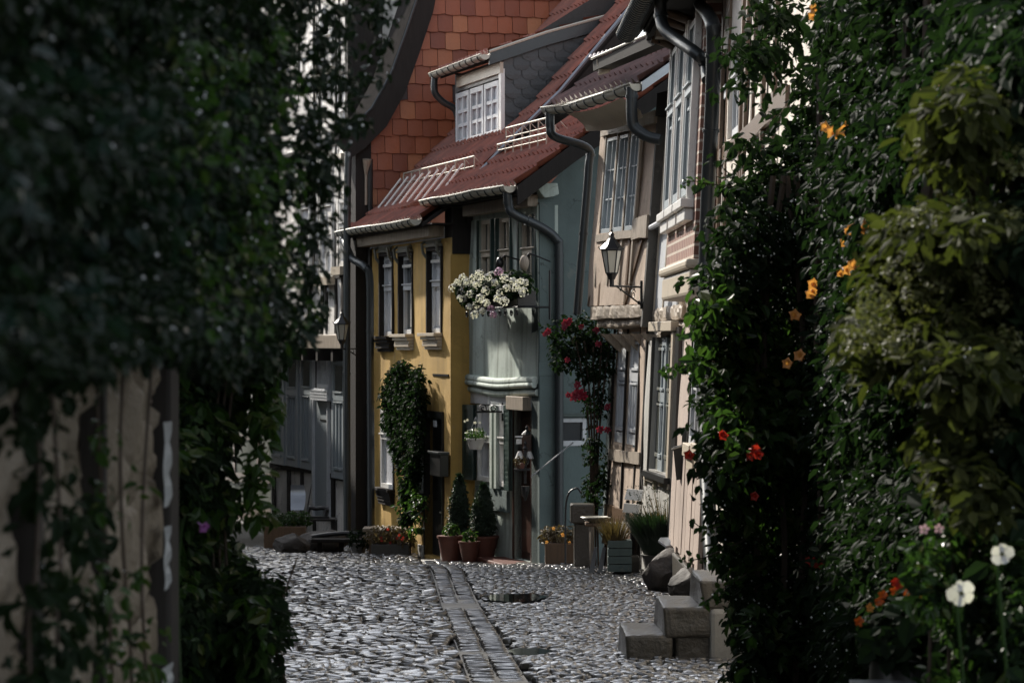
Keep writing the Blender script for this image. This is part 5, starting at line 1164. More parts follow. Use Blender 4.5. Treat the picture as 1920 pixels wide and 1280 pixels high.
for k in range(3):
    a = k * 2.1 + 0.5; m = MB(); m.tube([bc + Vector((0.12 * math.cos(a), 0.12 * math.sin(a), 0.02)), arm + Vector((0, 0, -0.06))], 0.005, 4); m.build('hanger', M['lightgrey'], t)
rg = np.random.RandomState(21)
def ball(rng, c, r, n, zs=1.0):
    v = rng.normal(0, 1, (n, 3)); v /= np.linalg.norm(v, axis=1, keepdims=True); k = rng.uniform(0.4, 1, (n, 1)) ** 0.5
    return np.array(c) + v * k * r * np.array([1, 1, zs]), v
p, n_ = ball(rg, bc + Vector((0, 0, 0.07)), 0.15, 240, 0.6); leafmesh('foliage', p, n_, 0.035, M['leaffresh'], t, rg)
for k in range(9):
    q = bc + Vector((rg.uniform(-.16, .06), rg.uniform(-.1, .0), rg.uniform(0.06, 0.26))); flower('blossom', t, q, 0.016, M['petalwhite'])

# flower box with white geraniums under the upper windows of the green house
t = thing('window_box', 'long window box of white geraniums on scrolled black brackets under the upper green windows', 'window box', tuple(Gr.P(1.2, Gr.uv(930, 575)[1], 0.2)))
b0 = Gr.uv(898, 572, 0.3); b1 = Gr.uv(985, 572, 0.3)
m = MB(); m.fbox(Gr, b0[0], b1[0], b0[1] - 0.04, b0[1] + 0.15, 0.16, 0.40); m.build('box', M['black'], t, bevel=0.01)
m = MB(); vb = b0[1] - 0.05; m.tube([Gr.P(b0[0] - 0.2, vb, 0.42), Gr.P(b1[0] + 0.1, vb, 0.42)], 0.012, 6); m.tube([Gr.P(b0[0] - 0.2, vb, 0.02), Gr.P(b0[0] - 0.2, vb, 0.42)], 0.012, 6); m.tube([Gr.P(b1[0] + 0.1, vb, 0.02), Gr.P(b1[0] + 0.1, vb, 0.42)], 0.012, 6)
m.tube([Gr.P(b1[0] + 0.1, vb - 0.15, 0.02), Gr.P(b1[0] + 0.1, vb + 0.45, 0.02)], 0.014, 6)
m.build('bracket', M['iron'], t)
for k in range(10):
    u = b0[0] - 0.15 + (b1[0] - b0[0] + 0.2) * k / 9; m = MB(); m.tube(scrollpts(Gr.P(u, vb - 0.06, 0.42), Gr.U, z, 0.05, 1.2, 0.3 + k % 2 * 2, sgn=1 if k % 2 else -1), 0.009, 5); m.build('scroll', M['iron'], t)
cen = [Gr.P(b0[0] + (b1[0] - b0[0]) * k / 8, b0[1] + 0.20 + 0.06 * math.sin(k * 1.7), 0.36 + 0.06 * math.cos(k * 2.3)) for k in range(-1, 9)]
P_l = []; N_l = []
for c in cen:
    p, n_ = ball(rg, c, 0.20, 260, 0.8); P_l.append(p); N_l.append(n_)
leafmesh('foliage', np.concatenate(P_l), np.concatenate(N_l), 0.06, M['leafdark'], t, rg, wide=0.85)
fl = [(858, 530), (868, 522), (872, 545), (883, 552), (862, 560), (880, 575), (893, 535), (900, 560), (905, 527), (910, 545), (915, 520), (922, 515), (928, 530), (933, 560), (940, 550), (945, 522), (950, 540), (955, 530), (962, 527), (968, 540), (975, 530), (982, 548), (890, 590), (905, 583), (920, 578), (875, 530), (888, 523), (899, 515), (935, 510), (925, 590), (985, 530), (912, 568), (895, 572), (850, 540), (945, 565), (870, 560)]
for i, (x, y_) in enumerate(fl):
    w_ = 0.60 + 0.10 * math.sin(i * 2.1); c = Gr.P(*Gr.uv(x, y_, w_), w_); m = MB(); r_ = 0.056 + 0.012 * math.sin(i)
    for k in range(38):
        v = Vector((rg.normal(), rg.normal(), rg.normal() * 0.9 + 0.2)).normalized(); a = v.orthogonal().normalized(); b = v.cross(a); o = c + v * r_ * rg.uniform(0.75, 1); s_ = 0.015
        m.add([o + a * s_, o + b * s_, o - a * s_, o - b * s_, o + v * s_ * 0.5], [(0, 1, 4), (1, 2, 4), (2, 3, 4), (3, 0, 4)])
    m.build('flower_head', M['petallilac'] if i in (28 - 0, 24, 29) else M['petalwhite'], t)
# oval spy mirrors at the upper window
for (x, y_, lab, mt, rx, ry) in ((983, 493, 'pale oval window mirror on an iron arm, the larger of two above the geraniums', 'oldwood', 0.058, 0.10), (937, 493, 'small black oval window mirror on an iron arm above the geraniums', 'black', 0.05, 0.075)):
    c = Gr.P(*Gr.uv(x, y_, 0.3), 0.3); t = thing('window_mirror', lab, 'mirror', tuple(c), 'mirrors at the upper green windows')
    m = MB(); n = 20; vs = [c + Vector((0, -0.035, 0))] ; 
    for ring, (k, d) in enumerate(((0.55, -0.028), (1.0, 0.0), (1.0, 0.02))):
        for j in range(n): a = 2 * math.pi * j / n; vs.append(c + Vector((rx * k * math.cos(a), d, ry * k * math.sin(a))))
    fs = [(0, 1 + (j + 1) % n, 1 + j) for j in range(n)]
    for ring in range(2): fs += [(1 + ring * n + j, 1 + ring * n + (j + 1) % n, 1 + (ring + 1) * n + (j + 1) % n, 1 + (ring + 1) * n + j) for j in range(n)]
    m.add(vs, fs); m.build('mirror_shell', M[mt], t, smooth='all')  # colour of the pale mirror stands in for a bright reflection
    m = MB(); m.tube([c + Vector((0.02, 0.02, ry * .7)), c + Vector((0.06, 0.03, ry + .02)), c + Vector((0.12, 0.06, ry)), c - Gr.N * 0.30 + Vector((0.03, 0, 0.02))], 0.010, 6); m.build('arm', M['iron'], t)
# climber on the yellow house
t = thing('climbing_plant', 'dense round topped green climber trained up the yellow wall beside the black door', 'climbing plant', tuple(Y.P(3.0, G(39.5), 0.3)))
rg = np.random.RandomState(5); pol = [(730, 705), (745, 684), (768, 678), (784, 690), (790, 710), (788, 800), (782, 880), (770, 920), (766, 975), (760, 978), (758, 890), (745, 850), (732, 830), (726, 790), (722, 740)]
yp = lambda P: np.array([Y.P(*Y.uv(x, y_, 0.2), 0.2).y for x, y_ in P])
p, n_ = cloud(rg, pol, 300, 30, yp, 0.10, 0.14); leafmesh('foliage', p, n_, 0.065, M['leafdark'], t, rg)
p, n_ = cloud(rg, [(768, 880), (790, 930), (786, 1000), (765, 990), (752, 950)], 26, 14, yp, 0.10, 0.1); leafmesh('trailing_foliage', p, n_, 0.075, M['leaffresh'], t, rg, droop=0.9)
m = MB()
for k in range(4):
    m.tube(smoothpath([Y.P(3.0 + 0.03 * k, G(39.6), 0.12 + .02 * k), Y.P(2.95 + .05 * k, G(39) + 0.7, 0.10), Y.P(3.0 - 0.04 * k, G(39) + 1.5, 0.15), Y.P(2.8, G(39) + 2.2, 0.12)]), 0.012, 5)
m.build('stem', M['bark'], t)
# slab bench and flower trough before the yellow house
t = thing('slab_table', 'pale wooden slab table standing against the yellow house wall', 'table', tuple(gp(735, None, 40.2)))
m = MB(); zt = EZ - (993 - 640) / F * 40; xs0 = (680 - 960) / F * 40; xs1 = (762 - 960) / F * 40
m.box(((xs0 + xs1) / 2, 40.2, zt), (xs1 - xs0, 0.45, 0.05)); m.build('tabletop', M['oldwood'], t, bevel=0.01)
for (x, dy) in ((xs0 + 0.12, -0.12), (xs1 - 0.1, -0.12), (xs0 + 0.12, 0.12), (xs1 - 0.1, 0.12)):
    m = MB(); post(m, x, 40.2 + dy, G(40.2), zt - 0.026, 0.06); m.build('leg', M['brownwood'], t)
def trough(name, label, cat, px0, px1, d, h, mat, plants, seed, depth=0.3, ph=0.15, size=0.05, leafm='leafdark', fill=900, group=None):
    x0, x1 = (px0 - 960) / F * d, (px1 - 960) / F * d; g = G(d)
    t = thing(name, label, cat, ((x0 + x1) / 2, d, g), group); m = MB(); m.box(((x0 + x1) / 2, d, g + h / 2), (x1 - x0, depth, h)); m.build('trough', mat, t, bevel=0.01)
    m = MB(); m.box(((x0 + x1) / 2, d, g + h + 0.004), (x1 - x0 - 0.05, depth - 0.05, 0.01)); m.build('soil', M['soil'], t)
    rg = np.random.RandomState(seed); L_ = []; N_ = []; k = max(2, int((x1 - x0) / 0.12))
    for i in range(k):
        c = (x0 + (x1 - x0) * (i + 0.5) / k, d + rg.uniform(-.05, .05), g + h + ph * rg.uniform(0.3, 0.8)); p, n_ = ball(rg, c, ph, fill // k, 0.9); L_.append(p); N_.append(n_)
    leafmesh('foliage', np.concatenate(L_), np.concatenate(N_), size, M[leafm], t, rg)
    for (mt, cnt) in plants:
        for i in range(cnt): flower('blossom', t, (rg.uniform(x0, x1), d - depth / 2 - rg.uniform(0, .1), g + h + rg.uniform(0, ph * 1.6)), 0.02, M[mt])
    return t
trough('flower_trough', 'dark trough of reddish flowers under the slab table by the yellow house', 'planter', 697, 768, 39.6, 0.16, M['darkwall'], [('petalred', 8)], 31, leafm='straw', ph=0.16)
trough('flower_trough', 'old wooden trough with dry brown plants against the teal wall', 'planter', 1022, 1098, 34.2, 0.28, M['brownwood'], [('petalorange', 7)], 32, leafm='straw', ph=0.13)
t = thing('potted_plant', 'small bluish leafy plant on the ground left of the slab table', 'potted plant', tuple(gp(672, None, 40.5))); rg = np.random.RandomState(8)
c = gp(672, None, 40.5, 0.14); m = MB(); m.lathe(c - Vector((0, 0, 0.14)), [(0.09, 0), (0.12, 0.14), (0.11, 0.14)], 14); m.build('pot', M['darkwall'], t)
p, n_ = ball(rg, c + Vector((0, 0, 0.06)), 0.16, 260); leafmesh('foliage', p, n_, 0.05, M['leafdark'], t, rg)
# potted cypresses and terracotta pots
def cypress(px, d, h, r, label, ptop):
    c = gp(px, None, d); t = thing('potted_cypress', label, 'potted plant', tuple(c), 'potted cypresses by the green house'); rg = np.random.RandomState(int(px))
    m = MB(); m.lathe(c, [(0.13, 0), (0.19, 0.30), (0.205, 0.30), (0.205, 0.33), (0.17, 0.33)], 18); m.build('pot', M['terracotta'], t, smooth=True)
    m = MB(); m.tube([c + Vector((0, 0, 0.3)), c + Vector((0, 0, 0.3 + h * .8))], [0.02, 0.006], 6); m.build('trunk', M['bark'], t)
    n = 5200; zz = rg.uniform(0, 1, n); prof = np.interp(zz, [0, 0.15, 0.5, 0.8, 1], [0.55, 1.0, 0.85, 0.5, 0.04]); a = rg.uniform(0, 2 * np.pi, n); k = np.sqrt(rg.uniform(0.3, 1, n)) * (1 + 0.15 * np.sin(a * 3 + zz * 9))
    pos = np.stack([c.x + r * prof * k * np.cos(a), c.y + r * prof * k * np.sin(a), c.z + 0.32 + zz * h], 1); nn = np.stack([np.cos(a), np.sin(a), np.full(n, 0.3)], 1)
    leafmesh('foliage', pos, nn, 0.05, M['cypress'], t, rg, droop=-0.9, wide=0.3)
cypress(861, 37.4, 0.78, 0.15, 'potted dark cypress, the left one of the pair between yellow and green houses', 905)
cypress(906, 36.9, 0.66, 0.17, 'potted dark cypress, the right one of the pair in front of the green house', 915)
for (px, d, s_, lab) in ((880, 36.6, 0.24, 'small terracotta pot with sprouting herbs between the two cypress pots'), (845, 37.0, 0.30, 'wide terracotta pot at the corner of the yellow house')):
    c = gp(px, None, d); t = thing('flower_pot', lab, 'flower pot', tuple(c), 'terracotta pots by the green house'); m = MB(); m.lathe(c, [(s_ * .38, 0), (s_ * .55, s_), (s_ * .6, s_), (s_ * .6, s_ * 1.1), (s_ * .5, s_ * 1.1)], 18); m.build('pot', M['terracotta'], t, smooth=True)
    rg = np.random.RandomState(px); p, n_ = ball(rg, c + Vector((0, 0, s_ * 1.3)), 0.10, 160); leafmesh('foliage', p, n_, 0.05, M['leaffresh'], t, rg)
# wall bracket with plant and hook, striped pole
c = pt(985, 905, 35.2); t = thing('wall_planter', 'small black wall planter with reddish plant and iron hooks beside the brown door', 'planter', tuple(c))
m = MB(); m.box(c + Vector((0, 0, 0.20)), (0.035, 0.03, 0.42)); m.box(c + Vector((-0.04, -0.08, 0.17)), (0.2, 0.16, 0.02)); m.lathe(c + Vector((0, 0, 0.4)), [(0.02, 0), (0.03, 0.03), (0.01, 0.06), (0.02, 0.09), (0.003, 0.13)], 8); m.tube(scrollpts(c + Vector((0.02, -0.05, 0.3)), Vector((1, 0, 0)), z, 0.05, 0.9, 2.5), 0.008, 5); m.tube(scrollpts(c + Vector((0, 0, 0.26)), Vector((-1, 0, 0)), z, 0.05, 0.9, 2.5), 0.008, 5)
m.lathe(c + Vector((0, 0, -0.1)), [(0.01, -0.12), (0.05, 0), (0.055, 0.06)], 8); m.build('bracket', M['iron'], t)
m = MB(); m.lathe(c + Vector((-0.06, -0.08, 0.18)), [(0.045, 0), (0.06, 0.07)], 12); m.build('pot', M['terracotta'], t); rg = np.random.RandomState(9); p, n_ = ball(rg, c + Vector((-0.06, -0.08, 0.27)), 0.07, 120); leafmesh('foliage', p, n_, 0.035, M['straw'], t, rg)
m = MB(); m.tube([pt(996, 893, 35.0), pt(1076, 828, 34.6)], 0.008, 8); m.build('striped_pole', M['lightgrey'], None, label='thin pale pole leaning diagonally across the teal wall', cat='pole')
# rose bush
t = thing('rose_bush', 'climbing rose with red blooms in the gap between green and tan houses', 'rose bush', tuple(gp(1105, None, 33.2)))
rg = np.random.RandomState(12); fd = lambda P: np.full(len(P), 33.2)
pol = [(1030, 615), (1060, 598), (1100, 590), (1150, 600), (1155, 660), (1140, 720), (1132, 800), (1138, 900), (1120, 960), (1098, 960), (1106, 800), (1100, 760), (1090, 700), (1045, 685), (1042, 650)]
p, n_ = cloud(rg, pol, 170, 20, fd, 0.11, 0.25, lambda q: np.where(q[:, 1] < 700, 0.62, 0.35)); leafmesh('foliage', p, n_, 0.055, M['leafdark'], t, rg)
p, n_ = cloud(rg, [(1065, 640), (1100, 625), (1110, 650), (1090, 665)], 8, 20, fd, 0.08, 0.1); leafmesh('young_foliage', p, n_, 0.055, M['leafhyd'], t, rg)
m = MB()
for k in range(5): m.tube(smoothpath([gp(1102 + k * 5, None, 33.2), pt(1108 + k * 3, 900, 33.2), pt(1100 + k * 7, 760, 33.1), pt(1080 + k * 16, 640, 33.0)]), [0.014] * 18 + [0.01], 5) if False else m.tube(smoothpath([gp(1102 + k * 5, None, 33.2), pt(1108 + k * 3, 900, 33.2), pt(1100 + k * 7, 760, 33.1), pt(1080 + k * 16, 640, 33.0)]), 0.012, 5)
m.build('stem', M['bark'], t)
for (x, y_, r_) in ((1061, 608, 9), (1068, 602, 7), (1028, 622, 7), (1022, 627, 5), (1083, 722, 8), (1085, 740, 13), (1078, 744, 10), (1094, 742, 9), (1066, 741, 6), (1118, 620, 7), (1122, 645, 7), (1064, 675, 6), (1139, 763, 7), (1126, 805, 8), (1139, 806, 7), (1090, 613, 6), (1058, 614, 6)):
    d_ = 32.9; flower('rose', t, pt(x, y_, d_), r_ / F * d_, M['petalpink'], face=(-0.3, -1, 0.3), petals=6, layers=3)
m = MB(); m.tube(smoothpath([gp(1060, None, 33.8), pt(1062, 940, 33.8), pt(1080, 915, 33.8), pt(1090, 925, 33.8)]), 0.012, 6); m.build('iron_hoop', M['iron'], None, label='thin dark iron hoop arching from the trough by the teal wall', cat='garden hoop')
# stone trough and sink, small dry plant
t = thing('stone_trough', 'grey stone trough standing between the teal wall and the wooden table', 'trough', tuple(gp(1090, None, 32.8))); c = gp(1092, None, 32.8, 0.62); m = MB(); m.box(c, (0.28, 0.35, 0.22)); m.build('basin', M['stone'], t, bevel=0.02); m = MB(); m.box(c - Vector((0, 0, 0.36)), (0.2, 0.25, 0.5)); m.build('foot', M['stone'], t, bevel=0.02)

# old table with tray, board chair
t = thing('garden_table', 'old dark table with a silvery bowl standing before the tan house', 'table', tuple(gp(1150, None, 31.3)))
d_ = 31.0; zt = EZ - (982 - 640) / F * d_; x0, x1 = (1097 - 960) / F * d_, (1200 - 960) / F * d_
m = MB(); m.box(((x0 + x1) / 2, d_, zt), (x1 - x0, 0.36, 0.035)); m.build('tabletop', M['brownwood'], t, bevel=0.006)
for (x, dy, tx) in ((x0 + 0.07, -0.17, 0), (x1 - 0.08, -0.17, 0), (x0 + 0.07, 0.17, 0), (x1 - 0.08, 0.17, 0)):
    m = MB(); m.tube([Vector((x, d_ + dy, zt - 0.02)), Vector((x + tx, d_ + dy, G(d_)))], 0.025, 6); m.build('leg', M['oldwood'] if dy < 0 and x < 0.95 else M['timber'], t)
m = MB()
for k in range(7): m.box((x0 + 0.28 + k * 0.055, d_ - 0.19, zt + 0.025), (0.03, 0.02, 0.02)); 
m.build('carved_edge', M['whitepaint'], t)
c = Vector((x0 + 0.10, d_ - 0.05, zt + 0.02)); m = MB(); m.lathe(c, [(0.05, 0), (0.12, 0.03), (0.155, 0.06), (0.15, 0.065), (0.10, 0.035)], 20); m.build('metal_bowl', M['zinc'], None, smooth=True, label='shiny metal bowl on the left end of the old garden table', cat='bowl')
m = MB(); c2 = Vector((x0 + 0.16, d_ + 0.05, zt + 0.02)); m.lathe(c2, [(0.05, 0), (0.10, 0.02), (0.12, 0.05), (0.115, 0.05)], 20); m.build('metal_dish', M['zinc'], None, smooth=True, label='second shallow metal dish behind the bowl on the garden table', cat='dish')
t = thing('board_chair', 'wooden chair with sunlit pale board back at the right end of the garden table', 'chair', tuple(pt(1182, 978, 31.0)))
def slab(name, px, d, th, mat, par, tilt=0.10):
    m = MB(); b = [pt(x, y_, d) for x, y_ in px]; o = Vector((0.02, th, 0.0)); m.hexa([b[3], b[2], b[2] + o, b[3] + o, b[0] + Vector((0, tilt, 0)), b[1] + Vector((0, tilt, 0)), b[1] + o + Vector((0, tilt, 0)), b[0] + o + Vector((0, tilt, 0))]); return m.build(name, mat, par, bevel=0.004)
slab('top_board', ((1176, 917), (1207, 920), (1201, 939), (1170, 936)), 30.6, 0.03, M['whitepaint'], t, 0.12)
slab('lower_board', ((1170, 943), (1200, 946), (1197, 963), (1167, 960)), 30.6, 0.03, M['whitepaint'], t, 0.02)
m = MB(); m.tube([pt(1176, 980, 30.75), pt(1177, 938, 30.85)], 0.022, 6); m.tube([pt(1190, 982, 30.75), pt(1196, 940, 30.85)], 0.016, 6); m.build('back_post', M['timber'], t)
m = MB(); m.box(pt(1182, 982, 30.75), (0.2, 0.2, 0.025)); m.build('seat', M['oldwood'], t)
for k, (x, lab) in enumerate(((1110, 'leaning'), (1126, 'leaning'))):
    m = MB(); m.hexa([gp(x - 6, None, 30.4), gp(x + 4, None, 30.4), gp(x + 4, None, 30.5), gp(x - 6, None, 30.5), gp(x + 4, None, 30.7, 0.26), gp(x + 10, None, 30.7, 0.26), gp(x + 10, None, 30.8, 0.26), gp(x + 4, None, 30.8, 0.26)])
    m.build('leaning_slate', M['slate'], None, label='dark slate leaning under the garden table, the %s of two' % ('left' if k == 0 else 'right'), cat='slate', group='slates leaning under the garden table')
# blue-green crate with lavender
d_ = 30.5; t = thing('wooden_crate', 'dark teal boarded crate with a tuft of straw, on the cobbles right of the table', 'crate', tuple(gp(1160, None, d_))); x0, x1 = (1139 - 960) / F * d_, (1184 - 960) / F * d_; g = G(d_)
for k in range(4):
    m = MB(); m.box(((x0 + x1) / 2, d_, g + 0.055 + k * 0.085), (x1 - x0, 0.26, 0.078)); m.build('board', M['teal'], t, bevel=0.004)
rg = np.random.RandomState(15)
def grassy(name, parent, c, r, h, n, mat, rg, lean=0.35, w=0.006):
    a = rg.uniform(0, 2 * np.pi, n); rr = r * np.sqrt(rg.uniform(0, 1, n)) * 0.6; b = np.stack([c[0] + rr * np.cos(a), c[1] + rr * np.sin(a), np.full(n, c[2])], 1); l = h * rg.uniform(0.5, 1.1, n)
    dr = np.stack([np.cos(a), np.sin(a), np.zeros(n)], 1) * (rr / r * lean * 2 + rg.uniform(0, 0.12, n))[:, None]; md = b + dr * l[:, None] * 0.45 + np.stack([0 * l, 0 * l, l * 0.6], 1); tp = b + dr * l[:, None] + np.stack([0 * l, 0 * l, l], 1)
    ww = np.stack([-np.sin(a), np.cos(a), 0 * a], 1) * w; V = np.stack([b - ww, b + ww, md + ww, md - ww, tp + ww * .3, tp - ww * .3], 1).reshape(-1, 3); Q_ = (np.arange(n)[:, None, None] * 6 + np.array([[0, 1, 2, 3], [3, 2, 4, 5]])).reshape(-1, 4)
    return npmesh(name, V, Q_, mat, parent), tp
grassy('straw_tuft', t, ((x0 + x1) / 2 - .05, d_, g + 0.3), 0.18, 0.28, 260, M['straw'], rg, 0.5)
d_ = 29.3; c = gp(1243, None, d_); t = thing('lavender_pot', 'large dark tub of lavender and rosemary before the grey lower wall', 'potted plant', tuple(c))
m = MB(); m.lathe(c, [(0.16, 0), (0.22, 0.24), (0.235, 0.25), (0.20, 0.25)], 20); m.build('tub', M['darkwall'], t, smooth=True)
o_, tp = grassy('foliage', t, (c.x, c.y, c.z + 0.22), 0.31, 0.42, 3800, M['cypress'], rg, 0.45, 0.008)
o_, tp = grassy('flower_stalk', t, (c.x + 0.04, c.y, c.z + 0.24), 0.24, 0.66, 200, M['straw'], rg, 0.28, 0.0035)
p = tp[rg.rand(len(tp)) < 0.8]; leafmesh('lavender_spike', np.repeat(p, 5, 0) + rg.normal(0, 0.009, (len(p) * 5, 3)), np.tile([0, -1, 0.2], (len(p) * 5, 1)), 0.013, M['cypress'], t, rg)
t = thing('feeding_tray', 'tray shaped bird table with a worn reflecting top above the boulders', 'bird table', tuple(gp(1262, None, 28.3)))
q = [pt(1234, 1012, 28.2), pt(1238, 1007, 28.5), pt(1279, 1006, 28.6), pt(1292, 1021, 28.2), pt(1249, 1023, 28.0)]; m = MB(); dn = Vector((0, 0, -0.022)); m.add(q + [p_ + dn for p_ in q], [(0, 4, 3, 2, 1), (5, 6, 7, 8, 9)] + [(i, (i + 1) % 5, 5 + (i + 1) % 5, 5 + i) for i in range(5)]); m.build('tray', M['lead'], t, bevel=0.003)
m = MB(); m.tube([pt(1254, 1024, 28.1), pt(1249, 1060, 28.1)], 0.012, 6); m.box(pt(1270, 1048, 28.4), (0.17, 0.17, 0.22)); m.build('stand', M['timber'], t)
# stone block, boulders, steps
def rock(name, label, cat, c, size, seed, mat, rot=0.3, sub=4, rough=0.28, blocky=0.0):
    import bmesh
    bm = bmesh.new(); bmesh.ops.create_icosphere(bm, subdivisions=sub, radius=1); off = Vector((seed * 3.1, seed * 1.7, 0)); pl = []
    rr = random.Random(seed)
    for k in range(9): pl.append((Vector((rr.uniform(-1, 1), rr.uniform(-1, 1), rr.uniform(-.3, 1))).normalized(), rr.uniform(0.62, 0.85)))
    for v in bm.verts:
        p = v.co.copy()
        for (n_, dd_) in pl:
            e = p.dot(n_) - dd_
            if e > 0: p -= n_ * e * 0.92
        p *= 1 + rough * 0.35 * mn.noise(p * 2.2 + off) + 0.05 * mn.noise(p * 7 + off); p = Matrix.Rotation(rot, 3, 'Y') @ p; v.co = Vector((p.x * size[0], p.y * size[1], p.z * size[2]))
    me = bpy.data.meshes.new(name); bm.to_mesh(me); bm.free(); me.polygons.foreach_set('use_smooth', [True] * len(me.polygons)); me.set_sharp_from_angle(angle=R(25))
    o = link(me, name, mat, label=label, cat=cat); o.location = c; return o
rock('boulder', 'large grey brown boulder leaning against the house, bigger of the two', 'boulder', gp(1256, None, 27.4, 0.17), (0.27, 0.24, 0.25), 3, M['boulder'], 0.35)['group'] = 'boulders by the steps'
rock('boulder', 'smaller jagged boulder lying between the big boulder and the stone steps', 'boulder', gp(1291, None, 25.0, 0.19), (0.22, 0.22, 0.15), 8, M['boulder'], -0.15)['group'] = 'boulders by the steps'
rock('standing_stone', 'small pale stone lying behind the large boulder', 'stone', gp(1240, None, 28.0, 0.2), (0.06, 0.08, 0.09), 5, M['stone'], 0.4, 3)
t = thing('stone_block', 'squared stone block with a flat wet top standing on the cobbles left of the boulders', 'stone block', tuple(gp(1172, None, 31.0))); c = gp(1176, None, 30.6); m = MB(); m.lathe(c, [(0.14, -0.03), (0.15, 0.12), (0.14, 0.17), (0.125, 0.18)], 7, 0.4); m.build('block', M['stone'], t, bevel=0.012)
d0 = 17.9; t = thing('stone_steps', 'three worn sandstone steps with wet bright edges rising to the creeper covered house', 'steps', tuple(gp(1250, None, d0)))
gz = G(d0); xw = lambda px: (px - 960) / F * d0; zw_ = lambda py: EZ - (py - 640) / F * d0
steps = [(1171, 1262, 1190), (1242, 1345, 1137), (1312, 1402, 1087)]
for i, (a, b, y_) in enumerate(steps):
    m = MB(); m.hexa([Vector(p) for p in ((xw(a) + 0.02, d0, gz - 0.1 if i == 0 else zw_(steps[i - 1][2]) - 0.02), (xw(b), d0, gz - 0.1 if i == 0 else zw_(steps[i - 1][2]) - 0.02), (xw(b), d0 + 0.85, gz - 0.1 if i == 0 else zw_(steps[i - 1][2]) - 0.02), (xw(a) - 0.02, d0 + 0.85, gz - 0.1 if i == 0 else zw_(steps[i - 1][2]) - 0.02), (xw(a), d0 + 0.01, zw_(y_)), (xw(b), d0 + 0.01, zw_(y_)), (xw(b), d0 + 0.85, zw_(y_)), (xw(a), d0 + 0.85, zw_(y_)))])
    roughen(m.build('step', M['stone'], t, bevel=0.018))
m = MB(); m.box((xw(1345), d0 + 0.45, (gz + zw_(1150)) / 2 - 0.02), (xw(1420) - xw(1262), 0.84, zw_(1150) - gz)); roughen(m.build('step_core', M['stone'], t, bevel=0.02))
m = MB(); m.box((xw(1372), d0 + 0.38, (gz + zw_(1135)) / 2 - 0.03), (xw(1400) - xw(1318), 0.80, zw_(1135) - gz + 0.02)); m.build('render_panel', M['greywall'], t, bevel=0.03)
# sewing machine table, sheet metal seat and dark bench at the timber house
d_ = 43.2; t = thing('sewing_machine', 'old black sewing machine on its table before the timbered house', 'sewing machine', tuple(pt(600, 972, d_)))
zt = pt(600, 972, d_).z; ux = Vector((1, 0, 0)); P0 = lambda px, py: pt(px, py, d_)
m = MB(); m.box(P0(595, 969), (0.36, 0.12, 0.03)); m.build('base', M['black'], t)
m = MB(); m.tube(smoothpath([P0(610, 968), P0(611, 957), P0(606, 952), P0(592, 953), P0(582, 951), P0(579, 956), P0(577, 964)]), [0.045] * 8 + [0.032] * 20 + [0.03] * 9, 10); m.tube([P0(612, 955), P0(617, 955)], 0.05, 14); m.tube([P0(578, 960), P0(578, 968)], 0.008, 5); m.build('arm', M['iron'], t, smooth=True)
t = thing('sewing_table', 'dark rotting table carrying the old sewing machine', 'table', tuple(gp(590, None, d_))); m = MB(); m.box(P0(592, 973), (0.62, 0.45, 0.03)); m.build('tabletop', M['timber'], t)
for (x, dy) in ((562, -.18), (628, -.18), (562, .18), (628, .18)):
    m = MB(); post(m, P0(x, 973).x, d_ + dy, G(d_), zt - 0.02, 0.05); m.build('leg', M['timber'], t)
t = thing('metal_chair', 'curved bluish sheet metal seat standing against the timbered house', 'chair', tuple(gp(553, None, 44))); m = MB(); vs = []
for j in range(7):
    k = j / 6; b = pt(545 + 0 * k, 956 - 47 * k, 44 + 0.2 * math.sin(k * 2)); vs += [b, b + Vector((0.20 + 0.03 * math.sin(k * 3), 0.03, 0))]
m.add(vs + [v + Vector((0, 0.02, 0)) for v in vs], [(2 * j, 2 * j + 1, 2 * j + 3, 2 * j + 2) for j in range(6)] + [(14 + 2 * j, 14 + 2 * j + 2, 14 + 2 * j + 3, 14 + 2 * j + 1) for j in range(6)]); m.build('backrest', M['lead'], t, smooth='all')
m = MB(); m.box(pt(553, 962, 43.9), (0.24, 0.3, 0.04)); post(m, pt(553, 962, 43.9).x, 43.9, G(43.9), pt(0, 962, 43.9).z, 0.08); m.build('seat', M['iron'], t)
t = thing('long_bench', 'long black bench with curved back on the cobbles before the timbered house', 'bench', tuple(gp(600, None, 41)))
d_ = 41; m = MB(); m.box(pt(640, 1012, d_), (0.85, 0.4, 0.05)); m.build('seat', M['timber'], t, bevel=0.008)
m = MB(); m.tube(smoothpath([pt(585, 1006, d_ + .2), pt(620, 1001, d_ + .2), pt(660, 999, d_ + .2), pt(690, 1003, d_ + .2)]), 0.035, 8); m.build('back_rail', M['black'], t)
for x in (600, 640, 680):
    m = MB(); post(m, pt(x, 1012, d_).x, d_, G(d_), pt(0, 1016, d_).z, 0.07); m.build('leg', M['timber'], t)
trough('hedge_trough', 'low dark planter with trailing leaves at the left end of the cobbled street', 'planter', 496, 575, 42.4, 0.35, M['brownwood'], [], 34, leafm='leaffresh', ph=0.14)
rock('stone_heap', 'dark mossy rock heap under the sewing table', 'stone', gp(600, None, 41.8, 0.15), (0.42, 0.25, 0.20), 12, M['boulder'], 0.0, 4)
rock('garden_stone', 'dark mossy stone by the vines at the left edge of the street', 'stone', gp(545, None, 40.8, 0.12), (0.30, 0.22, 0.16), 14, M['boulder'], 0.2, 4)

# ------------------------------------------------------------------ foreground vegetation
rg = np.random.RandomState(42)
def clumpnoise(s, seed):
    return lambda q: np.clip(0.55 + 0.45 * np.array([mn.noise(Vector((x / s, y_ / s, seed))) * 2.2 for x, y_ in q]), 0.05, 1)
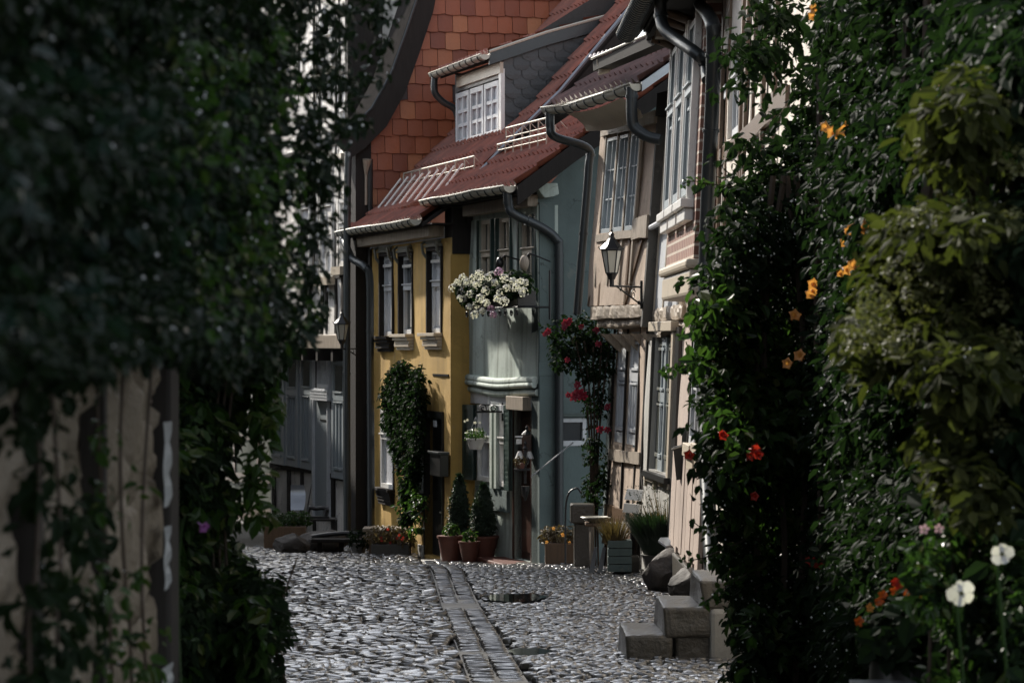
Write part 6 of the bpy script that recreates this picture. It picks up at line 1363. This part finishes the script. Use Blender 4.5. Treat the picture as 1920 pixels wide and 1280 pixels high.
# right creeper
t = thing('trumpet_creeper', 'huge dark green creeper with orange and red trumpet flowers covering the right house', 'climbing plant', tuple(gp(1600, None, 15.0)))
main = [(1395, 60), (1440, 0), (1470, -60), (1990, -60), (1990, 1340), (1385, 1340), (1395, 1180), (1370, 1090), (1345, 1000), (1340, 900), (1328, 800), (1322, 700), (1318, 620), (1330, 520), (1345, 420), (1380, 330), (1420, 250), (1440, 180)]
main = [(1560, -60), (1990, -60), (1990, 1340), (1392, 1340), (1400, 1190), (1378, 1090), (1352, 1000), (1345, 900), (1336, 800), (1332, 700), (1330, 620), (1345, 520), (1370, 420), (1430, 340), (1500, 250), (1550, 120)]
dfR = lambda P: np.minimum(14.6, 1.56 * F / np.maximum(P[:, 0] - 960, 1)) + 0.30 * np.sin(P[:, 0] / 45) + 0.25 * np.sin(P[:, 1] / 60 + P[:, 0] / 90)
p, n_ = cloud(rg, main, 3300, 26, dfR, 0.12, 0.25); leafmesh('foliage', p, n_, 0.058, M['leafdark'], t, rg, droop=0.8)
dp = p[(rg.rand(len(p)) < 0.30)]; dpx = 960 + dp[:, 0] / dp[:, 1] * F; dp = dp[rg.rand(len(dp)) < np.interp(dpx, [1300, 1550, 1750], [1, 0.8, 0.12])]
dropmesh(dp + np.array([0, -0.02, -0.012]), 0.0048, t, rg)
edge = [(1335, 620), (1285, 560), (1300, 500), (1340, 420), (1330, 370), (1345, 300), (1385, 240), (1350, 180), (1345, 120), (1380, 40), (1350, 0), (1400, -40), (1520, -40), (1520, 220), (1420, 380), (1380, 520), (1350, 700), (1355, 900), (1310, 860), (1312, 760), (1300, 700), (1320, 660)]
p, n_ = cloud(rg, edge, 170, 9, dfR, 0.08, 0.2, clumpnoise(70, 3)); leafmesh('edge_foliage', p, n_, 0.06, M['leafdark'], t, rg, droop=0.9)
fresh = [(1300, 560), (1360, 520), (1480, 640), (1500, 900), (1440, 1000), (1380, 900), (1310, 690)]
p, n_ = cloud(rg, fresh, 110, 8, lambda q: dfR(q) - 0.35, 0.10, 0.1, clumpnoise(80, 9)); leafmesh('fresh_foliage', p, n_, 0.07, M['leaffresh'], t, rg, droop=0.9)
p, n_ = cloud(rg, [(1360, 640), (1500, 560), (1540, 760), (1480, 1280), (1400, 1280)], 150, 8, lambda q: dfR(q) - 0.35, 0.10, 0.1); leafmesh('fresh_foliage', p, n_, 0.06, M['leaffresh'], t, rg, droop=0.9)
m = MB()
for k in range(16):
    x = 1420 + k * 34; e = float(min(14.5, 1.6 * F / (x - 940))); m.tube(smoothpath([gp(x, None, e), pt(x + 20 * math.sin(k), 1000, e), pt(x - 25 * math.sin(k * 2), 650, e), pt(x + 30 * math.cos(k), 330 if k < 4 else 250, e)] + ([] if k < 4 else [pt(x - 20, -60, e)])), 0.016, 5)
m.build('stem', M['bark'], t)
for pts in ([(1360, 690), (1320, 672), (1290, 684), (1262, 688), (1240, 700)], [(1395, 960), (1350, 985), (1320, 990), (1296, 975)], [(1400, 1010), (1355, 1030), (1320, 1045), (1290, 1050)], [(1400, 1075), (1360, 1100), (1335, 1118), (1320, 1128)], [(1380, 350), (1330, 345), (1300, 340), (1280, 345)]):
    m = MB(); pp = [pt(x, y_, 14.3) for x, y_ in pts]; m.tube(smoothpath(pp), 0.0035, 4); m.build('tendril', M['bark'], t)
    c = np.array([list(q) for q in smoothpath(pp, 5)[2:]]); c = np.repeat(c, 2, 0) + rg.normal(0, 0.012, (len(c) * 2, 3)); leafmesh('tendril_leaf', c, np.tile([0, -1, 0.3], (len(c), 1)), 0.035, M['leaffresh'], t, rg, droop=0.8)
tf = [(1582, 240, 13), (1562, 248, 11), (1548, 238, 9), (1530, 18, 11), (1524, 30, 8), (1602, 430, 11), (1618, 425, 12), (1636, 432, 9), (1585, 455, 9), (1590, 434, 8), (1600, 497, 10), (1588, 505, 9), (1612, 492, 8), (1524, 532, 9), (1520, 552, 9), (1490, 592, 10), (1500, 667, 10), (1477, 682, 9), (1735, 172, 9), (1768, 165, 7), (1575, 512, 7), (1523, 545, 7)]
for i, (x, y_, r_) in enumerate(tf):
    d_ = min(13.65, 1.42 * F / (x - 960)); trumpet(t, pt(x, y_, d_), r_ / F * d_ * 1.9, M['petalorange'], (rg.uniform(-1, 0.6), -1, rg.uniform(-.3, .5)))
for i, (x, y_, r_) in enumerate(((1415, 842, 10), (1408, 855, 8), (1422, 852, 9), (1357, 816, 8), (1292, 852, 9), (1416, 930, 8), (1524, 1054, 9), (1538, 1058, 7), (1516, 1050, 6), (1352, 812, 6))):
    trumpet(t, pt(x, y_, 13.7), r_ / F * 13.7 * 1.8, M['petalred'], (rg.uniform(-1, 0.6), -1, rg.uniform(-.5, .2)))
# panicled shrub on the right
t = thing('hydrangea', 'yellow green hydrangea bush with fading cream flower heads at the right edge', 'bush', (1.55, 9.6, 0))
hy = [(1720, 200), (1800, 170), (1880, 165), (1990, 80), (1990, 340), (1900, 310), (1820, 300), (1750, 330), (1722, 290)]
hy2 = [(1590, 640), (1620, 570), (1660, 450), (1700, 400), (1790, 390), (1880, 400), (1990, 380), (1990, 980), (1850, 960), (1760, 900), (1735, 800), (1760, 740), (1720, 680), (1640, 680)]
dfH = lambda P: 8.2 + 0.3 * np.sin(P[:, 0] / 50) + 0.2 * np.sin(P[:, 1] / 40)
for k, (pg, nc) in enumerate(((hy, 75), (hy2, 330))):
    p, n_ = cloud(rg, pg, nc, 22, dfH, 0.075, 0.2); leafmesh('foliage', p, n_, 0.055, M['leafhyd'], t, rg, droop=0.7)
    if k: dropmesh(p[rg.rand(len(p)) < 0.02] + np.array([0, -.02, 0]), 0.0028, t, rg)
heads = [(1760, 220), (1800, 195), (1850, 180), (1745, 270), (1870, 215), (1620, 600), (1640, 560), (1610, 640), (1660, 620), (1700, 430), (1740, 410), (1690, 500), (1780, 430), (1830, 420), (1870, 440), (1720, 560), (1760, 520), (1820, 500), (1860, 560), (1800, 600), (1740, 620), (1880, 500), (1690, 650), (1830, 660), (1880, 640), (1780, 700), (1850, 740), (1800, 780), (1880, 820), (1900, 300), (1900, 420)]
for i, (x, y_) in enumerate(heads):
    c = np.array(pt(x, y_, 7.9 + 0.1 * math.sin(i))); n = 130; v = rg.normal(0, 1, (n, 3)); v /= np.linalg.norm(v, axis=1, keepdims=True); pos = c + v * np.array([0.055, 0.055, 0.05]) * rg.uniform(0.6, 1, (n, 1)); leafmesh('flower_head', pos, v, 0.013, M['florets'], t, rg, droop=0, wide=0.9)
m = MB()
for k in range(7): m.tube(smoothpath([Vector((1.3 + 0.03 * k, 8.5, 0)), pt(1800 + 10 * k, 1000, 8.5), pt(1720 + 35 * k, 600, 8.4), pt(1760 + 20 * k, 250, 8.3)]), 0.014, 5)
m.build('stem', M['bark'], t)
# lower right bush, hollyhocks, nasturtium pot
t = thing('leafy_shrub', 'leafy green bush with small glossy leaves at the lower right corner', 'bush', (1.5, 8.9, 0))
p, n_ = cloud(rg, [(1735, 1000), (1790, 960), (1860, 980), (1990, 940), (1990, 1330), (1745, 1330), (1760, 1180), (1720, 1100)], 330, 18, lambda P: 8.1 + 0.2 * np.sin(P[:, 0] / 40), 0.055, 0.15, clumpnoise(60, 5)); leafmesh('foliage', p, n_, 0.034, M['leaffresh'], t, rg)
leafmesh('large_foliage', p[::9] + rg.normal(0, .03, p[::9].shape), n_[::9], 0.07, M['leafdark'], t, rg); dropmesh(p[rg.rand(len(p)) < 0.03], 0.0025, t, rg)
m = MB()
for k in range(6): m.tube([Vector((1.18 + 0.06 * k, 8.15, 0)), pt(1745 + 35 * k, 1150, 8.15), pt(1760 + 30 * k, 1000, 8.1)], 0.006, 5)
m.build('stem', M['bark'], t)
def hollyhock(label, top, r_, base, face, d):
    t = thing('hollyhock', label, 'flower', (base.x, base.y, base.z), 'white hollyhocks at lower right'); c = pt(*top, d)
    m = MB(); m.tube(smoothpath([base, base.lerp(c, 0.5) + Vector((0.01, 0, 0)), c + Vector((-0.01, 0.02, -0.03)), c + Vector((-0.012, 0.02, 0.03))]), 0.0045, 6)
    for k in range(5): q = base.lerp(c, 0.55 + 0.08 * k); m.lathe(q + Vector((0.006 * (-1) ** k, -0.004, 0)), [(0.002, -0.008), (0.009, 0), (0.002, 0.008)], 8)
    m.lathe(c + Vector((-0.02, 0.0, 0.035)), [(0.002, -0.014), (0.010, 0), (0.003, 0.016)], 8); m.build('stem', M['leaffresh'], t)
    f = flower('blossom', t, c, r_ / F * d, M['petalwhite'], face=face, petals=5, depth=0.45, wide=3.6)
    m = MB(); fv = Vector(face).normalized(); m.tube([c, c + fv * r_ / F * d * 0.4], [0.006, 0.003], 6); m.build('stamen', M['florets'], f)
    rg2 = np.random.RandomState(3)
    for k in (0.2, 0.35, 0.5, 0.62, 0.75): leafmesh('leaf', np.array([base.lerp(c, k)]), np.array([[0, -1, .4]]), 0.06, M['leafdark'], t, rg2, wide=0.9)
hollyhock('white hollyhock bloom seen cupped on the taller stem at lower right', (1879, 1038), 20, Vector((1.34, 7.5, 0)), (-0.25, -1, 0.15), 7.4)
hollyhock('white hollyhock bloom seen from behind with dark calyx, lower and left of the taller one', (1803, 1112), 25, Vector((1.22, 7.5, 0)), (0.05, 1, 0.05), 7.4)
m = MB(); c = pt(1803, 1114, 7.985); m.lathe(c, [(0.003, -0.012), (0.012, -0.004), (0.010, 0.006), (0.003, 0.012)], 7); m.build('seed_head', M['leafdark'], None, label='dark green calyx at the back of the lower hollyhock bloom', cat='flower bud') if False else None
t = thing('flower_barrel', 'tall black barrel planted with orange red flowers between the creeper and the corner bush', 'planter', (1.42, 10.2, 0))
c = Vector(((1705 - 960) / F * 9.4, 9.4, 0)); c.z = G(9.4); m = MB(); m.lathe(c, [(0.11, 0), (0.135, 0.2), (0.14, 0.5), (0.13, 0.72), (0.12, 0.72)], 22); m.build('barrel', M['black'], t, smooth=True)
m = MB(); m.tube([c + Vector((-0.10, -0.13, 0.0)), c + Vector((-0.10, -0.13, 0.5))], 0.0016, 5); m.build('wire', M['lightgrey'], t)
zt = c.z + 0.78; p, n_ = ball(rg, (c.x, c.y, zt), 0.17, 420, 0.7); leafmesh('foliage', p, n_, 0.05, M['leafdark'], t, rg, wide=0.95)
for i, (x, y_, mt) in enumerate(((1686, 1098, 'petalred'), (1690, 1090, 'petalred'), (1678, 1092, 'petalred'), (1700, 1108, 'petalfire'), (1710, 1106, 'petalfire'), (1678, 1108, 'petalfire'), (1655, 1115, 'petalfire'), (1648, 1128, 'petalfire'), (1720, 1121, 'petalfire'), (1696, 1133, 'petalfire'), (1719, 1149, 'petalfire'), (1630, 1140, 'petalorange'), (1610, 1165, 'petalfire'), (1742, 1098, 'petalred'), (1764, 1074, 'petalred'))):
    flower('blossom', t, pt(x, y_, 9.15), 9 / F * 9.15, M[mt], face=(rg.uniform(-.5, .5), -1, rg.uniform(0, .6)), petals=5, layers=2)
m = MB(); m.box(pt(1660, 1283, 9.2), (0.21, 0.2, 0.01)); m.build('metal_tabletop', M['lead'], None, label='thin edge of a metal table at the bottom right of the frame', cat='table')
for (x, y_) in ((1733, 992), (1760, 990)): flower('lilac_flower', bpy.data.objects['leafy_shrub'], pt(x, y_, 7.9), 0.014, M['petallilac'])
# left foliage --------------------------------------------------
t = thing('overhanging_tree', 'dark leafy branches hanging over the street from the upper left, out of focus', 'tree', (-1.2, 5.5, 0))
dfL = lambda P: np.interp(P[:, 0], [0, 250, 450, 560, 700], [3.6, 4.6, 6.0, 7.2, 7.8]) + 0.25 * np.sin(P[:, 1] / 60)
tl = [(-60, -60), (600, -60), (560, 30), (530, 130), (515, 230), (530, 330), (510, 420), (530, 500), (530, 600), (490, 690), (420, 700), (300, 640), (230, 660), (150, 690), (90, 660), (-60, 700)]
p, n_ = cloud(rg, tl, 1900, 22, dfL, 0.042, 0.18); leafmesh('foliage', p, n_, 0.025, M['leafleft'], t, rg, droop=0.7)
dp = p[(rg.rand(len(p)) < 0.02)]; dropmesh(dp, 0.0032, t, rg)
M['leafblue'] = leafmat('bluish_leaves', (0.007, 0.016, 0.012), (0.012, 0.026, 0.020), (0.02, 0.036, 0.024), 0.4, 0.3)
M['leafblue'].node_tree.nodes['Principled BSDF'].inputs['Specular IOR Level'].default_value = 0.2
p, n_ = cloud(rg, [(-60, -60), (420, -60), (400, 640), (-60, 640)], 32, 12, lambda P: dfL(P) - 0.35, 0.05, 0.15, clumpnoise(150, 4)); leafmesh('near_foliage', p, n_, 0.030, M['leafblue'], t, rg, droop=0.9, wide=0.7)
p, n_ = cloud(rg, [(330, 60), (530, 60), (550, 620), (330, 690)], 90, 12, lambda P: dfL(P) - 0.3, 0.05, 0.15, clumpnoise(70, 6)); leafmesh('light_foliage', p, n_, 0.026, M['leaffresh'], t, rg, droop=0.9)
dropmesh(p[rg.rand(len(p)) < 0.12], 0.0035, t, rg)
sp = [(560, -40), (790, -60), (770, 70), (730, 110), (700, 160), (690, 230), (640, 260), (640, 400), (625, 480), (600, 560), (580, 620), (550, 640), (550, 300)]
p, n_ = cloud(rg, sp, 165, 11, dfL, 0.035, 0.15, lambda q: np.clip(1.1 - (q[:, 0] - 540) / 200, 0.10, 1)); leafmesh('edge_foliage', p, n_, 0.030, M['leafleft'], t, rg, droop=0.9)
dropmesh(p[rg.rand(len(p)) < 0.12], 0.0035, t, rg)
m = MB()
for k in range(9): m.tube(smoothpath([Vector((-1.3, 5.0, 2.6)), pt(40 + 20 * k, 60 + 60 * k, 4.8), pt(260 + 25 * k, 30 + 75 * k, 6.0), pt(480 + 20 * (k % 4), -20 + 80 * k, 7.2)]), 0.007, 5)
m.tube([Vector((-1.5, 6.0, 0)), Vector((-1.4, 5.6, 1.4)), Vector((-1.3, 5.0, 2.6)), Vector((-1.2, 4.5, 3.4))], [0.09, 0.08, 0.06, 0.04], 10)
m.build('branch', M['bark'], t)
t = thing('hanging_vine', 'mass of drooping green vines beside the stone wall, in front of the left houses', 'climbing plant', (-1.0, 10.5, 0))
dfV = lambda P: 10.2 + 0.3 * np.sin(P[:, 0] / 30) + 0.3 * np.sin(P[:, 1] / 50)
vn = [(325, 560), (500, 560), (515, 640), (495, 690), (465, 720), (435, 770), (405, 830), (410, 980), (440, 1060), (500, 1110), (500, 1180), (480, 1230), (500, 1330), (325, 1330)]
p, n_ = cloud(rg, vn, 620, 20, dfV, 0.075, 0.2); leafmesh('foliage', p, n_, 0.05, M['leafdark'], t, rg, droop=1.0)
dropmesh(p[rg.rand(len(p)) < 0.025] + np.array([0, -.03, -.01]), 0.003, t, rg)
p, n_ = cloud(rg, vn, 130, 9, lambda q: dfV(q) - 0.3, 0.06, 0.1, clumpnoise(60, 2)); leafmesh('fresh_foliage', p, n_, 0.055, M['leaffresh'], t, rg, droop=1.1)
br = [(460, 690), (512, 700), (512, 780), (490, 830), (490, 900), (500, 960), (470, 980), (455, 900), (490, 820)]
p, n_ = cloud(rg, br, 34, 8, dfV, 0.05, 0.15); leafmesh('trailing_foliage', p, n_, 0.055, M['leaffresh'], t, rg, droop=1.1)
m = MB()
for k in range(7): m.tube(smoothpath([Vector((-1.15 + 0.03 * k, 10.4, 0)), pt(350 + 12 * k, 1000, 10.3), pt(360 + 12 * k, 760, 10.3), pt(340 + 22 * k, 500, 10.3)]), 0.006, 5)
m.tube(smoothpath([pt(520, 1150, 10), pt(545, 1080, 10), pt(556, 1048, 10)]), 0.004, 5)
m.build('stem', M['bark'], t)
t = thing('street_shrub', 'dark shrub spilling over the left side of the cobbles at the bottom', 'bush', (-0.95, 12.6, 0))
p, n_ = cloud(rg, [(400, 1090), (515, 1100), (522, 1180), (500, 1230), (515, 1330), (400, 1330)], 120, 20, lambda P: 12.2 + 0.2 * np.sin(P[:, 0] / 20), 0.085, 0.2); leafmesh('foliage', p, n_, 0.05, M['leafdark'], t, rg)
dropmesh(p[rg.rand(len(p)) < 0.02], 0.003, t, rg)
m = MB()
for k in range(5): m.tube([Vector((-1.1 + 0.05 * k, 12.4, 0)), pt(430 + 20 * k, 1200, 12.2)], 0.008, 5)
m.build('stem', M['bark'], t)
# sparse leaves on the stone wall
t = thing('wall_creeper', 'thin creeper with sparse yellowing leaves climbing over the stone wall', 'climbing plant', (-0.85, 5.6, 0))
dfS = lambda P: np.array([S.P(*S.uv(x, y_, 0.06), 0.06).y for x, y_ in P])
for (pg, nc, mt, sz, per) in (([(60, 640), (200, 640), (180, 800), (230, 1000), (260, 1280), (60, 1280)], 36, 'leafdark', 0.035, 7), ([(170, 820), (280, 760), (310, 1280), (170, 1280)], 30, 'leaffresh', 0.03, 5), ([(20, 700), (130, 760), (150, 1290), (40, 1290)], 28, 'leafdark', 0.038, 7)):
    p, n_ = cloud(rg, pg, nc, per, dfS, 0.035, 0.05, clumpnoise(90, 7)); leafmesh('foliage', p, n_, sz, M[mt], t, rg, droop=1.0); dropmesh(p[rg.rand(len(p)) < 0.08], 0.0018, t, rg)
m = MB()
for k, x in enumerate((60, 100, 195, 240, 280)): m.tube(smoothpath([S.P(S.uv(x, 1000)[0], -0.02, 0.04)] + [S.P(*S.uv(x + 14 * math.sin(k + y_), y_, 0.05), 0.05) for y_ in (1250, 1100, 950, 800, 650)]), 0.004, 5)
m.build('stem', M['bark'], t)
t = thing('purple_bellflower', 'single purple flower nodding beside the black corner post', 'flower', tuple(pt(380, 985, 7.6)))
trumpet(t, pt(381, 987, 7.6), 0.026, M['petalpurple'], (0.6, -0.6, -0.4)); m = MB(); m.tube(smoothpath([pt(340, 1290, 7.7), pt(335, 1100, 7.7), pt(345, 975, 7.65), pt(368, 970, 7.62)]), 0.003, 5); m.build('stem', M['leaffresh'], t)
